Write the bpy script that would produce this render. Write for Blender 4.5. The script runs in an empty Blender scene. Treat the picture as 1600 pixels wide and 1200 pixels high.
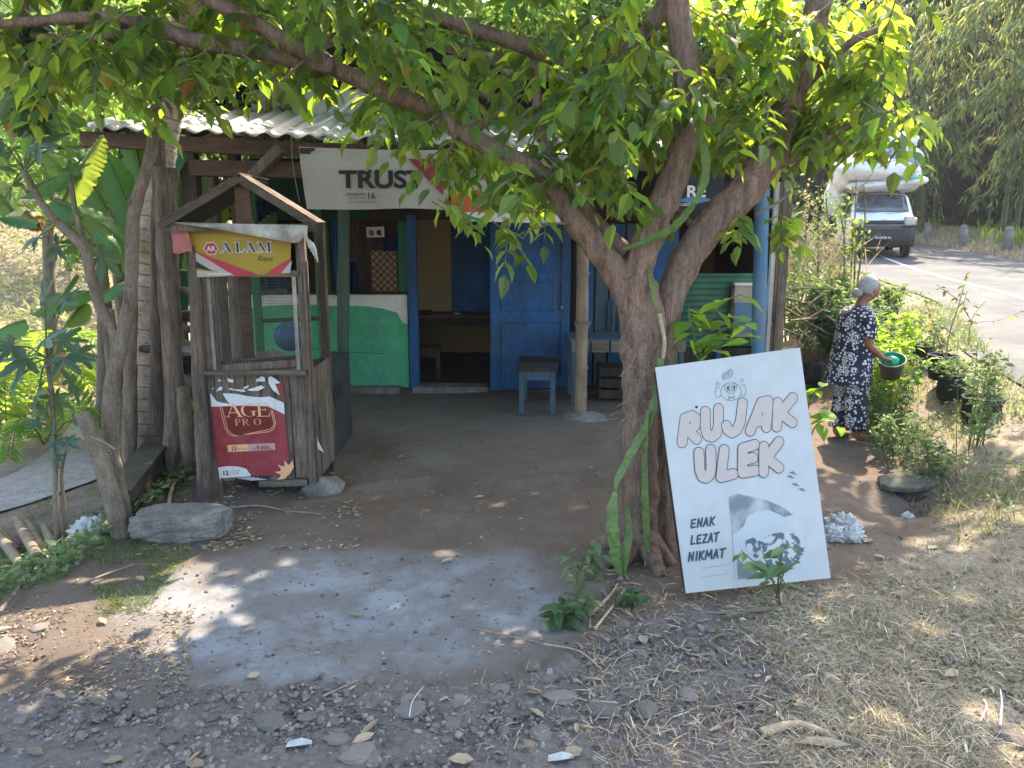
import bpy, math, random
import numpy as np
from mathutils import Vector, Matrix, Euler
from mathutils import noise as mn
random.seed(7); rng = np.random.default_rng(11)
R = math.radians
sc = bpy.context.scene
col = sc.collection
# ---------------------------------------------------------------- camera, sky, sun, exposure
CAM_Z = 1.92; PITCH = R(11.3); FPX = 1200.0
cd = bpy.data.cameras.new('camera'); cam = bpy.data.objects.new('camera', cd); col.objects.link(cam)
cam.location = (0, 0, CAM_Z); cam.rotation_euler = (R(90) - PITCH, 0, 0)
cd.sensor_width = 36; cd.lens = 27.0; cd.clip_start = 0.05; cd.clip_end = 600
sc.camera = cam
SUN_EL = R(52); SUN_AZ = R(24)      # azimuth clockwise from +Y (towards +X)
w = bpy.data.worlds.new('World'); sc.world = w; w.use_nodes = True
wn = w.node_tree.nodes; wl = w.node_tree.links
sky = wn.new('ShaderNodeTexSky'); sky.sky_type = 'NISHITA'; sky.sun_disc = False
sky.sun_elevation = SUN_EL; sky.sun_rotation = SUN_AZ; sky.air_density = 1.3; sky.dust_density = 3.0; sky.ozone_density = 1.0
wl.new(sky.outputs[0], wn['Background'].inputs[0]); wn['Background'].inputs[1].default_value = 0.15
sd = bpy.data.lights.new('sun', 'SUN'); sun = bpy.data.objects.new('sun', sd); col.objects.link(sun)
sd.energy = 3.3; sd.angle = R(0.55); sd.color = (1.0, 0.88, 0.70)
sdir = Vector((math.sin(SUN_AZ) * math.cos(SUN_EL), math.cos(SUN_AZ) * math.cos(SUN_EL), math.sin(SUN_EL)))
sun.rotation_euler = sdir.to_track_quat('Z', 'Y').to_euler(); sun.location = sdir * 50
sc.view_settings.view_transform = 'Standard'; sc.view_settings.look = 'None'
sc.view_settings.exposure = 2.42; sc.view_settings.gamma = 1.0
sc.cycles.max_bounces = 8; sc.cycles.transmission_bounces = 6; sc.cycles.transparent_max_bounces = 8
sc.cycles.diffuse_bounces = 4

# ---------------------------------------------------------------- geometry of the view (photograph pixels -> world points)
FW = Vector((0, math.cos(PITCH), -math.sin(PITCH))); UP = Vector((0, math.sin(PITCH), math.cos(PITCH)))
def ray(u, v): return FW + Vector((1, 0, 0)) * ((u - 800) / FPX) + UP * ((600 - v) / FPX)
def P(u, v, Y):
    r = ray(u, v); return Vector((0, 0, CAM_Z)) + r * (Y / r.y)
def G(u, v, z=0.0):
    r = ray(u, v); return Vector((0, 0, CAM_Z)) + r * ((z - CAM_Z) / r.z)

def sm(t): t = np.clip(t, 0, 1); return t * t * (3 - 2 * t)
def nz(x, y, s=1.0, o=0.0):
    return (np.sin(x * 1.7 * s + 1.3 + o) * np.cos(y * 1.3 * s - .7 + o) + .6 * np.sin(x * 3.1 * s - y * 2.3 * s + 2.1 + o)
            + .4 * np.cos(x * 5.3 * s + y * 4.7 * s + o) + .25 * np.sin(x * 9.1 * s - y * 8.3 * s + o)) / 2.25
YE = [-8, 0, 4, 7.4, 11.7, 21, 40, 70]; XE = [3.2, 3.7, 4.2, 4.9, 6.8, 8.5, 10.5, 12]
XF = [11, 11.5, 12, 12.6, 13.3, 13.3, 15.5, 17]
def road_z(x, y): return .5 + .05 * (np.clip(y, -8, 45) - 7.4)
def gh(x, y):
    x = np.asarray(x, float); y = np.asarray(y, float)
    xe = np.interp(y, YE, XE); xf = np.interp(y, YE, XF)
    wd = np.interp(y, [0, 4, 7, 12], [2.6, 2.0, 1.5, 1.8])
    s = sm((x - (xe - wd)) / wd)
    z = road_z(x, y) * s
    offroad = 1 - sm((x - xe + .3) / .4) * (1 - sm((x - xf) / .6))
    z = z + .018 * nz(x, y, 1.2) * offroad + .007 * nz(x, y, 6, 2) * offroad * np.clip(1 - y / 30, 0, 1)
    z = z - .45 * sm((-2.45 - x) / 1.2)
    z = z + 11 * sm((y - 16) / 45) * sm((-x - 1) / 12) + 2.5 * sm((y - 16) / 40) * sm((4 - x) / 6)
    z = z + .35 * sm((x - xf) / 1.6) + 2.0 * sm((x - xf - 5) / 9)
    z = z + .62 * np.exp(-((x - 4.15) / .75) ** 2 - ((y - 9.8) / 1.7) ** 2)
    z = z + .05 * sm((y - 5.55 - .12 * nz(x, y, 3)) / .03) * sm((x + 1.4) / .5) * sm((1.3 - x) / .5) * sm((8.4 - y) / 2)
    z = z - .22 * np.exp(-((x - 2.93) / .30) ** 2 - ((y - 5.3) / .22) ** 2)
    return z
def on_ground(u, v):
    g = G(u, v, 0)
    for _ in range(8): g = G(u, v, ghf(g.x, g.y))
    return g
def ghf(x, y): return float(gh(x, y))

# ---------------------------------------------------------------- object helpers
INV = {}
def meta(o, label=None, cat=None, group=None, kind=None):
    if label: o['label'] = label
    if cat: o['category'] = cat
    if group: o['group'] = group
    if kind: o['kind'] = kind
    return o
def thing(name, label, cat, loc=(0, 0, 0), group=None):
    o = bpy.data.objects.new(name, None); col.objects.link(o); o.location = loc; o.empty_display_size = .1
    INV[o.name] = Matrix.Translation(-Vector(loc))
    return meta(o, label, cat, group)
def link(name, me, parent=None, mw=None):
    o = bpy.data.objects.new(name, me); col.objects.link(o)
    if parent is not None:
        o.parent = parent
        if parent.name in INV: o.matrix_parent_inverse = INV[parent.name]
    if mw is not None: o.matrix_basis = mw
    return o
def mesh_np(name, V, F, mat=None, smooth=False):
    V = np.asarray(V, np.float32); F = np.asarray(F, np.int32); k = F.shape[1]
    me = bpy.data.meshes.new(name); me.vertices.add(len(V)); me.vertices.foreach_set('co', V.ravel())
    me.loops.add(F.size); me.loops.foreach_set('vertex_index', F.ravel())
    me.polygons.add(len(F)); me.polygons.foreach_set('loop_start', np.arange(0, F.size, k, dtype=np.int32))
    me.polygons.foreach_set('use_smooth', np.full(len(F), smooth, bool))
    me.update(calc_edges=True)
    if mat: me.materials.append(mat)
    return me
class MB:
    def __init__(s): s.v = []; s.f = []; s.sm = []
    def add(s, vs, fs, smooth=False):
        n = len(s.v); s.v += [tuple(v) for v in vs]; s.f += [tuple(i + n for i in f) for f in fs]; s.sm += [smooth] * len(fs); return s
    def box(s, c, sz, rot=None, jit=0.0):
        c = Vector(c); hx, hy, hz = sz[0] / 2, sz[1] / 2, sz[2] / 2; vs = []
        for z in (-hz, hz):
            for x, y in ((-hx, -hy), (hx, -hy), (hx, hy), (-hx, hy)):
                p = Vector((x + random.uniform(-jit, jit), y + random.uniform(-jit, jit), z + random.uniform(-jit, jit)))
                if rot is not None: p = rot @ p
                vs.append(c + p)
        return s.add(vs, [(3, 2, 1, 0), (4, 5, 6, 7), (0, 1, 5, 4), (1, 2, 6, 5), (2, 3, 7, 6), (3, 0, 4, 7)])
    def beam(s, a, b, w, h, up=(0, 0, 1), jit=0.0):
        a = Vector(a); b = Vector(b); d = b - a; L = d.length; d.normalize(); up = Vector(up)
        if abs(d.dot(up)) > .95: up = Vector((0, 1, 0))
        x = d.cross(up).normalized(); z = x.cross(d).normalized()
        return s.box((a + b) / 2, (w, L, h), Matrix((x, d, z)).transposed(), jit)
    def tube(s, pts, rad, seg=8, rough=0.0, cap=True, flat=None, smooth=True, seed=0.0, freq=9.0, ridge=0.0):
        pts = [Vector(p) for p in pts]; n = len(pts)
        if not hasattr(rad, '__len__'): rad = [rad] * n
        vs = []; t0 = None; xx = None
        for i, p in enumerate(pts):
            t = (pts[min(i + 1, n - 1)] - pts[max(i - 1, 0)]).normalized()
            if xx is None:
                a = Vector((0, 0, 1)) if abs(t.z) < .9 else Vector((0, 1, 0)); xx = a.cross(t).normalized()
            else:
                xx = (xx - t * xx.dot(t)).normalized()
            yy = t.cross(xx)
            for k in range(seg):
                a = 2 * math.pi * k / seg; dr = (xx * math.cos(a) + yy * math.sin(a)) if flat is None else (xx * math.cos(a) + yy * math.sin(a) * flat)
                r = rad[i]
                if rough: r *= 1 + rough * mn.noise((p + dr * rad[i]) * freq + Vector((seed, 0, 0)))
                if ridge:
                    q3 = p + dr * rad[i]; r *= 1 + ridge * (abs(mn.noise(Vector((q3.x * 34, q3.y * 34, q3.z * 7)))) * 2 - .5) + ridge * .6 * mn.noise(q3 * 60)
                vs.append(p + dr * r)
        fs = [(i * seg + k, i * seg + (k + 1) % seg, (i + 1) * seg + (k + 1) % seg, (i + 1) * seg + k) for i in range(n - 1) for k in range(seg)]
        s.add(vs, fs, smooth)
        if cap: s.add(vs[:seg], [tuple(range(seg))[::-1]]); s.add(vs[-seg:], [tuple(range(seg))])
        return s
    def poly(s, pts): return s.add(pts, [tuple(range(len(pts)))])
    def sphere(s, c, r, nu=12, nv=8, rot=None, fn=None):
        c = Vector(c); r = (r, r, r) if not hasattr(r, '__len__') else r; vs = []
        for j in range(nv + 1):
            th = math.pi * j / nv
            for i in range(nu):
                ph = 2 * math.pi * i / nu; p = Vector((math.sin(th) * math.cos(ph), math.sin(th) * math.sin(ph), math.cos(th)))
                if fn: p = fn(p)
                p = Vector((p.x * r[0], p.y * r[1], p.z * r[2]))
                if rot is not None: p = rot @ p
                vs.append(c + p)
        return s.add(vs, [(j * nu + i, j * nu + (i + 1) % nu, (j + 1) * nu + (i + 1) % nu, (j + 1) * nu + i)[::-1] for j in range(nv) for i in range(nu)], True)
    def lathe(s, c, prof, seg=20, smooth=True, rot=None):
        c = Vector(c); vs = []
        for r, z in prof:
            for k in range(seg):
                a = 2 * math.pi * k / seg; p = Vector((r * math.cos(a), r * math.sin(a), z)); vs.append(c + (rot @ p if rot is not None else p))
        return s.add(vs, [(j * seg + k, j * seg + (k + 1) % seg, (j + 1) * seg + (k + 1) % seg, (j + 1) * seg + k) for j in range(len(prof) - 1) for k in range(seg)], smooth)
    def build(s, name, mat, parent=None, smooth=None, bevel=0.0):
        me = bpy.data.meshes.new(name); me.from_pydata(s.v, [], s.f)
        me.polygons.foreach_set('use_smooth', s.sm if smooth is None else [smooth] * len(s.f))
        if mat: me.materials.append(mat)
        me.update(); o = link(name, me, parent)
        if bevel:
            b = o.modifiers.new('bevel', 'BEVEL'); b.width = bevel; b.segments = 2; b.limit_method = 'ANGLE'
        return o
def crom(pts, k=6):
    """smooth path through control rows (any dimension)"""
    A = np.array(pts, float); n = len(A); out = []
    for i in range(n - 1):
        p0, p1, p2, p3 = A[max(i - 1, 0)], A[i], A[i + 1], A[min(i + 2, n - 1)]
        for j in range(k):
            t = j / k; out.append(.5 * (2 * p1 + (p2 - p0) * t + (2 * p0 - 5 * p1 + 4 * p2 - p3) * t * t + (3 * p1 - p0 - 3 * p2 + p3) * t ** 3))
    out.append(A[-1]); return np.array(out)
def path_px(rows, k=6):
    """rows (u, v, Y, radius m) -> points, radii"""
    q = [tuple(P(u, v, Y)) + (r,) for u, v, Y, r in rows]; c = crom(q, k)
    return [Vector(a[:3]) for a in c], [float(a[3]) for a in c]
def frame(bl, br, tl):
    x = (Vector(br) - Vector(bl)).normalized(); y = Vector(tl) - Vector(bl); y = (y - x * y.dot(x)).normalized(); z = x.cross(y)
    m = Matrix((x, y, z)).transposed().to_4x4(); m.translation = Vector(bl); return m
def flat(name, fr, pts, z, mat, parent, t=0.0):
    mb = MB(); n = len(pts)
    area = sum(pts[i][0] * pts[(i + 1) % n][1] - pts[(i + 1) % n][0] * pts[i][1] for i in range(n))
    if area < 0: pts = pts[::-1]
    if t: mb.add([fr @ Vector((x, y, z)) for x, y in pts] + [fr @ Vector((x, y, z - t)) for x, y in pts],
                 [tuple(range(n)), tuple(range(2 * n - 1, n - 1, -1))] + [(i, i + n, (i + 1) % n + n, (i + 1) % n)[::1] for i in range(n)])
    else: mb.poly([fr @ Vector((x, y, z)) for x, y in pts])
    return mb.build(name, mat, parent)
def text(s, fr, x, y, z, size, mat, parent, bold=0.0, shear=0.0, sx=1.0, align='LEFT', rot=0.0, name='lettering', space=1.0):
    cu = bpy.data.curves.new(name, 'FONT'); cu.body = s; cu.size = size; cu.offset = bold * size; cu.shear = shear; cu.align_x = align; cu.space_character = space
    cu.resolution_u = 4; cu.fill_mode = 'FRONT'
    t = bpy.data.objects.new('tmp', cu); col.objects.link(t); dg = bpy.context.evaluated_depsgraph_get()
    me = bpy.data.meshes.new_from_object(t.evaluated_get(dg)); bpy.data.objects.remove(t); bpy.data.curves.remove(cu)
    me.materials.clear(); me.materials.append(mat)
    me.transform(fr @ Matrix.Translation((x, y, z)) @ Matrix.Rotation(rot, 4, 'Z') @ Matrix.Scale(sx, 4, (1, 0, 0)))
    return link(name, me, parent)
def strokes(name, fr, lines, wd, z, mat, parent, dz=.00012):
    """round-ended strokes, each capsule a hair above the one before"""
    mb = MB(); k = 0
    for ln in lines:
        for a, b in zip(ln[:-1], ln[1:]):
            a = Vector(a); b = Vector(b); d = (b - a); d = d.normalized() if d.length > 1e-6 else Vector((1, 0)); ang = math.atan2(d.y, d.x); ps = []
            for i in range(9): t = ang - math.pi / 2 + math.pi * i / 8; ps.append((b.x + math.cos(t) * wd / 2, b.y + math.sin(t) * wd / 2))
            for i in range(9): t = ang + math.pi / 2 + math.pi * i / 8; ps.append((a.x + math.cos(t) * wd / 2, a.y + math.sin(t) * wd / 2))
            mb.poly([fr @ Vector((x, y, z + k * dz)) for x, y in ps]); k += 1
    return mb.build(name, mat, parent)

# ---------------------------------------------------------------- materials
def nmat(name):
    m = bpy.data.materials.new(name); m.use_nodes = True; nt = m.node_tree; b = nt.nodes['Principled BSDF']; return m, nt, b
def rgb(c): return (c[0], c[1], c[2], 1)
def M(name, c1, c2=None, scale=6, rough=.85, bump=.25, stretch=(1, 1, 1), var=0.0, island=False, spec=.25, metal=0.0, dirt=None, dscale=1.5, damt=.5, grain=None, bdist=.01, rotz=0):
    if grain is None: grain = .38 if rough > .82 else (.10 if rough > .55 else 0)
    m, nt, b = nmat(name); N = nt.nodes; L = nt.links; c2 = c2 or tuple(x * .75 for x in c1)
    tc = N.new('ShaderNodeTexCoord'); mp = N.new('ShaderNodeMapping'); mp.inputs['Scale'].default_value = stretch; mp.inputs['Rotation'].default_value = (0, 0, rotz)
    L.new(tc.outputs['Object'], mp.inputs['Vector'])
    no = N.new('ShaderNodeTexNoise'); no.inputs['Scale'].default_value = scale; no.inputs['Detail'].default_value = 8; no.inputs['Roughness'].default_value = .65
    L.new(mp.outputs[0], no.inputs['Vector'])
    rp = N.new('ShaderNodeValToRGB'); rp.color_ramp.elements[0].position = .32; rp.color_ramp.elements[1].position = .68
    rp.color_ramp.elements[0].color = rgb(c2); rp.color_ramp.elements[1].color = rgb(c1); L.new(no.outputs[0], rp.inputs[0]); out = rp.outputs[0]
    if dirt:
        n2 = N.new('ShaderNodeTexNoise'); n2.inputs['Scale'].default_value = dscale; n2.inputs['Detail'].default_value = 9; n2.inputs['Roughness'].default_value = .7
        L.new(tc.outputs['Object'], n2.inputs['Vector'])
        r2 = N.new('ShaderNodeMapRange'); r2.inputs[1].default_value = .42; r2.inputs[2].default_value = .66; r2.inputs[4].default_value = damt; L.new(n2.outputs[0], r2.inputs[0])
        mx = N.new('ShaderNodeMix'); mx.data_type = 'RGBA'; L.new(r2.outputs[0], mx.inputs[0]); L.new(out, mx.inputs[6]); mx.inputs[7].default_value = rgb(dirt); out = mx.outputs[2]
    n3 = N.new('ShaderNodeTexNoise'); n3.inputs['Scale'].default_value = scale * 6.5; n3.inputs['Detail'].default_value = 5; n3.inputs['Roughness'].default_value = .7; L.new(mp.outputs[0], n3.inputs['Vector'])
    if grain:
        g3 = N.new('ShaderNodeMapRange'); g3.inputs[1].default_value = .3; g3.inputs[2].default_value = .7; g3.inputs[3].default_value = 1 - grain; g3.inputs[4].default_value = 1 + grain; L.new(n3.outputs[0], g3.inputs[0])
        h3 = N.new('ShaderNodeHueSaturation'); L.new(g3.outputs[0], h3.inputs['Value']); L.new(out, h3.inputs['Color']); out = h3.outputs[0]
    if var:
        src = N.new('ShaderNodeNewGeometry').outputs['Random Per Island'] if island else N.new('ShaderNodeObjectInfo').outputs['Random']
        mr = N.new('ShaderNodeMapRange'); mr.inputs[3].default_value = 1 - var; mr.inputs[4].default_value = 1 + var; L.new(src, mr.inputs[0])
        hs = N.new('ShaderNodeHueSaturation'); L.new(mr.outputs[0], hs.inputs['Value']); L.new(out, hs.inputs['Color']); out = hs.outputs[0]
    L.new(out, b.inputs['Base Color']); b.inputs['Roughness'].default_value = rough; b.inputs['Specular IOR Level'].default_value = spec; b.inputs['Metallic'].default_value = metal
    if bump:
        bp = N.new('ShaderNodeBump'); bp.inputs['Strength'].default_value = bump; bp.inputs['Distance'].default_value = bdist; 
        if grain:
            a3 = N.new('ShaderNodeMath'); a3.operation = 'MULTIPLY_ADD'; L.new(n3.outputs[0], a3.inputs[0]); a3.inputs[1].default_value = .45; L.new(no.outputs[0], a3.inputs[2]); L.new(a3.outputs[0], bp.inputs['Height'])
        else: L.new(no.outputs[0], bp.inputs['Height'])
        L.new(bp.outputs[0], b.inputs['Normal'])
    return m
def leafM(name, c, ct, var=.3, tr=.45, rough=.5, hue=.03, spec=.35):
    m, nt, b = nmat(name); N = nt.nodes; L = nt.links
    g = N.new('ShaderNodeNewGeometry'); oi = N.new('ShaderNodeObjectInfo'); ad = N.new('ShaderNodeMath'); ad.operation = 'ADD'; fr_ = N.new('ShaderNodeMath'); fr_.operation = 'FRACT'
    L.new(g.outputs['Random Per Island'], ad.inputs[0]); L.new(oi.outputs['Random'], ad.inputs[1]); L.new(ad.outputs[0], fr_.inputs[0])
    wn_ = N.new('ShaderNodeTexWhiteNoise'); wn_.noise_dimensions = '1D'; L.new(fr_.outputs[0], wn_.inputs['W'])
    mr = N.new('ShaderNodeMapRange'); mr.inputs[3].default_value = 1 - var; mr.inputs[4].default_value = 1 + var; L.new(fr_.outputs[0], mr.inputs[0])
    mh = N.new('ShaderNodeMapRange'); mh.inputs[3].default_value = .5 - hue; mh.inputs[4].default_value = .5 + hue; L.new(wn_.outputs['Value'], mh.inputs[0])
    def tone(cc):
        h = N.new('ShaderNodeHueSaturation'); h.inputs['Color'].default_value = rgb(cc); L.new(mr.outputs[0], h.inputs['Value']); L.new(mh.outputs[0], h.inputs['Hue']); return h.outputs[0]
    L.new(tone(c), b.inputs['Base Color']); b.inputs['Roughness'].default_value = rough; b.inputs['Specular IOR Level'].default_value = spec
    t = N.new('ShaderNodeBsdfTranslucent'); L.new(tone(ct), t.inputs[0])
    mx = N.new('ShaderNodeMixShader'); mx.inputs[0].default_value = tr; L.new(b.outputs[0], mx.inputs[1]); L.new(t.outputs[0], mx.inputs[2])
    L.new(mx.outputs[0], nt.nodes['Material Output'].inputs[0]); return m

m_wood = M('weathered_wood', (.235, .175, .135), (.055, .04, .031), 12, .9, .9, (1, 1, .10), grain=.5, var=.2, dirt=(.05, .045, .04), damt=.6, dscale=4)
m_palewood = M('pale_weathered_strip', (.36, .32, .28), (.20, .17, .145), 10, .9, .5, (1, 1, .12), dirt=(.10, .09, .08), damt=.6, dscale=5)
m_woodh = M('weathered_board', (.25, .205, .16), (.09, .07, .055), 9, .9, .6, (.12, 1, 1), var=.18, dirt=(.06, .05, .042), damt=.5, dscale=4)
m_woodb = M('brown_timber', (.15, .085, .055), (.06, .034, .024), 8, .88, .5, (.15, 1, 1), var=.15, dirt=(.05, .04, .035), damt=.4)
m_darkwood = M('dark_timber', (.06, .045, .038), (.025, .02, .018), 8, .9, .4, (1, 1, .2), var=.15)
m_greenp = M('green_paint', (.03, .22, .085), (.018, .14, .055), 5, .6, .15, dirt=(.07, .10, .07), damt=.45, dscale=3)
m_greenpost = M('worn_green_paint', (.045, .115, .07), (.03, .075, .05), 7, .7, .3, (1, 1, .2), dirt=(.09, .085, .07), damt=.7, dscale=5)
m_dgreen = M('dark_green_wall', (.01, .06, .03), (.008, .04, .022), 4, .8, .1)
m_blue = M('blue_paint', (.022, .11, .28), (.010, .055, .155), 4, .6, .2, (1, 1, .35), dirt=(.035, .05, .07), damt=.75, dscale=2.2, grain=.25)
m_bluew = M('worn_blue_paint', (.055, .105, .15), (.03, .06, .09), 8, .7, .3, (1, 1, .25), dirt=(.10, .10, .10), damt=.7, dscale=6)
m_bluel = M('light_blue_paint', (.10, .22, .36), (.06, .15, .26), 8, .6, .2, (1, 1, .25), dirt=(.2, .2, .2), damt=.5, dscale=5)
m_white = M('white_paint', (.74, .71, .66), (.60, .57, .53), 3, .7, .08, dirt=(.3, .28, .25), damt=.3)
m_cream = M('cream_vinyl', (.42, .39, .345), (.36, .33, .295), 2, .5, .1, dirt=(.28, .25, .22), damt=.35, dscale=2.5)
m_beige = M('beige_wall', (.24, .16, .075), (.17, .11, .05), 3, .8, .1, dirt=(.08, .055, .035), damt=.5)
m_brownwall = M('brown_board_wall', (.085, .058, .042), (.045, .032, .025), 6, .85, .3, (1, 1, .2))
m_black = M('black_rubber', (.018, .018, .02), (.01, .01, .012), 10, .6, .15)
m_ink = M('dark_ink', (.02, .02, .025), (.02, .02, .025), 3, .6, 0)
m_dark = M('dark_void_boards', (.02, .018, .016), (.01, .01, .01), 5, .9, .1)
m_zinc = M('corrugated_zinc', (.40, .405, .41), (.28, .28, .285), 5, .5, .1, var=.12, metal=.25, dirt=(.20, .12, .08), damt=.6, dscale=2)
m_rust = M('rusty_roof', (.11, .07, .055), (.05, .035, .03), 5, .85, .2, var=.15)
m_greenzinc = M('green_corrugated', (.05, .16, .10), (.035, .11, .07), 6, .5, .1, dirt=(.10, .12, .10), damt=.5)
m_conc = M('grey_concrete', (.22, .205, .19), (.13, .12, .11), 12, .95, .5, dirt=(.07, .06, .05), damt=.6, dscale=5)
m_brick = M('mossy_brick_wall', (.10, .075, .055), (.045, .035, .028), 14, .95, .7, dirt=(.03, .035, .02), damt=.6, dscale=4)
m_stone = M('grey_stone', (.215, .182, .158), (.095, .08, .07), 22, .92, .5, var=.35, bdist=.006)
m_gravel = M('gravel_stone', (.215, .182, .158), (.095, .082, .073), 40, .95, .5, var=.5, island=True, bdist=.004)
m_bark = M('reddish_bark', (.37, .235, .175), (.10, .058, .045), 22, .92, 1.0, (1, 1, .20), grain=.42, dirt=(.24, .20, .165), damt=.45, dscale=6, bdist=.035)
m_bark2 = M('grey_brown_bark', (.21, .155, .11), (.085, .062, .045), 18, .9, .9, (1, 1, .25), dirt=(.24, .22, .19), damt=.4, dscale=7)
m_palm = M('palm_bark', (.50, .385, .33), (.28, .20, .165), 10, .9, .6, (1, 1, 1.5), dirt=(.16, .13, .10), damt=.5, dscale=5)
m_leaf = leafM('tree_leaf', (.050, .095, .030), (.50, .66, .05), .45, .45)
m_leafy = leafM('young_leaf', (.12, .24, .03), (.42, .60, .05), .25, .5)
m_banana = leafM('banana_leaf', (.075, .18, .06), (.34, .56, .08), .3, .45, .4)
m_papaya = leafM('papaya_leaf', (.05, .10, .06), (.18, .32, .07), .3, .3, .4)
m_bamboo = leafM('bamboo_leaf', (.12, .175, .07), (.50, .55, .13), .6, .42, .42, .05)
m_farleaf = leafM('background_leaf', (.06, .12, .03), (.28, .42, .06), .5, .45, .6, .04)
m_dryhill = leafM('dry_scrub_leaf', (.34, .31, .17), (.50, .46, .18), .4, .4, .7, .03)
m_shrub = leafM('shrub_leaf', (.12, .17, .075), (.24, .34, .09), .4, .4, .5, .03)
m_dgrass = leafM('dark_green_leaf', (.035, .075, .025), (.12, .22, .03), .4, .35)
m_grass = leafM('dry_grass', (.40, .335, .22), (.42, .34, .18), .5, .3, .8, .03, .1)
m_ggrass = leafM('green_grass', (.10, .14, .045), (.22, .30, .06), .45, .35, .7, .03, .1)
m_litter = M('dry_leaf_litter', (.36, .28, .19), (.22, .15, .09), 12, .85, .2, var=.4)
m_litteri = M('dry_litter', (.33, .26, .18), (.20, .14, .09), 12, .85, .2, var=.5, island=True)
m_twig = M('dry_twig', (.30, .24, .18), (.17, .13, .10), 20, .9, .3, var=.3)
m_cactus = M('climbing_cactus_green', (.13, .20, .055), (.065, .11, .035), 24, .5, .3, dirt=(.25, .28, .12), damt=.35, dscale=6)
m_skin = M('brown_skin', (.24, .115, .07), (.19, .09, .055), 8, .55, .1)
m_hair = M('grey_hair', (.36, .35, .335), (.20, .195, .185), 45, .6, .35, (.15, 1, 1))
m_sack = M('white_woven_sack', (.80, .80, .80), (.68, .69, .71), 5, .6, .5, var=.12, dirt=(.35, .36, .40), damt=.4, dscale=3, bdist=.04)
m_vanw = M('white_van_paint', (.84, .85, .86), (.80, .81, .82), 2, .25, 0, spec=.5)
m_plas = M('black_plastic', (.03, .032, .035), (.02, .022, .025), 8, .5, .05)
m_glass = M('dark_windscreen', (.10, .13, .17), (.03, .04, .055), 2.2, .08, 0, (1, 1, 3), spec=.8)
m_pane = M('clear_lamp_lens', (.36, .35, .28), (.24, .23, .19), 20, .15, .1, spec=.6)
m_red = M('poster_red', (.27, .03, .04), (.20, .022, .03), 3, .5, .1, dirt=(.4, .2, .2), damt=.18, dscale=9)
m_dred = M('poster_dark_red', (.17, .018, .022), (.13, .014, .018), 3, .5, .05)
m_gold = M('poster_gold', (.75, .42, .22), (.62, .30, .17), 5, .5, 0)
m_paper = M('torn_white_paper', (.62, .62, .62), (.52, .52, .53), 6, .8, .2)
m_yel = M('banner_yellow', (.40, .28, .028), (.28, .19, .02), 5, .55, .1, dirt=(.14, .10, .03), damt=.35, dscale=10)
m_crim = M('banner_crimson', (.45, .04, .07), (.36, .03, .055), 4, .5, 0)
m_pink = M('faded_pink', (.45, .14, .14), (.30, .08, .08), 6, .7, .3, dirt=(.3, .22, .2), damt=.4, dscale=8)
m_tarp = M('grey_tarp', (.52, .50, .46), (.36, .34, .31), 6, .7, .3, dirt=(.07, .065, .06), damt=.8, dscale=4)
m_orange = M('banner_orange', (.55, .13, .04), (.42, .09, .03), 4, .5, 0)
m_sign = M('white_sign_vinyl', (.44, .455, .455), (.40, .415, .42), 1.5, .45, .05, dirt=(.30, .31, .31), damt=.4, dscale=3.5, grain=.02)
m_signpale = M('faded_letter_fill', (.43, .37, .335), (.39, .34, .31), 8, .5, 0)
m_signline = M('faded_letter_line', (.05, .065, .08), (.04, .05, .065), 8, .5, 0)
m_print = M('faded_print_grey', (.17, .21, .24), (.12, .15, .17), 30, .5, 0)
m_printl = M('faded_print_pale', (.30, .325, .34), (.25, .28, .30), 18, .5, 0)
m_navy = M('navy_cloth', (.012, .02, .09), (.008, .012, .05), 6, .8, .2)
m_bplas = M('blue_plastic', (.03, .08, .16), (.02, .05, .11), 5, .4, .05)
m_gplas = M('green_plastic', (.03, .30, .18), (.02, .22, .13), 5, .4, .05)
m_bag = M('crumpled_plastic_bag', (.46, .455, .44), (.28, .275, .27), 9, .45, 1.0, spec=.5, bdist=.02)
m_wire = M('thin_wire', (.10, .10, .09), (.07, .07, .06), 5, .6, 0)
m_pipe = M('white_hose', (.65, .65, .65), (.55, .55, .55), 5, .4, 0)
m_bamb = M('cut_bamboo', (.30, .225, .145), (.14, .10, .07), 10, .6, .3, (1, 1, .3), dirt=(.12, .09, .07), damt=.5, dscale=6)
m_culm = M('bamboo_culm', (.10, .12, .05), (.06, .07, .035), 6, .6, .1)
m_bandry = leafM('yellowed_banana_leaf', (.32, .20, .05), (.5, .32, .05), .2, .4)
# ---------------------------------------------------------------- ground
_tab = rng.random((256, 256))
def vn(x, y, s):
    x = np.asarray(x, float) * s + 57.3; y = np.asarray(y, float) * s + 31.7
    xi = np.floor(x).astype(int); yi = np.floor(y).astype(int); fx = sm(x - xi); fy = sm(y - yi)
    g = lambda a, b: _tab[a & 255, b & 255]
    return (g(xi, yi) * (1 - fx) + g(xi + 1, yi) * fx) * (1 - fy) + (g(xi, yi + 1) * (1 - fx) + g(xi + 1, yi + 1) * fx) * fy
def fbm(x, y, s, o=4): return sum(vn(x + 9 * k, y - 5 * k, s * 2 ** k) * .5 ** k for k in range(o)) / (2 - .5 ** (o - 1))
def inpoly(x, y, poly):
    r = np.zeros(x.shape, bool); n = len(poly); j = n - 1
    for i in range(n):
        xi, yi = poly[i]; xj, yj = poly[j]
        c = ((yi > y) != (yj > y)) & (x < (xj - xi) * (y - yi) / (yj - yi + 1e-12) + xi); r ^= c; j = i
    return r
def pxpoly(pts, z=0.0): return [(G(u, v, z).x, G(u, v, z).y) for u, v in pts]
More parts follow.
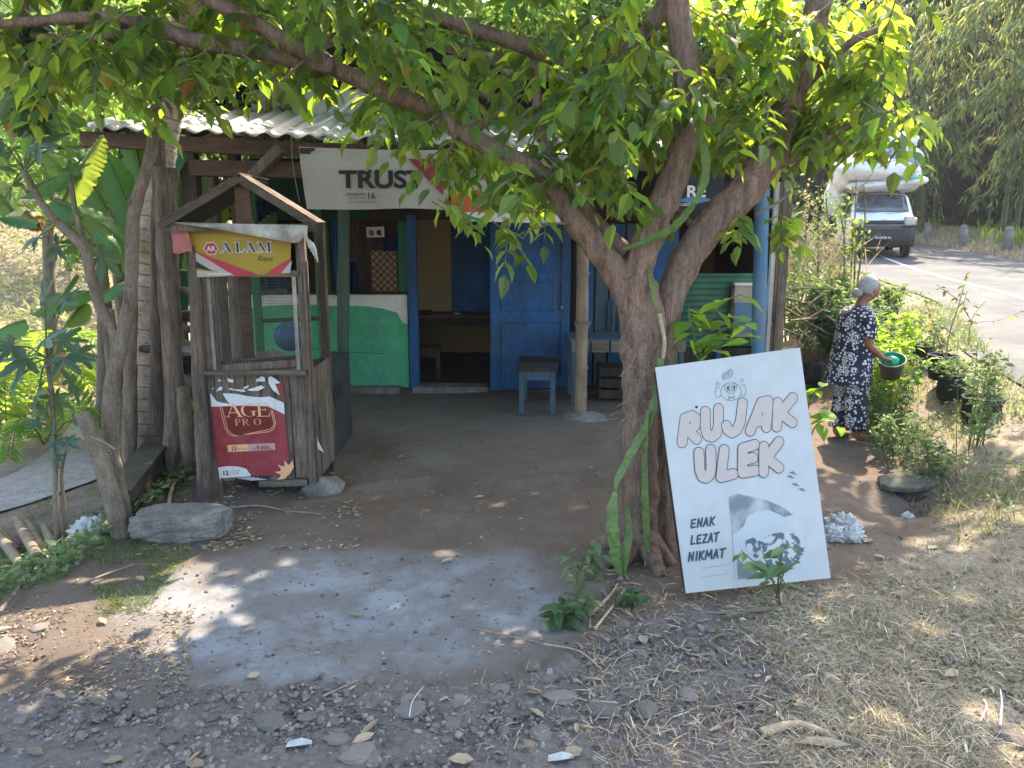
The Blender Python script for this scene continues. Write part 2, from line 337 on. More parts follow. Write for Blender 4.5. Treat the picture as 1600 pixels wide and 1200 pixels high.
CEM = pxpoly([(215, 985), (240, 925), (330, 885), (430, 862), (640, 872), (875, 882), (868, 985), (700, 1020), (620, 1068), (420, 1085), (300, 1078), (240, 1040)])
def softpoly(x, y, poly, n=7, r=.13):
    a = np.zeros(x.shape)
    for k in range(n):
        for q in range(n):
            a += inpoly(x + (k - (n - 1) / 2) * r / 2 + .30 * (fbm(x, y, 3) - .5), y + (q - (n - 1) / 2) * r / 2 + .30 * (fbm(x + 7, y, 3) - .5), poly)
    return a / n / n
SLAB = pxpoly([(600, 700), (690, 744), (800, 752), (930, 742), (965, 690), (975, 630), (700, 622), (560, 650)])
def zones(x, y):
    cem = np.maximum(softpoly(x, y, CEM), .14 * softpoly(x, y, SLAB, 3, .04))
    yb = np.interp(x, [-3, -1.5, -.4, .2, .5, 1.3, 4], [2.95, 2.98, 3.06, 3.22, 3.5, 3.75, 3.8])       # yard | rubble edge
    rub = sm((yb - y + .22 * (fbm(x, y, 5) - .5)) / .08)
    xg = np.interp(y, [2, 2.6, 3.2, 3.7, 4.1, 4.6, 5.3, 6, 8], [1.2, .9, .95, 1.1, 2.0, 2.35, 3.1, 3.3, 3.9])                     # rubble | straw edge
    dry = sm((x - xg + .8 * (fbm(x, y, 2.2) - .5)) / .35)
    return np.clip(cem * (1 - rub) * (.55 + .75 * fbm(x, y, 2.2)), 0, 1), rub * (1 - dry * .75), dry
def axis(lo, a, b, hi, st, grow):
    c = list(np.arange(a, b, st)); s = st; p = c[-1]
    while p < hi: s *= grow; p += s; c.append(p)
    s = st; p = c[0]
    while p > lo: s *= grow; p -= s; c.insert(0, p)
    return np.array(c)
gx = axis(-160, -4.2, 5.2, 160, .034, 1.07); gy = axis(-14, 2.2, 8.5, 240, .034, 1.06)
X, Y = np.meshgrid(gx, gy); Z = gh(X, Y)
cem, rub, dry = zones(X, Y)
near = np.clip((9 - Y) / 3, 0, 1) * np.clip((Y - 1.5), 0, 1)
Z = Z + near * (rub * (.045 * (fbm(X, Y, 7, 4) - .5)) + dry * .03 * (fbm(X + 3, Y, 6, 4) - .5) + (1 - rub) * (1 - dry) * (1 - .5 * cem) * .022 * (fbm(X, Y, 9, 4) - .5))
nx_, ny_ = len(gx), len(gy)
V = np.stack([X.ravel(), Y.ravel(), Z.ravel()], 1); idx = np.arange(nx_ * ny_).reshape(ny_, nx_)
F = np.stack([idx[:-1, :-1], idx[:-1, 1:], idx[1:, 1:], idx[1:, :-1]], -1).reshape(-1, 4)
def ground_mat():
    m, nt, b = nmat('yard_ground'); N = nt.nodes; L = nt.links
    at = N.new('ShaderNodeAttribute'); at.attribute_name = 'zone'; sp = N.new('ShaderNodeSeparateColor'); L.new(at.outputs['Color'], sp.inputs[0]); tc = N.new('ShaderNodeTexCoord')
    def nr(scale, c1, c2, lo=.35, hi=.65, det=9, rg=.7):
        n = N.new('ShaderNodeTexNoise'); n.inputs['Scale'].default_value = scale; n.inputs['Detail'].default_value = det; n.inputs['Roughness'].default_value = rg; L.new(tc.outputs['Object'], n.inputs['Vector'])
        r = N.new('ShaderNodeValToRGB'); r.color_ramp.elements[0].position = lo; r.color_ramp.elements[1].position = hi; r.color_ramp.elements[0].color = rgb(c1); r.color_ramp.elements[1].color = rgb(c2); L.new(n.outputs[0], r.inputs[0]); return r.outputs[0], n.outputs[0]
    def mix(f, a, c, mode='MIX'):
        x = N.new('ShaderNodeMix'); x.data_type = 'RGBA'; x.blend_type = mode
        if isinstance(f, float): x.inputs[0].default_value = f
        else: L.new(f, x.inputs[0])
        L.new(a, x.inputs[6]); L.new(c, x.inputs[7]); return x.outputs[2]
    earth, _ = nr(5, (.115, .083, .063), (.205, .152, .117)); speck, sn = nr(60, (.05, .04, .035), (.20, .165, .135), .3, .75)
    earth = mix(.48, earth, speck)
    red, _ = nr(1.4, (.12, .074, .05), (.17, .135, .11), .4, .6); earth = mix(.4, earth, red)
    cemc, _ = nr(7, (.17, .178, .19), (.30, .315, .335), .3, .7); cs, _ = nr(90, (.12, .12, .125), (.34, .35, .36), .3, .7); cemc = mix(.5, cemc, cs)
    pat, _ = nr(2.2, (.17, .135, .11), (.31, .32, .335), .44, .58); cemc = mix(.55, cemc, pat)
    rubc, _ = nr(28, (.09, .072, .06), (.285, .24, .205), .3, .7); rs, _ = nr(9, (.10, .085, .075), (.12, .12, .125), .4, .6); rubc = mix(.45, rubc, rs)
    dryc, _ = nr(24, (.13, .105, .08), (.42, .35, .26), .32, .68); ds, _ = nr(3, (.13, .11, .09), (.30, .24, .17), .4, .6); dryc = mix(.45, dryc, ds)
    o = mix(sp.outputs[0], earth, cemc); o = mix(sp.outputs[1], o, rubc); o = mix(sp.outputs[2], o, dryc); L.new(o, b.inputs['Base Color'])
    b.inputs['Roughness'].default_value = .95; b.inputs['Specular IOR Level'].default_value = .15
    bp = N.new('ShaderNodeBump'); bp.inputs['Strength'].default_value = .9; bp.inputs['Distance'].default_value = .016; L.new(sn, bp.inputs['Height']); L.new(bp.outputs[0], b.inputs['Normal']); return m
me = mesh_np('ground', V, F, ground_mat(), True)
far_dry = np.clip((Y - 13) / 5, 0, 1) * .8
bank = sm((X - np.interp(Y, YE, XE) + 1.3) / .8) * np.clip((Y - 5) / 2, 0, 1) * .7
leftg = sm((-3.2 - X) / .6) * .6
zc = np.stack([cem.ravel(), rub.ravel(), np.maximum.reduce([dry, far_dry, bank, leftg]).ravel(), np.ones(V.shape[0])], 1).astype(np.float32)
ca = me.color_attributes.new('zone', 'FLOAT_COLOR', 'POINT'); ca.data.foreach_set('color', zc.ravel())
meta(link('ground', me), kind='structure')

def strip(name, ctr, halfs, mat, lift, nu=10, step=.35, hfun=None, kind='structure'):
    c = crom(ctr, 12); d = np.gradient(c, axis=0); d /= np.linalg.norm(d, axis=1)[:, None]; nrm = np.stack([d[:, 1], -d[:, 0]], 1); vs = []
    hw = np.interp(np.linspace(0, 1, len(c)), np.linspace(0, 1, len(halfs)), halfs)
    for i in range(len(c)):
        for k in range(nu + 1):
            p = c[i] + nrm[i] * hw[i] * (2 * k / nu - 1); vs.append((p[0], p[1], (hfun or gh)(p[0], p[1]) + lift))
    q = np.arange(len(c) * (nu + 1)).reshape(len(c), nu + 1); f = np.stack([q[:-1, :-1], q[:-1, 1:], q[1:, 1:], q[1:, :-1]], -1).reshape(-1, 4)
    o = link(name, mesh_np(name, np.array([[float(a) for a in v] for v in vs]), f, mat, True))
    return meta(o, kind=kind)
m_asph = M('road_asphalt', (.085, .085, .09), (.05, .05, .054), 60, .9, .3, dirt=(.15, .14, .125), damt=.6, dscale=.9)
m_line = M('road_paint', (.55, .55, .53), (.30, .30, .30), 14, .8, 0)
m_path = M('path_concrete', (.30, .29, .28), (.18, .17, .16), 9, .95, .3, dirt=(.22, .16, .10), damt=.6, dscale=1.5)
ys = [-8, -3, 0, 2.5, 5, 7.4, 9.5, 11.7, 15, 18, 21, 26, 33, 42, 60]
ctr = [((np.interp(y, YE, XE) + np.interp(y, YE, XF)) / 2, y) for y in ys]; hw = [(np.interp(y, YE, XF) - np.interp(y, YE, XE)) / 2 for y in ys]
def rz(x, y): return road_z(x, y) + 0 * x
strip('road', ctr, hw, m_asph, .022, 16)
pl = [G(u, v, 0) for u, v in ()] ; lp = []
for u, v, z in ((1352, 402, 1.2), (1420, 419, 1.05), (1500, 441, .9), (1560, 456, .8), (1600, 468, .74), (1720, 500, .62)):
    g = G(u, v, z)
    for _ in range(6): g = G(u, v, float(road_z(g.x, g.y)) + .022)
    lp.append((g.x, g.y))
strip('road_line', lp, [.06, .06], m_line, .030, 1)
strip('path', [(-5.6, 5.0), (-4.75, 6.2), (-4.45, 7.6), (-4.9, 9.5), (-5.6, 12), (-7.5, 16), (-9.5, 22)], [.38, .36, .5, .6, .6, .7, .8], m_path, .02, 8)

# ---------------------------------------------------------------- scatter helpers
LT = np.array([(0, 0, 0), (-.42, .28, .05), (0, .33, -.03), (.42, .28, .05), (-.40, .62, .03), (0, .68, -.08), (.40, .62, .03), (0, 1.06, -.20)], float)
LF = np.array([(0, 2, 1), (0, 3, 2), (1, 2, 5), (1, 5, 4), (2, 3, 6), (2, 6, 5), (4, 5, 7), (5, 6, 7)])
DT = np.array([(0, 0, 0), (-.5, .45, .08), (.5, .45, .08), (0, 1, -.08)], float); DF = np.array([(0, 3, 1), (0, 2, 3)])
BT = np.array([(-.5, 0, 0), (.5, 0, 0), (.28, .6, .12), (-.28, .6, .12), (0, 1, .05)], float); BF = np.array([(0, 1, 2), (0, 2, 3), (3, 2, 4)])
def ico():
    import bmesh as bm_; b = bm_.new(); bm_.ops.create_icosphere(b, subdivisions=1, radius=1); b.verts.ensure_lookup_table()
    v = np.array([x.co[:] for x in b.verts]); f = np.array([[q.index for q in x.verts] for x in b.faces]); b.free(); return v, f
IV, IF = ico()
def basis(d, up):
    d = d / (np.linalg.norm(d, axis=1)[:, None] + 1e-9); x = np.cross(d, up); x /= (np.linalg.norm(x, axis=1)[:, None] + 1e-9); z = np.cross(x, d)
    return np.stack([x, d, z], -1)      # columns side, axis, normal
def inst(T, Fc, pos, B, sx, sy, sz):
    n = len(pos); loc = T[None] * np.stack([sx, sy, sz], 1)[:, None, :]; V = np.einsum('nij,nkj->nki', B, loc) + pos[:, None, :]
    Fa = Fc[None] + (np.arange(n) * len(T))[:, None, None]; return V.reshape(-1, 3), Fa.reshape(-1, Fc.shape[1])
def ru(n, a, b): return rng.uniform(a, b, n)
def leaves(name, pos, d, up, ln, wd, mat, parent=None, T=LT, Fc=LF, kind='stuff'):
    V, F = inst(T, Fc, pos, basis(d, up), wd, ln, ln); o = link(name, mesh_np(name, V, F, mat), parent)
    return meta(o, kind=kind)
def rdir(n, zlo=-1, zhi=1):
    z = ru(n, zlo, zhi); a = ru(n, 0, 2 * np.pi); r = np.sqrt(np.clip(1 - z * z, 0, 1)); return np.stack([r * np.cos(a), r * np.sin(a), z], 1)
ME_LEAF = {}
def leafmesh(mat):
    if mat.name not in ME_LEAF: ME_LEAF[mat.name] = mesh_np('leaf', LT, LF, mat)
    return ME_LEAF[mat.name]
def leafobj(parent, pos, d, up, ln, wd, mat, name='leaf', me=None):
    d = Vector(d).normalized(); x = d.cross(Vector(up)); x = x.normalized() if x.length > 1e-4 else Vector((1, 0, 0)); z = x.cross(d)
    m = Matrix((x * wd, d * ln, z * ln)).transposed().to_4x4(); m.translation = Vector(pos)
    return link(name, me or leafmesh(mat), parent, m)
# ================================================================ the food shop
SHOP_Y = 9.2
shop = thing('food_shop', 'small roadside food shop with green half wall, big blue door and corrugated roof', 'shop', (0.3, 9.4, 0))
def sp(name, mb, mat, bevel=0.0, parent=None): return mb.build(name, mat, parent or shop, bevel=bevel)
# floor slab inside and the terrace edge
mb = MB().box((-.1, 10.6, -.01), (6.6, 3.0, .10)); sp('floor', mb, M('dark_floor', (.075, .065, .058), (.045, .04, .036), 8, .7, .2))
# half wall left of the door: painted green below a wavy grey-white band
hx0, hx1 = -3.7, P(637, 500, SHOP_Y).x; top = 1.17
fr = frame((hx0, SHOP_Y, 0), (hx1, SHOP_Y, 0), (hx0, SHOP_Y, 1))
W_ = hx1 - hx0
mb = MB().box(((hx0 + hx1) / 2, SHOP_Y + .075, top / 2), (W_, .14, top)); hwall = sp('half_wall', mb, m_white, .006)
wave = [(0, 1.0)]
for i in range(41):
    t = i / 40; wave.append((t * W_, 1.06 - .05 * math.sin(t * 5.2 + .4) - .02 * math.sin(t * 13) - (.17 * max(0, (t - .55) / .45)) - (.10 if t > .97 else 0)))
pts = [(0.0, .03)] + wave[1:] + [(W_, .03)]
m_gwall = M('green_wall_paint', (.085, .40, .20), (.06, .32, .155), 3, .6, .08, dirt=(.07, .22, .16), damt=.8, dscale=2.2, grain=.14)
flat('green_paint', fr, pts, .008, m_gwall, hwall, t=.004)
strokes('crack', fr, [[(W_ - 1.3, .50), (W_ - 1.22, .51), (W_ - 1.1, .52), (W_ - .95, .49), (W_ - .8, .475), (W_ - .55, .47), (W_ - .3, .46)]], .006, .010, m_dark, hwall)
sp('wall_cap', MB().box(((hx0 + hx1) / 2, SHOP_Y + .075, top + .012), (W_ + .02, .17, .024)), m_darkwood)
sp('wall_footing', MB().box(((hx0 + hx1) / 2 - .05, SHOP_Y - .06, .02), (W_ - .1, .2, .09), jit=.01), m_conc)
# blue door post and frame
bx = P(644, 500, SHOP_Y).x
sp('door_post', MB().box((bx + .02, SHOP_Y, 1.05), (.11, .12, 2.1)), m_blue, .006)
sp('door_step', MB().box((P(705, 600, SHOP_Y).x, SHOP_Y - .02, .03), (.9, .22, .09), jit=.01), m_conc)
# blue door: two panelled leaves, nearly closed
def panel_door(x0, x1, y0, y1, z1, label):
    a = Vector((x0, y0, .05)); b = Vector((x1, y1, .05)); f = frame(a, b, a + Vector((0, 0, 1))); Wd = (b - a).length
    def bar(name, u0, u1, v0, v1, d, t, mat, par): return flat(name, f, [(u0, v0), (u1, v0), (u1, v1), (u0, v1)], d, mat, par, t=t)
    slab = bar('door', 0, Wd, 0, z1, 0, .03, m_blue, shop); slab['label'] = label
    s = .11
    for u0, u1, v0, v1 in ((0, s, 0, z1), (Wd - s, Wd, 0, z1), (s, Wd - s, 0, .16), (s, Wd - s, .80, .94), (s, Wd - s, z1 - .12, z1), (s, Wd - s, 1.28, 1.38)):
        bar('door_rail', u0 + .001, u1 - .001, v0 + .001, v1 - .001, .022, .021, m_blue, slab)
    k = 3
    for i in range(k):
        w0 = s + (Wd - 2 * s) * i / k; w1 = s + (Wd - 2 * s) * (i + 1) / k
        bar('panel', w0 + .006, w1 - .006, 1.385, z1 - .125, .010, .009, m_blue, slab)
    bar('panel', s + .02, Wd - s - .02, .17, .79, .010, .009, m_blue, slab); bar('panel', s + .02, Wd - s - .02, .95, 1.27, .010, .009, m_blue, slab)
    return slab
dx0, dx1 = P(766, 500, 9.0).x, P(890, 500, 9.15).x
panel_door(dx0, dx1, 9.0, 9.18, 2.0, 'broad blue panelled door standing half open')
MB().sphere((dx1 - .10, 9.135, 1.02), (.022, .022, .022), 10, 8).build('door_knob', m_zinc, shop); MB().box((dx0 + .09, 8.985, 1.5), (.012, .012, .02)).build('nail', m_white, shop)
strokes('paint_scratch', frame((dx0 + .75, 8.99 + .11, 0), (dx0 + 1.2, 9.2, 0), (dx0 + .75, 9.1, 1)), [[(.0, 1.42), (.006, 1.25), (.0, 1.05), (.015, .9)]], .006, .06, m_bluel, shop)
bk = P(710, 420, 10.9).x
sp('folded_door_leaf', MB().box((P(741, 420, 10.5).x, 10.5, 1.5), (.62, .04, 1.35), Matrix.Rotation(.05, 3, 'Z')), m_blue, .005)
# inside: back wall, side walls, ceiling, lintel
sp('back_wall', MB().box((-.1, 12.0, 1.3), (6.6, .08, 2.6)), m_beige)
a_, b__ = P(640, 400, 10.6).x, P(709, 400, 10.6).x; sp('brightened_wall', MB().box(((a_ + b__) / 2, 10.62, 1.65), (b__ - a_ + .1, .04, 1.75)), M('brightened_beige_wall', (.46, .33, .17), (.36, .25, .12), 3, .8, .1, dirt=(.15, .10, .06), damt=.5))  # wall piece added nearer in brighter beige, making up for dim inside light
sp('side_wall', MB().box((-3.4, 10.9, 1.3), (.06, 2.2, 2.6)), m_brownwall); sp('side_wall', MB().box((3.15, 10.6, 1.3), (.06, 2.8, 2.6)), m_brownwall)
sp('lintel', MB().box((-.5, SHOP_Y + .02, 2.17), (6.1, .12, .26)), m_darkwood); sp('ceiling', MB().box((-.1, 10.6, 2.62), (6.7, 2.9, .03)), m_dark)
# left bay above the half wall: brown board screen, lattice window, green jamb, opening to the garden on its left
x = P(560, 400, 9.5).x
for i in range(6):
    sp('wall_board', MB().box((P(545 + 9, 400, 9.5).x + i * .105 - .02, 9.5 + .004 * (i % 2), 1.62), (.10, .02, 1.35)), m_brownwall)
lx0, lx1 = P(580, 430, 9.42).x, P(620, 430, 9.42).x; z0, z1 = 1.18, 1.68
lat = sp('lattice_window', MB().box(((lx0 + lx1) / 2, 9.46, (z0 + z1) / 2), (lx1 - lx0, .015, z1 - z0)), M('lattice_backing', (.42, .27, .16), (.34, .21, .12), 5, .8, .1))
for k in range(9):
    for s in (-1, 1):
        c = (lx0 + lx1) / 2 + (k - 4) * .085; a = Vector((c - s * .25, 9.442 - .003 * s, z0)); b = Vector((c + s * .25, 9.442 - .003 * s, z1))
        # clip to the frame
        t0, t1 = 0.0, 1.0
        for lo, hi, p, q in ((lx0, lx1, a.x, b.x),):
            ta = (lo - p) / (q - p); tb = (hi - p) / (q - p); t0 = max(t0, min(ta, tb)); t1 = min(t1, max(ta, tb))
        if t1 - t0 > .1: MB().beam(a.lerp(b, t0), a.lerp(b, t1), .012, .004, (0, 1, 0)).build('lattice_strip', m_brownwall, lat)
sp('window_jamb', MB().box((P(628, 430, 9.4).x, 9.4, 1.7), (.075, .05, 1.1)), m_greenp, .004); sp('window_jamb', MB().box((P(637, 430, 9.4).x - .01, 9.36, 1.7), (.05, .05, 1.1)), m_greenp, .004)
sp('window_jamb', MB().box((P(507, 400, 9.25).x, 9.3, 1.75), (.08, .07, 1.15)), m_greenp, .004)
# right bay: blue boards, green corrugated panel, cream doorway
for i, (u0, u1, mt) in enumerate(((893, 904, m_dark), (906, 928, m_blue), (930, 950, m_bluew), (952, 975, m_blue), (977, 1010, m_bluew), (1012, 1058, m_blue))):  # first strip is a dark slot, its shade put in as near-black colour
    a, b = P(u0, 450, 9.3).x, P(u1, 450, 9.3).x; sp('wall_board', MB().box(((a + b) / 2, 9.3 + .01 * (i % 2), 1.0), (b - a - .008, .025, 2.0)), mt, .003)
def corrugated(name, p00, p10, p01, p11, waves, amp, mat, parent, along='u', div=8, nv=6, sag=0.0):
    """sheet with ridges running from p0? to p1?"""
    p00, p10, p01, p11 = map(Vector, (p00, p10, p01, p11)); nrm = (p10 - p00).cross(p01 - p00).normalized(); nu = waves * div; vs = []
    for j in range(nv + 1):
        for i in range(nu + 1):
            s, t = i / nu, j / nv; p = p00.lerp(p10, s).lerp(p01.lerp(p11, s), t); h = math.sin(2 * math.pi * s * waves); h = amp * h
            vs.append(p + nrm * h + Vector((0, 0, -sag * math.sin(math.pi * t))))
    q = [(j * (nu + 1) + i, j * (nu + 1) + i + 1, (j + 1) * (nu + 1) + i + 1, (j + 1) * (nu + 1) + i) for j in range(nv) for i in range(nu)]
    o = MB().add(vs, q, True).build(name, mat, parent); md = o.modifiers.new('thick', 'SOLIDIFY'); md.thickness = .003; return o
ax, bx2 = P(1055, 450, 9.2).x, P(1180, 450, 9.2).x
corrugated('corrugated_panel', (ax, 9.2, .55), (ax, 9.2, 1.42), (bx2, 9.2, .55), (bx2, 9.2, 1.42), 12, .012, m_greenzinc, shop, nv=4)
fx0, fx1 = P(1143, 470, 9.15).x, P(1180, 470, 9.15).x
dw = sp('hatch', MB().box(((fx0 + fx1) / 2, 9.14, .98), (fx1 - fx0, .03, .62)), M('cream_hatch', (.42, .36, .28), (.30, .25, .18), 6, .6, .1))
MB().box((fx0, 9.12, .98), (.035, .04, .66)).build('hatch_frame', m_woodb, dw); MB().box(((fx0 + fx1) / 2, 9.12, 1.30), (fx1 - fx0, .04, .035)).build('hatch_frame', m_white, dw)
MB().box(((fx0 + fx1) / 2, 9.115, .9), (fx1 - fx0 - .07, .01, .36)).build('hatch_pane', m_bluel, dw)
sp('lower_boards', MB().box(((ax + bx2) / 2, 9.22, .28), (bx2 - ax, .03, .5)), m_darkwood); sp('blue_stud', MB().box((P(1121, 570, 9.1).x, 9.1, .4), (.06, .05, .8)), m_blue)
# posts of the verandah
def post(u, vb, vt, Yp, r, mat, nm='post', lean=0.0, sq=False, zt=None):
    b = G(u, vb, 0) if Yp is None else Vector((P(u, 500, Yp).x, Yp, 0)); t = P(u + lean, vt, b.y); zt = zt or t.z
    mb = MB()
    if sq: mb.beam((b.x, b.y, -.05), (t.x if lean else b.x, b.y, zt), r * 2, r * 2, (0, 1, 0), .004)
    else: mb.tube([(b.x + (t.x - b.x if lean else 0) * k / 8, b.y, -.05 + (zt + .05) * k / 8) for k in range(9)], [r * (1 + .04 * math.sin(k * 2.1)) for k in range(9)], 10, .08)
    return sp(nm, mb, mat), b
p1, b1 = post(535, 652, 236, None, .062, m_greenpost, 'green_post', lean=3); p1['label'] = 'green painted round verandah post'
p2, b2 = post(907, 656, 300, None, .062, m_bamb, 'bamboo_post', lean=5); p2['label'] = 'bamboo verandah post on a stone footing'
for zz in (.55, .98, 1.5, 2.0): MB().tube([(b2.x, b2.y, zz - .008), (b2.x, b2.y, zz + .008)], .072, 12).build('bamboo_node', m_bamb, p2)
MB().tube([(b2.x, b2.y, .99), (b2.x, b2.y, 1.03)], .085, 10, .2).build('rope_binding', m_wood, p2)
sp('post_footing', MB().sphere((b2.x + .02, b2.y, .0), (.26, .20, .09), 16, 8, fn=lambda p: p * (1 + .25 * mn.noise(p * 2.5))), m_conc)
p3, b3 = post(1192, 0, 255, 8.0, .075, m_bluel, 'blue_post', lean=.1)
sp('post', MB().beam((b3.x + .17, 8.02, -.05), (b3.x + .16, 8.0, 2.4), .09, .09, (0, 1, 0), .004), m_wood); sp('post', MB().beam((b3.x + .09, 8.1, 0), (b3.x + .075, 8.05, 2.4), .04, .06, (0, 1, 0), .004), m_paper if False else m_white)
EAL = P(120, 197, 7.4); EAR = P(1245, 246, 7.4); VS = 1.75
def eave(t, dy=0.0, dz=0.0): p = EAL.lerp(EAR, t); return Vector((p.x, p.y + dy, p.z + dz))
post(316, 0, 240, 7.55, .07, m_darkwood, sq=True); post(384, 0, 240, 7.6, .065, m_woodb); post(404, 0, 250, 8.2, .05, m_greenp); post(350, 0, 250, 8.0, .055, m_wood); post(503, 0, 320, 8.9, .05, m_greenp)
sp('eave_beam', MB().beam(eave(.0, .06, -.11), eave(.34, .06, -.12), .07, .13, jit=.006), m_woodb); sp('eave_beam', MB().beam(eave(.335, .10, -.10), eave(1.0, .06, -.12), .07, .12, jit=.006), m_woodb)
sp('eave_beam', MB().beam(P(298, 262, 7.5), P(560, 268, 7.5), .10, .15, jit=.008), m_woodb)
for k in range(9):
    t = .03 + k * .12; a = eave(t, .05, -.05); sp('rafter', MB().beam(a, a + Vector((0, VS, .47)), .05, .07), m_woodb)
sp('brace', MB().beam(P(290, 238, 7.5), P(245, 312, 7.3), .06, .07), m_greenp); sp('brace', MB().beam(P(440, 232, 7.35), P(385, 285, 7.45), .09, .09, jit=.004), m_wood)
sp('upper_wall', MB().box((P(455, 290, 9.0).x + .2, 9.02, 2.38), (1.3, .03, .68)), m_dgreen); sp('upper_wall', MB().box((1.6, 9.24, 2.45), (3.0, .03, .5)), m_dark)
# verandah roof: corrugated sheets, each a part
n = 9
for i in range(n):
    t0, t1 = i / n, (i + 1) / n + .012
    a, b = eave(t0, -.04, -.01 + .006 * (i % 2)), eave(t1, -.04, -.01 + .006 * (i % 2)); up = Vector((0, VS + .1, .50))
    o = corrugated('roof_sheet', a, b, a + up, b + up, 4 if i else 4, .020, m_zinc, shop, nv=8, sag=.015); o.rotation_euler = (0, 0, 0)
# higher gable roof behind
pk = Vector((P(590, 90, 9.1).x, 9.1, 4.15)); gl = Vector((P(238, 200, 9.1).x, 9.1, 3.12)); gr = Vector((2.6, 9.1, 3.02)); bk_ = Vector((0, 3.6, 0))
for a, b, nn in ((gl, pk, 4), (pk, gr, 4)):
    for i in range(nn):
        p, q = a.lerp(b, i / nn), a.lerp(b, (i + 1.02) / nn)
        corrugated('roof_sheet', p + Vector((0, -.25, .02)), p + bk_, q + Vector((0, -.25, .02)), q + bk_, 14, .018, m_rust, shop, div=6, nv=2)
sp('bargeboard', MB().beam(gl + Vector((-.05, -.27, -.05)), pk + Vector((0, -.27, -.05)), .03, .13), m_wood); sp('bargeboard', MB().beam(pk + Vector((0, -.27, -.06)), gr + Vector((0, -.27, -.05)), .03, .13), m_wood)
mb = MB().poly([gl, gr, pk]); sp('gable_wall', mb, m_dark)  # near-black sheet, dark of the open gable put into its colour
sp('gable_timber', MB().beam(P(395, 205, 8.95), P(470, 150, 8.95), .05, .10), m_wood); sp('gable_timber', MB().beam(P(420, 200, 8.9), P(420, 150, 8.95), .05, .08), m_wood)
sp('fascia_board', MB().box((P(500, 195, 9.0).x, 9.0, 3.32), (1.5, .03, .26)), M('pale_fascia', (.42, .43, .46), (.33, .34, .37), 5, .7, .2))

# ---------------- things in and around the shop
def table(name, label, cat, cx, cy, L_, D_, h, mat_top, mat_leg, rz=0.0, th=.035, leg=.055, apron=.09, group=None, z0=0.0):
    t = thing(name, label, cat, (0, 0, 0), group)
    k = max(2, int(round(D_ / .11)))
    for i in range(k):
        MB().box((0, -D_ / 2 + (i + .5) * D_ / k, h - th / 2), (L_ + .03, D_ / k - .008, th), jit=.002).build('top_plank', mat_top, t)
    for sx in (-1, 1):
        for sy in (-1, 1): MB().box((sx * (L_ / 2 - leg / 2 - .01), sy * (D_ / 2 - leg / 2 - .01), (h - th) / 2), (leg, leg, h - th)).build('leg', mat_leg, t, bevel=.003)
    for sy in (-1, 1): MB().box((0, sy * (D_ / 2 - .02), h - th - apron / 2), (L_ - leg * 2 - .03, .022, apron)).build('apron', mat_leg, t)
    for sx in (-1, 1): MB().box((sx * (L_ / 2 - .02), 0, h - th - apron / 2 - .002), (.022, D_ - leg * 2 - .03, apron)).build('apron', mat_leg, t)
    t.location = (cx, cy, z0); t.rotation_euler = (0, 0, rz); return t
sx_ = G(834, 651, .02).x
table('stool', 'low blue-legged bench with brown plank top in front of the blue door', 'stool', sx_ + .06, 8.27, .40, .80, .49, m_darkwood, m_bluew, -.06, z0=.02)
tb = table('wooden_table', 'worn grey-blue table with plank front edge right of the bamboo post', 'table', P(975, 560, 8.6).x, 8.62, 1.25, .62, .74, m_bluew, m_bluew, 0, z0=.02)
for i in range(6): MB().box((-.52 + i * .21, -.335, .66), (.19, .02, .13), jit=.004).build('front_board', m_woodh, tb)
cr = thing('crate', 'dark wooden crate stored beneath the worn grey-blue table', 'crate', (0, 0, 0))
for i in range(3):
    MB().box((0, -.16, .06 + i * .13), (.5, .015, .10)).build('slat', m_darkwood, cr); MB().box((0, .16, .06 + i * .13), (.5, .015, .10)).build('slat', m_darkwood, cr)
for sx in (-1, 1): MB().box((sx * .24, 0, .19), (.03, .30, .38)).build('crate_end', m_darkwood, cr)
cr.location = (P(968, 600, 8.7).x, 8.72, .03)
it = table('wooden_table', 'dark plank table standing inside the shop behind the doorway', 'table', P(715, 500, 10.2).x, 10.2, 1.25, .5, .80, m_woodb, m_darkwood, 0, z0=.04)
bm2 = MB().lathe((P(662, 480, 10.2).x, 10.15, .81), [(.0, 0), (.07, 0), (.12, .07), (.115, .07), (.06, .01)], 14)
meta(bm2.build('bowl', m_darkwood), 'dark bowl on the plank table inside the doorway', 'bowl')
cl = MB().sphere((P(715, 490, 10.2).x, 10.12, .83), (.06, .05, .03), 10, 6, fn=lambda p: p * (1 + .4 * mn.noise(p * 3))); meta(cl.build('cloth', m_tarp), 'small pale rag lying on the plank table inside the doorway', 'cloth')
st = table('stool', 'dark low stool just inside the open doorway', 'stool', P(668, 590, 9.75).x, 9.8, .34, .34, .42, m_darkwood, m_darkwood, .1, z0=.04)
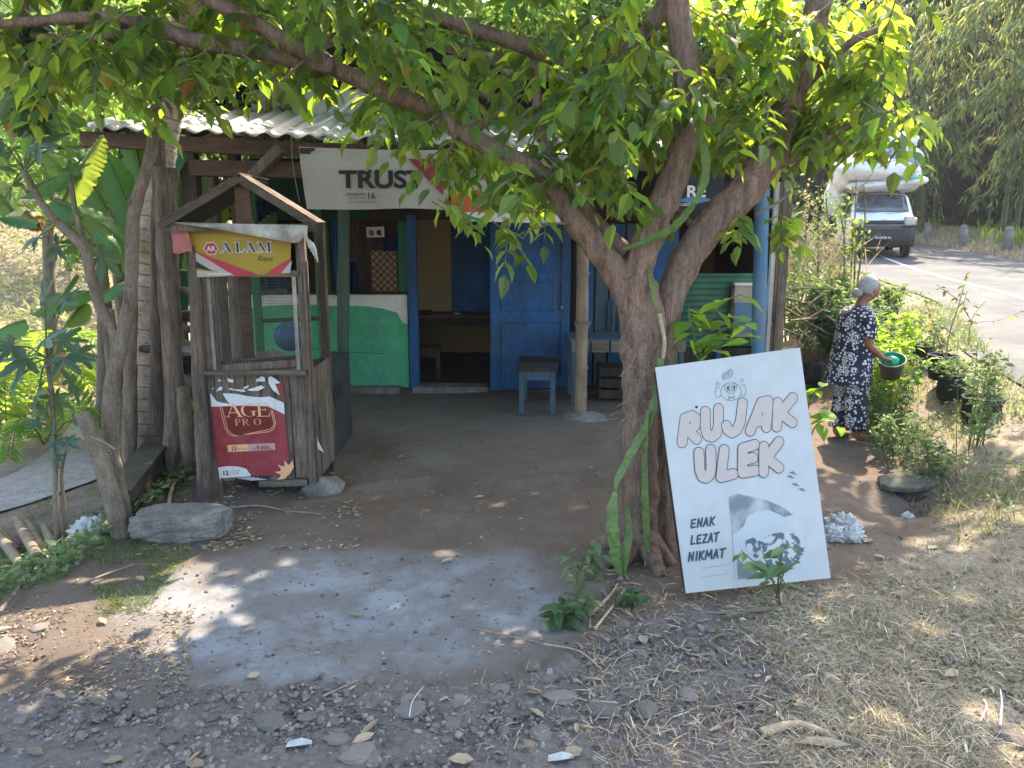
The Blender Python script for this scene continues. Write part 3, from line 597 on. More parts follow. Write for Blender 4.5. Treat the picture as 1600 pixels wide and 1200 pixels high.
# poster and hanging cloths
f = frame(P(573, 371, 9.3), P(600, 371, 9.3), P(573, 355, 9.3)); po = thing('paper_notice', 'small curled paper notice pinned above the lattice window', 'notice', tuple(P(573, 371, 9.3)))
flat('sheet', f, [(0, 0), (.21, .004), (.21, .125), (0, .12)], 0, m_paper, po, t=.003); flat('print', f, [(.03, .02), (.09, .02), (.09, .08), (.03, .09)], .002, m_beige, po); flat('print', f, [(.12, .03), (.18, .02), (.17, .09), (.12, .08)], .002, m_darkwood, po)
def cloth(name, label, u0, u1, v0, v1, Yc, mat, cat='cloth', folds=5, amp=.03):
    a, b = P(u0, v0, Yc), P(u1, v0, Yc); z1 = P(u0, v1, Yc).z; mb = MB(); nu, nv = 24, 10; vs = []
    for j in range(nv + 1):
        for i in range(nu + 1):
            s, t = i / nu, j / nv; vs.append((a.x + (b.x - a.x) * s + .02 * t * math.sin(7 * s), Yc + amp * (.4 + t) * math.sin(2 * math.pi * folds * s + t), a.z + (z1 - a.z) * t))
    o = mb.add(vs, [(j * (nu + 1) + i, j * (nu + 1) + i + 1, (j + 1) * (nu + 1) + i + 1, (j + 1) * (nu + 1) + i) for j in range(nv) for i in range(nu)], True).build(name, mat)
    md = o.modifiers.new('thick', 'SOLIDIFY'); md.thickness = .006; return meta(o, label, cat)
cloth('cloth', 'navy cloth hanging behind the cart roof, left of the green post', 402, 432, 315, 455, 8.7, m_navy, folds=3)
cloth('cloth', 'bright blue cloth hanging between the narrow green upright and the green post', 517, 530, 326, 462, 9.1, M('blue_cloth', (.02, .07, .35), (.012, .04, .22), 6, .8, .1), folds=2)
cloth('cloth', 'dark blue garment on the brown boards right of the green post', 540, 556, 410, 462, 9.35, m_navy, folds=2)
cloth('cloth', 'dark blue square cloth above the lattice window', 598, 620, 368, 392, 9.38, m_navy, folds=1, amp=.01)
cloth('plastic_sheet', 'grey-blue plastic sheet hanging over the table behind the tree trunk', 950, 985, 470, 532, 9.2, m_bluew, 'sheet', 3)

# ---------------- banners under the eave
f = frame(P(498, 327, 7.32), P(702, 327, 7.32), P(498, 240, 7.32))
pxm = (P(702, 327, 7.32) - P(498, 327, 7.32)).length / 204
def bt(u, v): return ((u - 474) * pxm, (327 - v) * pxm)
f.translation = P(474, 327, 7.32)
ban = thing('banner', 'cream vinyl banner with black TRUST lettering and a red wedge under the eave', 'banner', tuple(P(474, 327, 7.32)))
nu, nv = 40, 12; vs = []
TLx, TRx, BLx, BRx = bt(472, 233), bt(697, 238), bt(500, 327), bt(702, 328)
left = [bt(472, 233), bt(473, 260), bt(475, 290), bt(477, 315), bt(480, 327)]
for j in range(nv + 1):
    t = j / nv; q = t * 4; k = min(3, int(q)); fl = q - k; lx = left[k][0] * (1 - fl) + left[k + 1][0] * fl; rx = TRx[0] * (1 - t) + BRx[0] * t
    for i in range(nu + 1):
        s = i / nu; topy = TLx[1] * (1 - s) + TRx[1] * s - .01 * math.sin(math.pi * s); boty = bt(480, 327)[1] - .012 * math.sin(s * 7) * s
        vs.append(f @ Vector((lx + (rx - lx) * s, topy * (1 - t) + boty * t, .008 * math.sin(s * 11) * t - .012 * math.exp(-((t - .13 - .05 * s) / .05) ** 2) * (1 - s * .6))))
MB().add(vs, [(j * (nu + 1) + i, (j + 1) * (nu + 1) + i, (j + 1) * (nu + 1) + i + 1, j * (nu + 1) + i + 1) for j in range(nv) for i in range(nu)], True).build('banner_sheet', m_cream, ban)
ZB = .012
text('TRUST', f, bt(533, 294)[0], bt(533, 294)[1], ZB, 27 * pxm * 1.33, m_ink, ban, bold=.035, sx=1.22, name='brand_lettering')
for du in (577, 590): flat('letter_dot', f, [bt(du, 272), bt(du + 6, 272), bt(du + 6, 267), bt(du, 267)], ZB + .001, m_ink, ban)
text('NEW BRAND', f, *bt(544, 305), ZB, 4.6 * pxm, m_woodb, ban, sx=.98); text('PREMIUM TASTE', f, *bt(545, 311), ZB, 3.6 * pxm, m_woodb, ban); text('FOR MODERN CIGARETTES', f, *bt(545, 317.5), ZB, 3.6 * pxm, m_woodb, ban)
text('16', f, *bt(574, 311), ZB, 13.5 * pxm, m_ink, ban, bold=.01); flat('rule', f, [bt(537, 305.8), bt(571, 305.8), bt(571, 305.2), bt(537, 305.2)], ZB, m_woodb, ban)
flat('red_wedge', f, [bt(640, 251), bt(693, 252), bt(693, 306), bt(691, 304)], ZB, m_red, ban)
flat('dark_patch', f, [bt(473, 235), bt(497, 235), bt(497, 239), bt(490, 241), bt(490, 244), bt(474, 244)], ZB, m_darkwood, ban)
mb = MB()
for i in range(8):
    for j in range(10 if i > 1 else 8):
        u, v = 478 + i * 5.2, 250 + j * 5; x, y = bt(u + (3 if j > 9 else 0), v); r = .0085 * (1 - i / 12)
        mb.poly([f @ Vector((x + r * math.cos(a), y + r * .7 * math.sin(a), ZB)) for a in (0, 1.57, 3.14, 4.71)])
mb.build('dot_pattern', M('grey_dots', (.36, .33, .30), None, 5, .6, 0), ban)['kind'] = 'stuff'
f2 = frame(P(704, 345, 7.36), P(905, 350, 7.36), P(704, 245, 7.36)); b2_ = thing('banner', 'cream and orange banner half hidden by leaves right of the TRUST banner', 'banner', tuple(P(704, 345, 7.36)))
wB = (P(905, 350, 7.36) - P(704, 345, 7.36)).length; q = wB / 201
flat('banner_sheet', f2, [(0, 0), (wB, 0), (wB, 103 * q), (0, 103 * q)], 0, m_cream, b2_, t=.003)
pts = [(0, 12 * q), (0, 45 * q)] + [((10 + i * 10) * q, (47 - .06 * i * i + 2 * math.sin(i)) * q) for i in range(16)] + [(170 * q, 12 * q)]
flat('orange_swoosh', f2, pts, .004, m_orange, b2_)
flat('white_band', f2, [(0, 0), (wB, 0), (wB, 14 * q), (0, 14 * q)], .006, m_white, b2_)
text('it', f2, 18 * q, 56 * q, .004, 30 * q, m_ink, b2_, bold=.01); strokes('flourish', f2, [[(18 * q, 50 * q), (25 * q, 46 * q), (33 * q, 45 * q), (42 * q, 48 * q)]], 1.2 * q, .005, m_ink, b2_)
for i, ch in enumerate('nna'): text(ch, f2, (100 + i * 13) * q, 38 * q, .005, 26 * q, m_ink, b2_, bold=.08); text(ch, f2, (100 + i * 13) * q, 38 * q, .007, 26 * q, m_white, b2_, bold=.02)
text('18+', f2, 78 * q, 3 * q, .008, 8 * q, m_ink, b2_); strokes('small_print', f2, [[(30 * q, 5 * q), (70 * q, 5 * q)]], .8 * q, .008, m_tarp, b2_)
f3 = frame(P(1035, 330, 7.36), P(1130, 330, 7.36), P(1035, 268, 7.36)); b3_ = thing('banner', 'dark banner with white RE lettering behind the forked tree', 'banner', tuple(P(1035, 330, 7.36)))
q3 = (P(1130, 330, 7.36) - P(1035, 330, 7.36)).length / 95
flat('banner_sheet', f3, [(0, 0), (95 * q3, 0), (95 * q3, 62 * q3), (0, 62 * q3)], 0, m_ink, b3_, t=.003); text('RE', f3, 36 * q3, 22 * q3, .003, 24 * q3, m_white, b3_, bold=.03, sx=1.15)
text('E', f3, 12 * q3, 22 * q3, .003, 24 * q3, m_white, b3_, bold=.03, sx=1.15)
flat('blue_swoosh', f3, [(20 * q3, 16 * q3), (50 * q3, 24 * q3), (80 * q3, 17 * q3), (50 * q3, 11 * q3)], .002, m_bluel, b3_); text('CLUBBER', f3, 20 * q3, 8 * q3, .004, 6 * q3, m_white, b3_)
# white hose sagging over the roof and thin wires
pp, rr = path_px([(395, 192, 7.9, .012), (440, 202, 7.9, .012), (480, 200, 7.9, .012), (515, 186, 7.9, .012), (545, 162, 7.9, .012), (560, 150, 8.0, .012)], 6); meta(MB().tube(pp, rr, 8).build('hose', m_pipe), 'white hose sagging across the zinc verandah roof', 'hose')
for k, (rows, lb) in enumerate(((((270, 175, 7.2, .004), (330, 185, 7.2, .004), (395, 200, 7.3, .004)), 'thin cable lying over the left end of the zinc roof'), (((455, 210, 7.25, .0035), (458, 260, 7.25, .0035), (468, 316, 7.25, .0035)), 'thin dry vine hanging from the eave left of the TRUST banner'))):
    pp, rr = path_px(rows, 5); meta(MB().tube(pp, rr, 5).build('cable' if k == 0 else 'hanging_vine', m_twig), lb, 'cable' if k == 0 else 'vine')
# ================================================================ food cart
CX, CY = -1.815, 5.42
cart = thing('food_cart', 'weathered wooden food cart with gable roof, yellow banner and torn red poster', 'food cart', (0, 0, 0))
def cz(v): return P(400, v, CY).z
def cxp(u, v): return P(u, v, CY).x - CX
def cp(name, mb, mat, parent=None, bevel=0.0): return mb.build(name, mat, parent or cart, bevel=bevel)
W2 = .375
zf, zl, zt, ze = cz(752), cz(578), cz(430), cz(350)     # cabinet bottom, ledge, window top, eave
for x, y, zz in ((-W2 + .02, .02, -.03), (W2 - .03, .02, .06), (-W2 + .02, .58, 0), (W2 - .03, .58, 0)):
    cp('corner_post', MB().beam((x, y, zz), (x, y, ze), .06, .05, (0, 1, 0), .004), m_wood)
cp('trim_strip', MB().beam((-W2 + .065, -.005, zl), (-W2 + .065, -.005, zt), .025, .02, (0, 1, 0), .002), m_palewood); cp('trim_strip', MB().beam((-W2 + .095, -.002, zl), (-W2 + .095, -.002, zt + .02), .022, .02, (0, 1, 0), .002), m_wood)
cp('trim_strip', MB().beam((W2 - .085, -.005, zl), (W2 - .085, -.005, zt), .028, .02, (0, 1, 0), .002), m_palewood); cp('trim_strip', MB().beam((W2 + .005, -.004, zf), (W2 + .005, -.004, zt + .1), .02, .03, (0, 1, 0), .002), m_wood)
cp('trim_strip', MB().beam((W2 - .005, -.025, zf), (W2 - .005, -.025, zt + .05), .012, .02, (0, 1, 0), .002), m_wood)
cp('window_rail', MB().beam((-W2 + .05, -.006, zt + .01), (W2 - .05, -.006, zt + .01), .03, .04), m_woodh); cp('ledge', MB().box((-.01, -.02, zl - .012), (.72, .09, .028), jit=.003), m_woodh)
cp('ledge', MB().box((-.01, .3, zl - .02), (.68, .5, .015)), m_darkwood); cp('sill_board', MB().beam((-W2 + .07, .02, zl + .02), (W2 - .1, .03, zl + .075), .02, .06), m_darkwood); cp('sill_board', MB().beam((-W2 + .07, .0, zl + .01), (W2 - .1, .0, zl + .05), .012, .05), m_wood)
ppl = [(-W2 + .05 + i * .108, .105) for i in range(6)]
for i, (x, w_) in enumerate(ppl): cp('plank', MB().box((x + .053, .012 + .003 * (i % 2), (zf + zl) / 2 + .01 * (i % 3 - 1)), (w_ - .006, .018, zl - zf - .03), jit=.003), m_wood)
for i in range(5): cp('side_plank', MB().box((W2 - .005, .09 + i * .11, (zf + zl) / 2), (.016, .10, zl - zf), jit=.003), m_wood)
for i in range(5): cp('side_plank', MB().box((-W2 + .01, .09 + i * .11, (zf + zl) / 2), (.016, .10, zl - zf), jit=.003), m_wood)
cp('bottom_board', MB().box((0, .3, zf + .01), (.70, .56, .02)), m_darkwood); cp('bottom_strip', MB().beam((-.05, -.012, zf - .015), (W2 - .07, -.012, zf - .005), .015, .045, jit=.004), m_woodh)
for k, (v, x0, x1) in enumerate(((466, -.12, .10), (512, -.12, .36))): cp('inner_shelf_bar', MB().beam((x0, .5, cz(v) - .01), (x1, .42, cz(v) + .02), .03, .03), m_darkwood)
# wire mesh of the window
mb = MB()
for i in range(33): x = -W2 + .11 + i * .0172; mb.box((x, .012, (zl + zt) / 2), (.0016, .0016, zt - zl))
for i in range(34): z = zl + .02 + i * (zt - zl) / 34; mb.box((0, .014, z), (.58, .0016, .0016))
cp('wire_mesh', mb, m_wire)['kind'] = 'stuff'
# gable roof
er = cz(349); pk_ = cz(277); hw_ = .545; lx, rx = cxp(266, 349), cxp(503, 351); px_ = cxp(386, 276)
for s, x in ((-1, lx), (1, rx)):
    a, b = Vector((x, 0, er)), Vector((px_, 0, pk_)); L_ = (b - a).length; d = (b - a).normalized(); nn = Vector((-d.z, 0, d.x)) * (1 if s < 0 else -1)
    rot = Matrix((d, Vector((0, 1, 0)), d.cross(Vector((0, 1, 0))))).transposed()
    dp = .62 if s < 0 else .24; r_ = cp('roof_panel', MB().box((a + b) / 2 + Vector((0, -.17 + dp / 2, .010)), (L_ + .02, dp, .008), rot), m_wood)
    cp('roof_board', MB().box((a + b) / 2 + Vector((0, -.165 + dp / 2, -.008)), (L_, dp - .02, .018), rot), m_darkwood)
    cp('bargeboard', MB().beam(a + Vector((0, -.165, -.022)), b + Vector((0, -.165, -.022)), .018, .045, jit=.003), M('dark_barge', (.12, .10, .085), (.05, .042, .036), 9, .9, .5, (.2, 1, 1)))
cp('tie_beam', MB().beam((lx + .02, -.12, er - .03), (rx - .02, -.12, er - .03), .04, .05), m_wood); cp('tie_beam', MB().beam((-W2, .58, er - .03), (W2, .58, er - .03), .04, .05), m_darkwood)
cp('king_post', MB().box((px_ - .005, -.09, (er + pk_) / 2 - .03), (.105, .03, pk_ - er - .06), jit=.003), m_woodb)
# drooping tarp strip
mb = MB(); nu, nv = 30, 5; vs = []
for i in range(nu + 1):
    t = i / nu; u = 266 + (482 - 266) * t; vt = 347 + 5 * t; vb = 348 + 3 * t + 33 * t ** 1.15 * (1 if t < .93 else .75 + .2 * math.sin(90 * t))
    for j in range(nv + 1):
        s = j / nv; v = vt * (1 - s) + vb * s; p = P(u, v, CY - .17); vs.append((p.x - CX, -.17 - .03 * math.sin(3.1 * s) * t + .012 * math.sin(11 * t + 3 * s), p.z))
tarp = thing('tarp_strip', 'dirty grey tarp strip drooping from the cart eave above the yellow banner', 'tarp', (0, 0, 0))
MB().add(vs, [(i * (nv + 1) + j, (i + 1) * (nv + 1) + j, (i + 1) * (nv + 1) + j + 1, i * (nv + 1) + j + 1) for i in range(nu) for j in range(nv)], True).build('sheet', m_tarp, tarp)
for k in range(5):
    p = P(476 + 3 * k, 372 + 3 * k, CY - .17); MB().tube([(p.x - CX, -.17, p.z + .02), (p.x - CX + .02, -.175, p.z - .02), (p.x - CX + .03, -.17, p.z - .07 - .01 * k)], .006, 5).build('frayed_end', m_tarp, tarp)
# yellow banner
f = frame((cxp(312, 430), -.05, cz(433)), (cxp(457, 428), -.05, cz(431)), (cxp(312, 430), -.05, cz(363))); k_ = (cxp(457, 430) - cxp(312, 430)) / 145
def q(u, v): return ((u - 312) * k_, (433 - v) * k_)
yb_ = thing('banner', 'yellow and crimson ALAM banner across the top of the cart window', 'banner', (0, 0, 0))
flat('banner_sheet', f, [q(303, 363), q(312, 433), q(457, 429), q(462, 372), q(380, 362)], 0, m_yel, yb_, t=.004)
flat('crimson_band', f, [q(306, 390), q(316, 396), q(366, 432), q(408, 430)], .002, m_crim, yb_); flat('crimson_band', f, [q(418, 429), q(459, 405), q(457, 429)], .002, m_crim, yb_)
flat('pale_band', f, [q(307, 395), q(310, 414), q(372, 432), q(316, 396)][::1], .003, m_cream, yb_); flat('black_wedge', f, [q(309, 405), q(311, 418), q(338, 424)], .004, m_ink, yb_); flat('pale_band', f, [q(312, 422), q(312, 432), q(365, 431), q(350, 425)], .0035, m_cream, yb_)
flat('pale_band', f, [q(443, 428), q(461, 409), q(457, 428)], .003, m_cream, yb_)
hexa = [(338 + 10.5 * math.cos(a * math.pi / 3), 389 + 9.5 * math.sin(a * math.pi / 3)) for a in range(6)]
flat('emblem_border', f, [q(338 + (u - 338) * 1.12, 389 + (v - 389) * 1.12) for u, v in hexa], .003, m_paper, yb_); flat('emblem', f, [q(u, v) for u, v in hexa], .004, m_crim, yb_); text('AR', f, *q(331.5, 393), .005, 10.5 * k_, m_paper, yb_, bold=.02, name='emblem_letters')
def serif(ch, u0, v0, h, wd, col_, z, par, fr_, qq, g=0.0):
    """heavy roman capitals from slabs: thin and thick stems with feet; g grows them into a border"""
    S = {'A': [((.08, 0), (.46, 1), .07), ((.46, 1), (.86, 0), .22), ((.24, .34), (.66, .34), .06), ((-.04, .02), (.22, .02), .05), ((.66, .02), (1.04, .02), .05)],
         'L': [((.25, 0), (.25, 1), .22), ((.05, .98), (.46, .98), .05), ((.05, .02), (.86, .02), .05), ((.86, .0), (.88, .3), .05)],
         'M': [((.12, 0), (.12, 1), .07), ((.12, 1), (.50, .05), .20), ((.50, .05), (.84, 1), .06), ((.86, 0), (.86, 1), .20), ((-.03, .02), (.27, .02), .05), ((.70, .02), (1.03, .02), .05), ((-.03, .98), (.16, .98), .05), ((.84, .98), (1.03, .98), .05)],
         'G': [((.88, .78), (.80, .94), .06), ((.80, .94), (.56, 1.0), .06), ((.56, 1.0), (.30, .90), .12), ((.30, .90), (.16, .66), .19), ((.16, .66), (.16, .34), .20), ((.16, .34), (.30, .10), .19), ((.30, .10), (.56, 0), .12), ((.56, 0), (.84, .12), .07), ((.82, .08), (.82, .42), .17), ((.64, .42), (1.0, .42), .05), ((.88, .78), (.88, 1.0), .05)],
         'E': [((.22, 0), (.22, 1), .19), ((.04, .98), (.80, .98), .05), ((.04, .02), (.84, .02), .05), ((.22, .52), (.62, .52), .05), ((.80, .98), (.80, .76), .05), ((.84, .02), (.86, .28), .05), ((.62, .42), (.62, .62), .05)],
         'P': [((.22, 0), (.22, 1), .16), ((.04, .98), (.6, .98), .05), ((.04, .02), (.42, .02), .05), ((.6, .97), (.78, .86), .10), ((.78, .86), (.78, .64), .15), ((.78, .64), (.6, .50), .10), ((.6, .48), (.22, .48), .05)],
         'R': [((.22, 0), (.22, 1), .16), ((.04, .98), (.6, .98), .05), ((.04, .02), (.42, .02), .05), ((.6, .97), (.76, .86), .10), ((.76, .86), (.76, .66), .15), ((.76, .66), (.6, .52), .10), ((.6, .50), (.22, .50), .05), ((.46, .50), (.90, .02), .14), ((.80, .02), (1.02, .02), .05)],
         'O': [((.5, 1), (.24, .88), .08), ((.24, .88), (.12, .64), .15), ((.12, .64), (.12, .36), .16), ((.12, .36), (.24, .12), .15), ((.24, .12), (.5, 0), .08), ((.5, 0), (.76, .12), .08), ((.76, .12), (.88, .36), .15), ((.88, .36), (.88, .64), .16), ((.88, .64), (.76, .88), .15), ((.76, .88), (.5, 1), .08)]}[ch]
    mb = MB(); kk = 0
    for (x0, y0), (x1, y1), t in S:
        a = Vector((x0 * wd, y0 * h)); b = Vector((x1 * wd, y1 * h)); d = b - a; hd = abs(d.y) > abs(d.x) * .3; tt = t * h * .5 + g
        nrm = Vector((1, 0)) if hd else Vector((0, 1)); dd = d.normalized() * (g + (0 if hd else 0)); a2 = a - dd; b2 = b + dd
        ps = [a2 - nrm * tt, a2 + nrm * tt, b2 + nrm * tt, b2 - nrm * tt]; o0 = Vector(qq(u0, v0))
        ps = [o0 + p for p in ps]; ar = sum(ps[i].x * ps[(i + 1) % 4].y - ps[(i + 1) % 4].x * ps[i].y for i in range(4))
        if ar < 0: ps = ps[::-1]
        mb.poly([fr_ @ Vector((p.x, p.y, z + kk * .0001)) for p in ps]); kk += 1
    return mb.build('letter', col_, par)
for ch, u, wd in (('A', 353, 17), ('L', 375, 16), ('A', 390, 17), ('M', 411, 19)):
    serif(ch, u, 395.5, 15 * k_, wd * k_, m_paper, .003, yb_, f, q, g=.0045); serif(ch, u, 395.5, 15 * k_, wd * k_, m_ink, .005, yb_, f, q)
text('Raya', f, *q(406, 409), .004, 12 * k_, m_ink, yb_, shear=.45, bold=-.008, sx=1.1, name='script_lettering')
mb = MB()
for i in range(16): x, y = q(373 + i * 1.9, 375); mb.poly([f @ Vector((x + .0025 * math.cos(a), y + .0025 * math.sin(a), .004)) for a in (0, 1.57, 3.14, 4.71)])
mb.build('dotted_line', m_paper, yb_)['kind'] = 'stuff'; flat('small_strip', f, [q(330, 427), q(366, 427), q(366, 428.5), q(330, 428.5)], .005, m_paper, yb_)
# faded red cloth wrapped on the left side
mb = MB(); a = Vector((lx + .02, -.06, cz(357))); vs = []
for j in range(7):
    for i in range(9):
        s, t = i / 8, j / 6; p = P(272 + (303 - 272) * s + 6 * t, 358 + 36 * t + 2 * math.sin(6 * s), CY); vs.append((p.x - CX, -.10 + .03 * (1 - s) + .012 * math.sin(5 * s + 4 * t), p.z))
sc_ = thing('faded_cloth', 'faded red cloth wrapped round the left end of the cart eave', 'cloth', (0, 0, 0)); MB().add(vs, [(j * 9 + i, (j + 1) * 9 + i, (j + 1) * 9 + i + 1, j * 9 + i + 1) for j in range(6) for i in range(8)], True).build('sheet', m_pink, sc_)
# torn red poster on the cabinet
f = frame((cxp(343, 752), -.012, cz(752)), (cxp(455, 750), -.012, cz(750)), (cxp(343, 752), -.012, cz(600))); k2 = (cxp(455, 752) - cxp(343, 752)) / 113; vh = (cz(600) - cz(752)) / 152
def r(u, v): return ((u - 343) * k2 - (752 - v) * .0, (752 - v) * vh)
pos = thing('poster', 'torn dark red AGE PRO poster pasted on the lower planks of the cart', 'poster', (0, 0, 0))
flat('red_sheet', f, [r(344, 745), r(341, 636), r(357, 633), r(390, 634), r(430, 636), r(438, 640), r(455, 648), r(456, 742), r(440, 742), r(400, 745)], .0, m_red, pos, t=.002)
flat('red_sheet', f, [r(443, 604), r(455, 600), r(456, 626), r(450, 618)], .0, m_red, pos, t=.002)
flat('torn_white_layer', f, [r(343, 634), r(343, 613), r(352, 626), r(372, 631), r(366, 622), r(362, 614), r(384, 615), r(400, 619), r(420, 621), r(434, 620), r(438, 622), r(455, 630), r(455, 648), r(440, 640), r(430, 635), r(390, 633), r(355, 634)], .003, m_paper, pos, t=.003)
for pts in ([(352, 611), (358, 604), (363, 604), (362, 609)], [(356, 592), (363, 595), (358, 596)], [(371, 591), (381, 594), (380, 598), (373, 597)], [(372, 608), (392, 612), (398, 612), (396, 609), (380, 608), (374, 606)], [(394, 606), (404, 602), (402, 606), (396, 608)], [(400, 609), (412, 606), (422, 603), (428, 606), (418, 611), (405, 611)], [(415, 594), (421, 591), (424, 589), (429, 591), (429, 597), (416, 597)], [(434, 592), (438, 589), (446, 594), (452, 600), (444, 601), (450, 619), (440, 611), (434, 600)], [(346, 606), (349, 605), (348, 608)]):
    flat('paper_scrap', f, [r(*p) for p in pts], .002, m_paper, pos, t=.002)
flat('emblem_plate', f, [r(360, 634), r(426, 636), r(433, 640), r(437, 668), r(431, 673), r(372, 681), r(366, 676)], .001, m_dred, pos)
for off in (0, 5): strokes('gold_border', f, [[r(356 + off * .6, 634), r(361 + off * .8, 668 + off * .5), r(366 + off, 677), r(373 + off, 680), r(430 + off * .2, 674 - off * .7), r(437, 669 - off), r(440 - off * .5, 660), r(436 - off * .4, 641)]], 1.0 * k2, .003, m_gold, pos)
for ch, u, wd in (('A', 365, 25), ('G', 386, 26), ('E', 411, 24)): serif(ch, u, 650.5, 20 * vh, wd * k2, m_gold, .004, pos, f, r)
for ch, u, wd in (('P', 377, 10), ('R', 388, 11), ('O', 406, 12)): serif(ch, u, 663.5, 10 * vh, wd * k2, m_gold, .004, pos, f, r)
flat('price_strip', f, [r(362, 694), r(395, 693), r(395, 704), r(362, 705)], .003, m_gold, pos); flat('price_strip', f, [r(395.4, 693), r(436, 692), r(436, 703), r(395.4, 704)], .003, M('pale_strip', (.45, .30, .30), (.4, .25, .25), 3, .5, 0), pos)
text('12', f, *r(367, 702.5), .004, 9 * k2, m_dred, pos, bold=.03); text('BATANG', f, *r(377, 701.5), .004, 4 * k2, m_red, pos); text('Rp', f, *r(400, 701.5), .004, 5 * k2, m_red, pos); text('9.000,-', f, *r(407, 702), .004, 9 * k2, m_dred, pos, bold=.02)
flat('white_corner', f, [r(345, 751), r(344, 729), r(358, 727), r(376, 728), r(388, 732), r(394, 741), r(394, 744), r(346, 746)], .003, m_paper, pos); text('12', f, *r(350, 741), .005, 10 * k2, m_red, pos, bold=.04); text('KRETEK', f, *r(364, 736), .005, 4 * k2, m_pink, pos); text('FILTER', f, *r(364, 740), .005, 4 * k2, m_pink, pos)
for a in range(9):
    an = math.pi * (.42 + a * .085 * 1.05); c0 = r(456, 741); L_ = (24 if a % 2 == 0 else 17) * k2; d = Vector((math.cos(an), math.sin(an))); n_ = Vector((-d.y, d.x)) * L_ * .16; c_ = Vector(c0)
    flat('leaf_motif', f, [tuple(c_), tuple(c_ + d * L_ * .5 + n_), tuple(c_ + d * L_), tuple(c_ + d * L_ * .5 - n_)], .003 + a * .0002, m_gold, pos)
flat('lower_print', f, [r(368, 751), r(370, 744), r(425, 744), r(408, 751)], .002, m_ink, pos)
for i in range(4): strokes('white_streak', f, [[r(374 + 6 * i, 746.5 + i * 1.2), r(400 + 6 * i, 745.8 + i * 1.1)]], .9 * k2, .004 + i * .0002, m_paper, pos)
flat('loose_flap', frame((cxp(485, 700), .02, cz(700)), (cxp(500, 700), .05, cz(700)), (cxp(485, 700), .02, cz(650))), [(0, .24), (.02, .20), (.05, .05), (.09, -.05), (.03, .0), (-.01, .14)], .012, m_paper, pos)
# things in the cart window
bw = thing('blue_bowl', 'dark blue plastic bowl standing on edge inside the cart window', 'bowl', (0, 0, 0)); MB().lathe((cxp(424, 537), .42, cz(541)), [(.005, -.05), (.06, -.048), (.105, -.01), (.118, .03), (.112, .03), (.1, -.005), (.055, -.04), (.004, -.042)], 24, rot=Matrix.Rotation(R(-80), 3, 'X')).build('shell', m_bplas, bw)
tl = thing('rag_pile', 'crumpled grey rag on the shelf inside the cart window', 'cloth', (0, 0, 0)); MB().sphere((cxp(398, 555), .33, zl + .04), (.11, .09, .05), 20, 12, fn=lambda p: p * (1 + .35 * mn.noise(p * 4))).build('cloth', m_wood, tl)
for o in (cart, tarp, yb_, sc_, pos, bw, tl): o.location = (CX, CY, 0)
# stone under the right foot, dark clay stove block behind
meta(MB().sphere((CX + .40, CY + .06, .03), (.16, .13, .09), 16, 10, fn=lambda p: p * (1 + .3 * mn.noise(p * 2))).build('stone', m_conc), 'dark flat stone propping the right foot of the cart', 'stone')
kb = thing('storage_box', 'dark round-topped box standing behind the cart beside the green post', 'box', (0, 0, 0))
bx0, bx1, by0, by1 = P(478, 600, 6.3).x, P(516, 600, 6.3).x, 6.3, 7.1; prof = [(by0, 0), (by0, .62), (by0 + .03, .72), (by0 + .12, .79), (by0 + .3, .81), (by1, .81), (by1, 0)]
n = len(prof); vs = [(bx0, y, z) for y, z in prof] + [(bx1, y, z) for y, z in prof]
MB().add(vs, [tuple(range(n)), tuple(range(2 * n - 1, n - 1, -1))] + [(i, i + n, (i + 1) % n + n, (i + 1) % n) for i in range(n)]).build('body', M('dark_green_metal', (.04, .05, .045), (.025, .03, .028), 6, .7, .3, dirt=(.07, .05, .04), damt=.6), kb, bevel=.01)
MB().box((bx1 + .004, by0 + .2, .55), (.02, .3, .10)).build('handle_plate', m_ink, kb); MB().box(((bx0 + bx1) / 2, by0 - .01, .35), (bx1 - bx0 - .06, .015, .5)).build('front_panel', m_darkwood, kb)
# ================================================================ stakes, wood stack, wall on the left
def stake(label, rows, mat, name='wooden_stake', seg=12, rough=.22, group=None):
    pp, rr = path_px(rows, 6); o = MB().tube(pp, rr, seg, rough, seed=random.random() * 50, freq=7).build(name, mat); return meta(o, label, 'post', group)
g_ = 'upright timbers left of the food cart'
stake('tallest thick grey timber upright between the palm trunk and the cart', [(262, 768, 6.05, .085), (272, 640, 6.05, .075), (266, 500, 6.05, .078), (262, 380, 6.05, .085), (258, 262, 6.05, .08)], m_wood, group=g_)
stake('cracked dark upright just left of the tallest grey timber', [(246, 720, 6.35, .06), (246, 560, 6.35, .06), (246, 420, 6.35, .055), (248, 300, 6.35, .05), (249, 215, 6.35, .045)], m_wood, group=g_)
stake('short pale stub post under the stacked wood', [(296, 745, 6.0, .05), (290, 660, 6.0, .055), (286, 604, 6.0, .05)], m_bark2, group=g_)
stake('slim crooked pole standing against the left edge of the cart', [(322, 800, 5.32, .065), (318, 700, 5.35, .055), (310, 560, 5.4, .05), (306, 440, 5.4, .042), (303, 385, 5.4, .04)], m_wood, group=g_)
stake('short dark green pipe behind the tallest grey timber', [(285, 498, 6.4, .045), (285, 460, 6.4, .045), (285, 422, 6.4, .045)], m_dgreen, 'pipe', rough=0, group=None)
stake('dark leaning splint behind the short stub post', [(276, 740, 6.5, .035), (280, 690, 6.5, .035), (278, 600, 6.5, .03)], m_darkwood, group=g_)
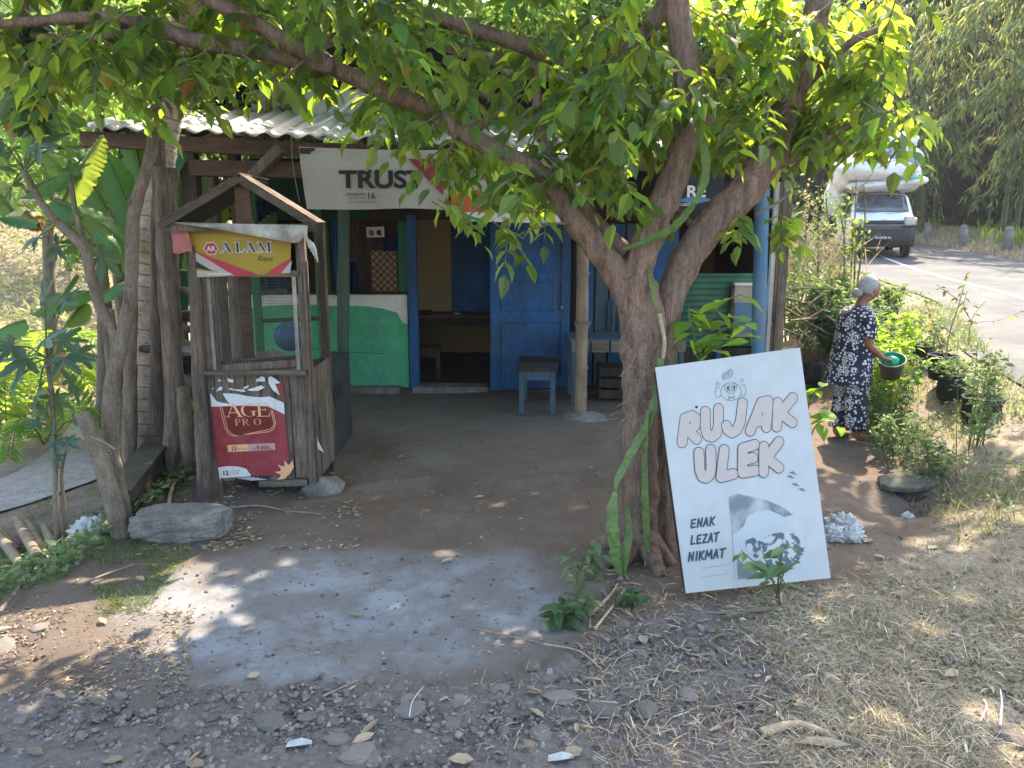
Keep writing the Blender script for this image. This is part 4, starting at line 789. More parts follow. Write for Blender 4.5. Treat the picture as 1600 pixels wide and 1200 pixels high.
for i, (a, b, rr_, mt, lb) in enumerate((((272, 452), (314, 458), .035, m_bark2, 'upper thin log resting across the posts left of the cart window'), ((268, 492), (316, 496), .05, m_darkwood, 'dark board laid across the posts beneath the upper thin log'), ((276, 510), (318, 519), .03, m_wood, 'grey split board in the middle of the wood stack'), ((274, 535), (318, 545), .04, m_bark2, 'pale log in the lower middle of the wood stack'), ((270, 585), (312, 600), .05, m_bark2, 'thick pale log at the bottom of the wood stack'), ((222, 545), (268, 548), .035, m_darkwood, 'short rail tying the palm trunk to the tallest timber'))):
    pa, pb = P(a[0], a[1], 6.25 + .05 * i), P(b[0], b[1], 6.0 + .05 * i); meta(MB().tube([pa.lerp(pb, k / 5) for k in range(6)], [rr_ * (1 + .1 * math.sin(k * 2 + i)) for k in range(6)], 9, .25).build('log', mt), lb, 'log', 'wood stacked left of the cart')
pa = P(296, 565, 6.3); meta(MB().sphere(pa, (.13, .1, .09), 16, 10, fn=lambda p: p * (1 + .4 * mn.noise(p * 3))).build('rag', m_darkwood), 'black bundled rag stuffed in the wood stack', 'rag')
pa = P(292, 548, 6.2); meta(MB().sphere(pa, (.10, .06, .04), 16, 10, fn=lambda p: p * (1 + .4 * mn.noise(p * 3))).build('plastic_scrap', m_bag), 'pale plastic scrap caught in the wood stack', 'plastic')
# low retaining wall: courses of bricks
rw = thing('retaining_wall', 'low mossy brick wall running back beside the palm trunk', 'wall', (0, 0, 0))
A = G(212, 862, -.22); Bf = G(264, 720, -.12); A = Vector((A.x, A.y, 0)); Bf = Vector((Bf.x, Bf.y + .6, 0)); d = (Bf - A); L_ = d.length; d.normalize(); nn = Vector((-d.y, d.x, 0))
ztop = .20; cs = 7; hgt = .085
for c in range(cs):
    nb = int(L_ / .24)
    for i in range(nb):
        s0 = (i + .5 * (c % 2)) * L_ / nb
        if s0 > L_: continue
        ctr_ = A + d * (s0 + .12) + nn * .08; zc_ = ztop - .05 - c * hgt; o = MB().box((ctr_.x, ctr_.y, zc_), (.16, .225, hgt - .012), Matrix.Rotation(math.atan2(d.y, d.x) - math.pi / 2, 3, 'Z'), jit=.006).build('brick', m_brick, rw)
MB().beam(A + nn * .085 + Vector((0, 0, ztop + .005)), Bf + nn * .085 + Vector((0, 0, ztop + .005)), .20, .03, jit=.006).build('coping', m_brick, rw); MB().beam(A + nn * .09 + Vector((0, 0, ztop - .33)), Bf + nn * .09 + Vector((0, 0, ztop - .33)), .13, .62).build('mortar_core', m_brick, rw)
# stone slab kerb in front of it
sb = thing('stone_slab', 'thick grey concrete slab lying on rubble in front of the brick wall', 'slab', (0, 0, 0)); a, b = G(212, 850, .0), G(336, 846, .0)
MB().sphere(((a.x + b.x) / 2, a.y + .14, .09), (.27, .15, .075), 40, 20, fn=lambda p: Vector([max(-1, min(1, c * 1.5)) for c in p]) * (1 + .10 * mn.noise(p * 3) + .05 * mn.noise(p * 9))).build('slab', m_conc, sb, smooth=False)
for i, x in enumerate((a.x + .1, a.x + .28, b.x - .1)): MB().sphere((x, a.y + .1, .01), (.10, .09, .055), 12, 8, fn=lambda p: p * (1 + .3 * mn.noise(p * 2 + Vector((i, 0, 0))))).build('prop_stone', m_conc, sb)
# ================================================================ white sign
BL, BR, TL = G(1072, 926, .05), G(1298, 903, .05), P(1024, 574, 4.05)
f = frame(BL, BR, TL); WS = (BR - BL).length; HS = 1.2
Hs = (TL - BL).length; print('sign', WS, Hs, [round(c, 2) for c in BL], [round(c, 2) for c in TL])
HS = Hs
sg = thing('sign_board', 'white RUJAK ULEK sign board leaning against the tree trunk', 'sign', tuple(BL))
def s2(u, v):
    """photograph pixel -> board coordinates"""
    o = Vector((0, 0, CAM_Z)); dr = ray(u, v); n_ = f.to_3x3() @ Vector((0, 0, 1)); t = (BL - o).dot(n_) / dr.dot(n_); p = f.inverted() @ (o + dr * t); return (p.x, p.y)
print('sign corners', [tuple(round(c, 3) for c in s2(u, v)) for u, v in ((1024, 574), (1250, 542), (1072, 928), (1298, 903))])
cn = [s2(1072, 927), s2(1298, 903), s2(1250, 543), s2(1024, 574)]
flat('face', f, cn, 0, m_sign, sg, t=.006)
for a, b in ((0, 1), (1, 2), (2, 3), (3, 0)):
    pa, pb = Vector(cn[a]), Vector(cn[b]); c = Vector(((pa.x + pb.x) / 2, (pa.y + pb.y) / 2)); mid = (Vector(cn[0]) + Vector(cn[1]) + Vector(cn[2]) + Vector(cn[3])) / 4; ia = pa.lerp(mid, .04); ib = pb.lerp(mid, .04)
    MB().beam(f @ Vector((ia.x, ia.y, -.024)), f @ Vector((ib.x, ib.y, -.024)), .034, .034).build('frame_batten', m_darkwood, sg)
lg = Vector(cn[0]) + Vector((.05, -.015)); MB().beam(f @ Vector((lg.x, lg.y - .06, -.03)), f @ Vector((lg.x, lg.y + .2, -.03)), .04, .03).build('batten_foot', m_wood, sg)
K = WS / 226
LET = {'R': [[(.12, 0), (.18, .95)], [(.18, .95), (.55, 1.0), (.78, .84), (.74, .58), (.5, .46), (.2, .42)], [(.42, .42), (.88, .02)]],
       'U': [[(.14, .98), (.12, .35), (.24, .08), (.48, .0), (.72, .10), (.84, .36), (.88, 1.0)]],
       'J': [[(.78, 1.0), (.76, .32), (.62, .08), (.40, .0), (.16, .14), (.08, .30)]],
       'A': [[(.08, 0), (.42, 1.0)], [(.42, 1.0), (.72, 1.0)], [(.72, 1.0), (.80, 0)], [(.22, .3), (.76, .3)]],
       'K': [[(.14, 0), (.16, 1.0)], [(.92, 1.06), (.22, .46)], [(.34, .5), (.92, .04)]],
       'L': [[(.18, 1.0), (.14, .04), (.82, .06)]], 'E': [[(.82, .98), (.18, .92), (.16, .06), (.84, .06)], [(.18, .5), (.72, .52)]]}
def letter_lines(ch, u0, v0, u1, v1, up):
    """letter box on the board: base from (u0,v0) to (u1,v1), rising by up=(du,dv)"""
    o0, o1 = Vector((u0, v0)), Vector((u1, v1)); upv = Vector(up); return [[s2(*(o0 + (o1 - o0) * x + upv * y)) for x, y in ln] for ln in LET[ch]]
for li, (ch, u0, v0, u1, v1, up) in enumerate((('R', 1062, 692, 1092, 686, (3, -39)), ('U', 1099, 685, 1127, 680, (-1, -42)), ('J', 1131, 679, 1163, 672, (4, -44)), ('A', 1169, 674, 1204, 666, (6, -42)), ('K', 1209, 668, 1240, 661, (1, -38)),
                               ('U', 1091, 749, 1116, 744, (-3, -42)), ('L', 1122, 748, 1150, 742, (4, -44)), ('E', 1155, 742, 1184, 737, (0, -44)), ('K', 1188, 739, 1219, 732, (0, -40)))):
    wl = letter_lines(ch, u0, v0, u1, v1, up); z_ = .0008 + .0006 * li
    strokes('letter_outline', f, wl, 16.6 * K, z_, m_signline, sg, dz=.00002); strokes('letter_fill', f, wl, 14.4 * K, z_ + .0003, m_signpale, sg, dz=.00002)
SM = {'E': [[(.8, .98), (.12, .94), (.1, .04), (.84, .06)], [(.12, .5), (.7, .52)]], 'N': [[(.1, 0), (.16, 1)], [(.16, 1), (.78, .04)], [(.78, .04), (.86, 1)]], 'A': [[(.04, 0), (.5, 1), (.86, .02)], [(.24, .34), (.74, .36)]],
      'K': [[(.12, 0), (.16, 1)], [(.86, 1), (.2, .45)], [(.3, .52), (.84, .02)]], 'L': [[(.14, 1), (.1, .04), (.8, .08)]], 'Z': [[(.1, .94), (.84, .98), (.1, .04), (.86, .06)]], 'T': [[(.0, .92), (.96, 1.0)], [(.5, .95), (.42, 0)]], 'I': [[(.45, 0), (.55, 1)]], 'M': [[(.04, 0), (.16, 1), (.5, .3), (.86, 1), (.94, 0)]]}
ln = []
for wd_, u0, v0, u1, v1, h in (('ENAK', 1079, 825, 1118, 820, 13), ('LEZAT', 1079, 851, 1124, 845, 13.5), ('NIKMAT', 1075, 877, 1134, 870, 13.5)):
    ws = [.6 if c == 'I' else 1.25 if c == 'M' else 1.0 for c in wd_]; tot = sum(ws); acc = 0
    for c, w1 in zip(wd_, ws):
        a = acc / tot; b = (acc + w1 * .84) / tot; acc += w1; o0 = Vector((u0, v0)).lerp(Vector((u1, v1)), a); o1 = Vector((u0, v0)).lerp(Vector((u1, v1)), b)
        ln += [[s2(*(o0 + (o1 - o0) * x + Vector((1.2, -h)) * y)) for x, y in l_] for l_ in SM[c]]
strokes('lettering', f, ln, 2.7 * K, .0016, m_signline, sg, dz=.00003)
# cartoon hen emblem, thin lines
def arc(cu, cv, ru_, rv, a0, a1, n=14): return [s2(cu + ru_ * math.cos(R(a0 + (a1 - a0) * i / n)), cv - rv * math.sin(R(a0 + (a1 - a0) * i / n))) for i in range(n + 1)]
em = [arc(1142, 612, 16, 14, 118, -232, 26), arc(1136, 605, 4, 6, 0, 360), arc(1147, 604, 4, 6, 0, 360), arc(1142, 613, 6, 3.2, 10, 170, 8), arc(1142, 611, 6, 4, -10, -170, 8), arc(1122, 613, 4.5, 8, 60, 330), arc(1161, 610, 4.5, 8.5, -140, 120), arc(1121, 602, 2, 5, -10, 190, 8), arc(1159, 597, 2, 5, -10, 190, 8),
      [s2(1138, 619), s2(1147, 624), s2(1147, 618), s2(1138, 624), s2(1138, 619)], arc(1141, 582, 4, 5, -60, 230, 10), arc(1133, 588, 5, 5, 60, 260, 10)]
strokes('hen_drawing', f, em, .75 * K, .0016, m_printl if False else m_print, sg, dz=.00002); flat('hen_comb', f, [s2(1130, 595), s2(1129, 588), s2(1133, 584), s2(1136, 579), s2(1141, 578), s2(1145, 582), s2(1144, 589), s2(1139, 592), s2(1134, 592)], .001, m_printl, sg)
for u, v in ((1137, 606), (1147, 605)): flat('hen_pupil', f, arc(u, v, 1.4, 3.2, 0, 330, 9), .003, m_signline, sg)
# faded food photograph printed on the lower right
def printed(name, base_c, lo, hi, scale):
    m, nt, b = nmat(name); N = nt.nodes; L = nt.links; tc = N.new('ShaderNodeTexCoord'); n = N.new('ShaderNodeTexNoise'); n.inputs['Scale'].default_value = scale; n.inputs['Detail'].default_value = 8; L.new(tc.outputs['Object'], n.inputs['Vector'])
    rp = N.new('ShaderNodeValToRGB'); rp.color_ramp.elements[0].position = lo; rp.color_ramp.elements[1].position = hi; rp.color_ramp.elements[0].color = rgb(base_c); rp.color_ramp.elements[1].color = rgb((.41, .43, .44)); L.new(n.outputs[0], rp.inputs[0]); L.new(rp.outputs[0], b.inputs['Base Color']); b.inputs['Roughness'].default_value = .5; return m
m_ph1 = printed('faded_photo_sky', (.13, .155, .175), .40, .72, 9); m_ph2 = printed('faded_photo_food', (.07, .09, .11), .47, .53, 24); m_ph3 = printed('faded_photo_plate', (.28, .33, .37), .46, .62, 14); m_ph4 = printed('faded_photo_pale', (.36, .39, .41), .3, .6, 7)
ph = flat('food_photo', f, [s2(1137, 772), s2(1150, 770), s2(1196, 781), s2(1240, 800), s2(1262, 860), s2(1268, 890), s2(1192, 901), s2(1153, 905)], .0008, m_ph4, sg)
flat('photo_background', f, [s2(1138, 776), s2(1150, 771), s2(1196, 781), s2(1222, 792), s2(1238, 804), s2(1226, 808), s2(1200, 796), s2(1180, 800), s2(1168, 806), s2(1162, 822), s2(1148, 834), s2(1144, 836)], .0013, m_ph1, ph)
flat('photo_food', f, [s2(1164, 845), s2(1176, 840), s2(1190, 842), s2(1206, 834), s2(1230, 830), s2(1248, 836), s2(1257, 852), s2(1254, 868), s2(1240, 884), s2(1220, 892), s2(1196, 886), s2(1176, 868), s2(1166, 858)], .0018, m_ph2, ph)
flat('photo_plate', f, [s2(1150, 868), s2(1160, 880), s2(1180, 893), s2(1210, 898), s2(1240, 893), s2(1192, 902), s2(1153, 905)], .0016, m_ph1, ph)
for u, v in ((1236, 756), (1228, 744), (1246, 764), (1232, 738)): flat('peeled_patch', f, [s2(u, v), s2(u + 7, v - 2), s2(u + 14, v + 4), s2(u + 6, v + 3)], .0016, m_print, sg)
flat('nail_hole', f, arc(1088, 636, 2.2, 2.2, 0, 330, 8), .001, m_ink, sg)
for v in (884, 898): strokes('faint_rule', f, [[s2(1095, v + 4), s2(1140, v - 2)]], .4 * K, .001 + v * 1e-6, m_print, sg)
strokes('faint_rule', f, [[s2(1141, 790), s2(1148, 905)]], .5 * K, .0012, m_print, sg)
# ================================================================ the forked tree in front
tree = thing('forked_tree', 'forked tree with reddish bark standing behind the white sign', 'tree', tuple(G(1000, 890, 0)))
def limb(rows, name='limb', seg=16, rough=.16, mat=None, k=14, parent=None, lab=None):
    pp, rr = path_px(rows, k); o = MB().tube(pp, rr, seg * 2 if mat is None and seg > 12 else seg, rough, seed=rows[0][0], freq=11, ridge=.07 if mat is None else (.04 if seg > 9 else 0)).build(name, mat or m_bark, parent or tree)
    if lab: o['label'] = lab
    return o, pp
TY = 4.42
L = {}
L['t1'] = limb([(992, 905, TY, 0.154), (996, 860, TY, 0.124), (1000, 780, TY, 0.110), (1000, 690, TY, 0.104), (1002, 600, TY, 0.107), (1004, 520, TY, 0.124), (998, 470, TY, 0.128), (985, 430, TY, 0.115)], 'trunk', 22, .2)
L['t2'] = limb([(1040, 880, TY + .05, 0.094), (1030, 760, TY + .06, 0.071), (1034, 640, TY + .08, 0.066), (1040, 560, TY + .08, 0.071), (1044, 490, TY + .1, 0.078), (1060, 430, TY + .1, 0.090), (1105, 360, TY + .12, 0.098), (1160, 300, TY + .15, 0.098), (1205, 235, TY + .2, 0.090), (1235, 150, TY + .2, 0.078), (1262, 70, TY + .25, 0.074), (1285, -20, TY + .3, 0.071), (1300, -140, TY + .5, 0.055)], 'trunk', 20, .18)
L['a'] = limb([(1000, 520, TY, 0.078), (975, 450, TY, 0.082), (940, 395, TY, 0.074), (900, 348, TY, 0.067), (868, 300, TY + .05, 0.058), (830, 262, TY + .1, 0.054), (770, 232, TY + .1, 0.051), (715, 202, TY + .1, 0.054), (660, 165, TY + .1, 0.051), (600, 140, TY + .1, 0.048), (545, 118, TY + .1, 0.047), (480, 85, TY, 0.047), (410, 45, TY - .1, 0.043), (330, 0, TY - .2, 0.039), (240, -50, TY - .3, 0.031)])
L['b'] = limb([(985, 480, TY, 0.078), (1000, 410, TY, 0.086), (1030, 330, TY, 0.082), (1062, 250, TY, 0.078), (1078, 180, TY, 0.074), (1074, 110, TY, 0.070), (1060, 30, TY, 0.066), (1050, -60, TY, 0.062), (1040, -200, TY + .2, 0.047)])
L['e'] = limb([(1065, -30, TY + .1, 0.051), (1000, 60, TY + .2, 0.043), (935, 105, TY + .25, 0.043), (860, 88, TY + .3, 0.044), (780, 58, TY + .3, 0.043), (700, 35, TY + .3, 0.041), (620, 8, TY + .25, 0.038), (540, -15, TY + .2, 0.034)])
L['d'] = limb([(980, 395, TY + .08, .05), (930, 345, TY + .15, .042), (890, 290, TY + .2, .036), (860, 240, TY + .25, .034), (842, 190, TY + .3, .03), (838, 140, TY + .3, .026), (830, 60, TY + .4, .02)], seg=10)
L['f'] = limb([(985, 408, TY + .1, .04), (940, 372, TY + .15, .032), (925, 340, TY + .2, .03)], seg=10)
L['g'] = limb([(1190, 262, TY + .18, .05), (1240, 245, TY + .2, .036), (1290, 218, TY + .2, .028), (1330, 195, TY + .2, .02), (1390, 170, TY + .2, .012)], seg=10)
L['h'] = limb([(520, 105, TY + .05, .05), (440, 88, TY, .045), (370, 75, TY - .05, .045), (300, 62, TY - .1, .042), (235, 40, TY - .1, .04), (170, 28, TY - .1, .034), (90, 30, TY - .15, .028), (-20, 40, TY - .2, .02)])
L['i'] = limb([(300, 62, TY - .1, .03), (220, 50, TY - .1, .025), (130, 60, TY - .1, .02), (50, 55, TY, .015)], seg=8)
L['j'] = limb([(735, 205, TY + .1, .03), (800, 160, TY + .3, .028), (760, 150, TY + .35, .022), (690, 130, TY + .4, .018)], seg=8)
L['k'] = limb([(1240, 150, TY + .2, .04), (1290, 100, TY + .1, .03), (1340, 60, TY, .022), (1390, 40, TY, .014)], seg=8)
L['l'] = limb([(1095, 365, TY + .12, .03), (1060, 330, TY + .3, .02), (1035, 300, TY + .4, .014)], seg=8)
for i, (x, y) in enumerate(((.62, 4.15), (.95, 4.2), (.5, 4.5), (.85, 4.05))):   # surface roots
    MB().tube([(.78, 4.4, .12), ((.78 + x) / 2, (4.4 + y) / 2, .06), (x, y, ghf(x, y) - .01)], [.09, .06, .03], 10, .2).build('root', m_bark, tree)
# leaf sprays: a drooping rachis with paired leaflets
SPR = []   # (pos, dir)
def cluster(u, v, Yc, ru_, rv, n, droop=.5, dy=.45):
    v -= 26 if u > 760 else (48 if u > 560 else (82 if u > 240 else 62)); n = max(2, int(n * (.5 if u < 760 else (.55 if u > 1190 else .42))))
    for _ in range(n):
        a = random.uniform(0, 6.283); q_ = math.sqrt(random.random()); p = P(u + ru_ * q_ * math.cos(a), v + rv * q_ * math.sin(a), Yc + random.uniform(-dy, dy))
        th = random.uniform(0, 6.283); SPR.append((p, Vector((math.cos(th), math.sin(th), -droop * random.uniform(.3, 1.6))).normalized()))
CL = [(40, 60, 4.3, 110, 75, 52), (60, 140, 4.4, 80, 50, 30), (170, 130, 4.3, 90, 55, 42), (290, 140, 4.35, 90, 50, 42), (400, 130, 4.4, 80, 55, 40), (150, 10, 4.2, 170, 40, 38), (420, 20, 4.2, 140, 50, 44), (560, 160, 4.4, 80, 50, 32), (540, 60, 4.4, 90, 55, 32), (640, 90, 4.5, 80, 45, 26), (650, 190, 4.4, 80, 35, 26), (720, 20, 4.5, 110, 45, 30),
      (760, 130, 4.5, 80, 50, 28), (780, 245, 4.35, 75, 35, 20), (690, 255, 4.35, 40, 25, 9), (840, 275, 4.3, 60, 30, 15), (740, 320, 4.3, 32, 25, 5), (830, 320, 4.3, 45, 22, 12), (705, 375, 4.3, 22, 28, 5), (780, 372, 4.3, 40, 20, 6), (860, 180, 4.5, 70, 60, 32), (900, 90, 4.4, 80, 60, 40), (960, 200, 4.3, 70, 60, 40), (950, 290, 4.4, 50, 40, 22), (1000, 40, 4.3, 90, 50, 38), (1000, 130, 4.3, 60, 60, 30),
      (1130, 60, 4.5, 80, 60, 44), (1130, 150, 4.2, 75, 40, 38), (1140, 220, 4.2, 60, 35, 26), (1000, 220, 4.9, 50, 50, 14), (1130, 240, 4.9, 60, 40, 14), (1220, 110, 4.7, 50, 70, 22), (1220, 190, 4.2, 45, 40, 20), (1240, 20, 4.4, 90, 45, 28), (1340, 40, 4.4, 80, 50, 46), (1320, 120, 4.5, 70, 50, 42), (1370, 190, 4.4, 50, 32, 30), (1290, 180, 4.5, 60, 35, 26), (1390, 110, 4.4, 40, 45, 14), (1300, 215, 4.4, 35, 18, 10), (1400, 215, 4.4, 22, 28, 9), (1415, 30, 4.4, 40, 30, 8),
      (1180, 330, 4.3, 25, 28, 8), (1215, 365, 4.3, 30, 22, 9), (1165, 360, 4.3, 25, 12, 6), (1100, 330, 4.35, 25, 15, 5), (300, 200, 4.2, 60, 18, 7), (180, 200, 4.3, 30, 20, 4), (60, 230, 4.4, 40, 20, 4), (440, 165, 4.3, 25, 18, 5), (620, 215, 4.3, 40, 12, 6), (1040, 190, 4.6, 40, 50, 8), (900, 250, 4.6, 60, 40, 20), (700, 290, 4.5, 25, 12, 4), (1010, 460, 4.45, 16, 26, 4), (850, 230, 4.4, 110, 55, 24), (760, 270, 4.4, 60, 30, 8)]
for c in CL: cluster(*c)
SUN_GAPS = [(G(70, 1020), .75), (G(-40, 1050), .5), (G(745, 1035), .30), (G(1560, 770, .3), .28), (G(1500, 1010), .14), (G(345, 880), .10), (G(1470, 885), .24), (G(960, 990), .16), (P(1340, 90, 4.4), .5), (P(1400, 170, 4.4), .3), (P(1240, 30, 4.5), .45), (P(1130, 40, 4.6), .35), (P(780, 200, 4.6), .12), (P(1330, 180, 4.4), .3)]  # sun rays kept free of unseen crown sprays, so these spots stay lit
# unseen rest of the crown, clumps added and gaps cut to shape the shade
for (cx_, cy_, cz_, rx_, ry_, rz_, n_) in ((-1.4, 5.2, 4.8, 3.6, 2.2, 1.1, 1150), (-2.6, 4.2, 4.4, 2.0, 1.4, .7, 350), (.8, 7.6, 5.4, 3.0, 1.9, .9, 900), (4.2, 7.7, 5.4, 2.7, 1.8, .9, 750), (-2.4, 7.4, 5.4, 2.0, 1.6, .8, 300), (1.2, 4.4, 5.0, 1.6, 1.6, .7, 160), (.9, 9.8, 5.8, 2.6, 1.5, .8, 500)):
    for _ in range(n_):
        dd_ = rdir(1)[0] * random.random() ** .4; x, y, z = cx_ + dd_[0] * rx_, cy_ + dd_[1] * ry_, cz_ + dd_[2] * rz_
        if z < 2.2 + .29 * y: continue
        if x > 1.3 and y < 6.0 and z < 4.6: continue
        if any((Vector((x, y, z)) - h_).cross(sdir).length < r_ for h_, r_ in SUN_GAPS): continue
        th = random.uniform(0, 6.283); SPR.append((Vector((x, y, z)), Vector((math.cos(th), math.sin(th), -.4)).normalized()))
LIM = [(q_, .13 if key in 'bc' else .10) for key, kk_ in (('b', 'b'), ('c', 't2'), ('a', 'a'), ('e', 'e'), ('h', 'h')) for q_ in L[kk_][1]]
for i_, (p, d) in enumerate(SPR):
    for q_, r_ in LIM:
        if p.y < q_.y + .12 and (p.x + d.x * .12 - q_.x) ** 2 + (p.z - .06 - q_.z) ** 2 < r_ * r_ * 1.5 and (r_ > .12 or random.random() < .12):
            p.y += random.uniform(.35, .7); break
lp_, ld, lu, ll, lw = [], [], [], [], []; big = []; tw = MB()
for si, (p, d) in enumerate(SPR):
    nl = random.choice((3, 4, 4, 5)); Ls = random.uniform(.18, .30); side = d.cross(Vector((0, 0, 1))).normalized(); vis = p.y < 4.9 and p.z < 3.6; seq = []
    for k in range(nl + 1):
        t = (k + .6) / (nl + .6); q_ = p + d * Ls * t + Vector((0, 0, -.10 * t * t)); sz = random.choice((random.uniform(.06, .10), random.uniform(.09, .15))) * (1.1 - .25 * abs(t - .5)) * (1 if vis else 1.5)
        for s in ((-1, 1) if k < nl else (0,)):
            dd = (side * s * random.uniform(.6, 1.0) + d * random.uniform(.35, .7) + Vector((0, 0, -random.uniform(-.1, .95)))).normalized() if s else (d + Vector((0, 0, -.6))).normalized()
            up = Vector((random.gauss(0, .35), random.gauss(0, .35), 1)).normalized(); seq.append((q_, dd, up, sz, sz * random.uniform(.54, .70)))
    if vis and k: 
        e = p + d * Ls * .9 + Vector((0, 0, -.08)); tw.tube([p - d * .06, p + d * Ls * .45 + Vector((0, 0, -.02)), e], [.0035, .003, .002], 4, cap=False)
    ( big if (vis and p.y < 4.42) else [] ).append(seq)
    if not (vis and p.y < 4.42): lp_ += [a[0] for a in seq]; ld += [a[1] for a in seq]; lu += [a[2] for a in seq]; ll += [a[3] for a in seq]; lw += [a[4] for a in seq]
allbig = [a for s_ in big for a in s_]; allbig.sort(key=lambda a: -a[3] / (a[0].y + .0))
for i_, a in enumerate(allbig[:292]): leafobj(tree, a[0], a[1], a[2], a[3], a[4], m_leafy if i_ % 17 == 3 else (m_bandry if i_ % 41 == 9 else m_leaf))
for a in allbig[292:]: lp_.append(a[0]); ld.append(a[1]); lu.append(a[2]); ll.append(a[3]); lw.append(a[4])
A_ = np.array
leaves('foliage', A_([tuple(x) for x in lp_]), A_([tuple(x) for x in ld]), A_([tuple(x) for x in lu]), A_(ll), A_(lw), m_leaf, tree)
tw.build('twigs', m_bark2, tree)['kind'] = 'stuff'
# thin hanging twigs that carry the low sprays
for rows in ([(830, 262, 4.45, .012), (790, 300, 4.35, .009), (740, 330, 4.3, .006), (712, 372, 4.3, .004)], [(905, 352, 4.4, .009), (860, 350, 4.3, .007), (800, 372, 4.3, .005), (775, 395, 4.3, .003)], [(1235, 300, 4.5, .01), (1210, 320, 4.35, .007), (1180, 335, 4.3, .005)], [(715, 205, 4.5, .01), (700, 240, 4.35, .007), (690, 262, 4.35, .004)], [(480, 90, 4.4, .01), (440, 130, 4.3, .007), (430, 170, 4.3, .004)], [(225, 45, 4.3, .01), (215, 110, 4.2, .007), (165, 160, 4.2, .004)], [(1395, 60, 4.4, .008), (1420, 120, 4.4, .005), (1425, 200, 4.4, .003)]):
    limb(rows, 'twig', 6, .1, m_bark2, 5)
# climbing cactus on the trunk: flat three-ribbed stems
cac = thing('climbing_cactus', 'green climbing cactus with long ribbed stems on the tree trunk', 'cactus', tuple(G(965, 900, 0)))
for rows, mt in (([(1087, 158, 4.22, .020), (1094, 200, 4.22, .026), (1104, 250, 4.22, .028), (1100, 290, 4.22, .024), (1085, 320, 4.2, .016)], 0), ([(1085, 318, 4.2, .016), (1068, 340, 4.2, .022), (1042, 362, 4.2, .024), (1010, 378, 4.2, .022), (974, 390, 4.2, .008)], 0),
                 ([(1016, 420, 4.28, .010), (1020, 455, 4.28, .014), (1030, 490, 4.28, .010)], 0), ([(1034, 560, 4.24, .022), (1028, 610, 4.24, .026), (1014, 660, 4.22, .026), (992, 700, 4.2, .028), (968, 745, 4.18, .022), (962, 765, 4.18, .012)], 1),
                 ([(962, 768, 4.1, .014), (958, 800, 4.08, .036), (962, 850, 4.06, .044), (968, 890, 4.04, .026), (970, 905, 4.04, .01)], 1), ([(980, 790, 4.08, .012), (984, 830, 4.08, .026), (978, 870, 4.06, .026), (974, 900, 4.05, .01)], 1),
                 ([(1012, 640, 4.2, .014), (1008, 720, 4.2, .020), (1010, 800, 4.2, .026), (1012, 850, 4.2, .022), (1008, 885, 4.18, .008)], 1), ([(972, 902, 4.02, .014), (952, 930, 3.98, .018), (938, 950, 3.92, .012), (925, 975, 3.86, .006)], 2)):
    pp, rr = path_px(rows, 7); MB().tube(pp, rr, 3, .35, smooth=False, freq=26).build('stem', (m_cactus, m_cactus, m_litter)[mt], cac)
for rows in ([(1030, 490, 4.26, .010), (1038, 530, 4.25, .012), (1036, 560, 4.24, .012)],): pp, rr = path_px(rows, 6); MB().tube(pp, rr, 8, .3).build('dry_stem', m_litter, cac)
mb = MB()
for _ in range(46):
    a = P(random.uniform(968, 1040), random.uniform(520, 680), 4.25); b = a + Vector((random.uniform(-.12, .12), random.uniform(-.04, .02), random.uniform(-.12, .03))); m_ = (a + b) / 2 + Vector((0, -.03, .02)); mb.tube([a, m_, b], .0016, 3, cap=False)
mb.build('aerial_roots', m_twig, cac)['kind'] = 'stuff'
lf = P(1035, 920, 3.95)
for k, (dx, dz, s_) in enumerate(((0, 0, .13), (.03, -.03, .10))): leafobj(cac, lf + Vector((dx, 0, dz)), (.2, -.2, -.5 + k * .3), (0, -1, .2), s_, s_ * .9, (m_shrub, m_litter)[k])

# ================================================================ saplings and small plants with separate leaves
def sapling(name, label, cat, base, stems, nper, ln, mat, group=None, stem_r=.005, droop=.6, parts=True, stemmat=None):
    t = thing(name, label, cat, tuple(base), group); pos = []
    for pts in stems:
        pp = [Vector(p) for p in pts]; c = crom([tuple(p) for p in pp], 5); MB().tube(c, [stem_r * (1 - .7 * i / len(c)) for i in range(len(c))], 5, cap=False).build('stem', stemmat or m_shrubstem, t)
        for k in range(nper):
            q_ = c[min(len(c) - 1, int((.25 + .75 * (k + .5) / nper) * (len(c) - 1)))]; th = random.uniform(0, 6.283); pos.append((Vector(q_), Vector((math.cos(th), math.sin(th) * .8, random.uniform(-droop, .35))).normalized()))
    if parts:
        for q_, d in pos: s_ = ln * random.uniform(.7, 1.2); leafobj(t, q_ + d * .01, d, (random.gauss(0, .3), random.gauss(-.2, .3), 1), s_, s_ * random.uniform(.5, .65), mat)
    else:
        leaves('foliage', A_([tuple(p) for p, d in pos]), A_([tuple(d) for p, d in pos]), A_([(random.gauss(0, .4), random.gauss(0, .4), 1) for _ in pos]), ru(len(pos), .7, 1.2) * ln, ru(len(pos), .45, .6) * ln, mat, t, DT, DF)
    return t
m_shrubstem = M('green_stem', (.12, .15, .05), (.08, .10, .035), 8, .7, .1)
def PX(*rows): return [tuple(P(u, v, Y)) for u, v, Y in rows]
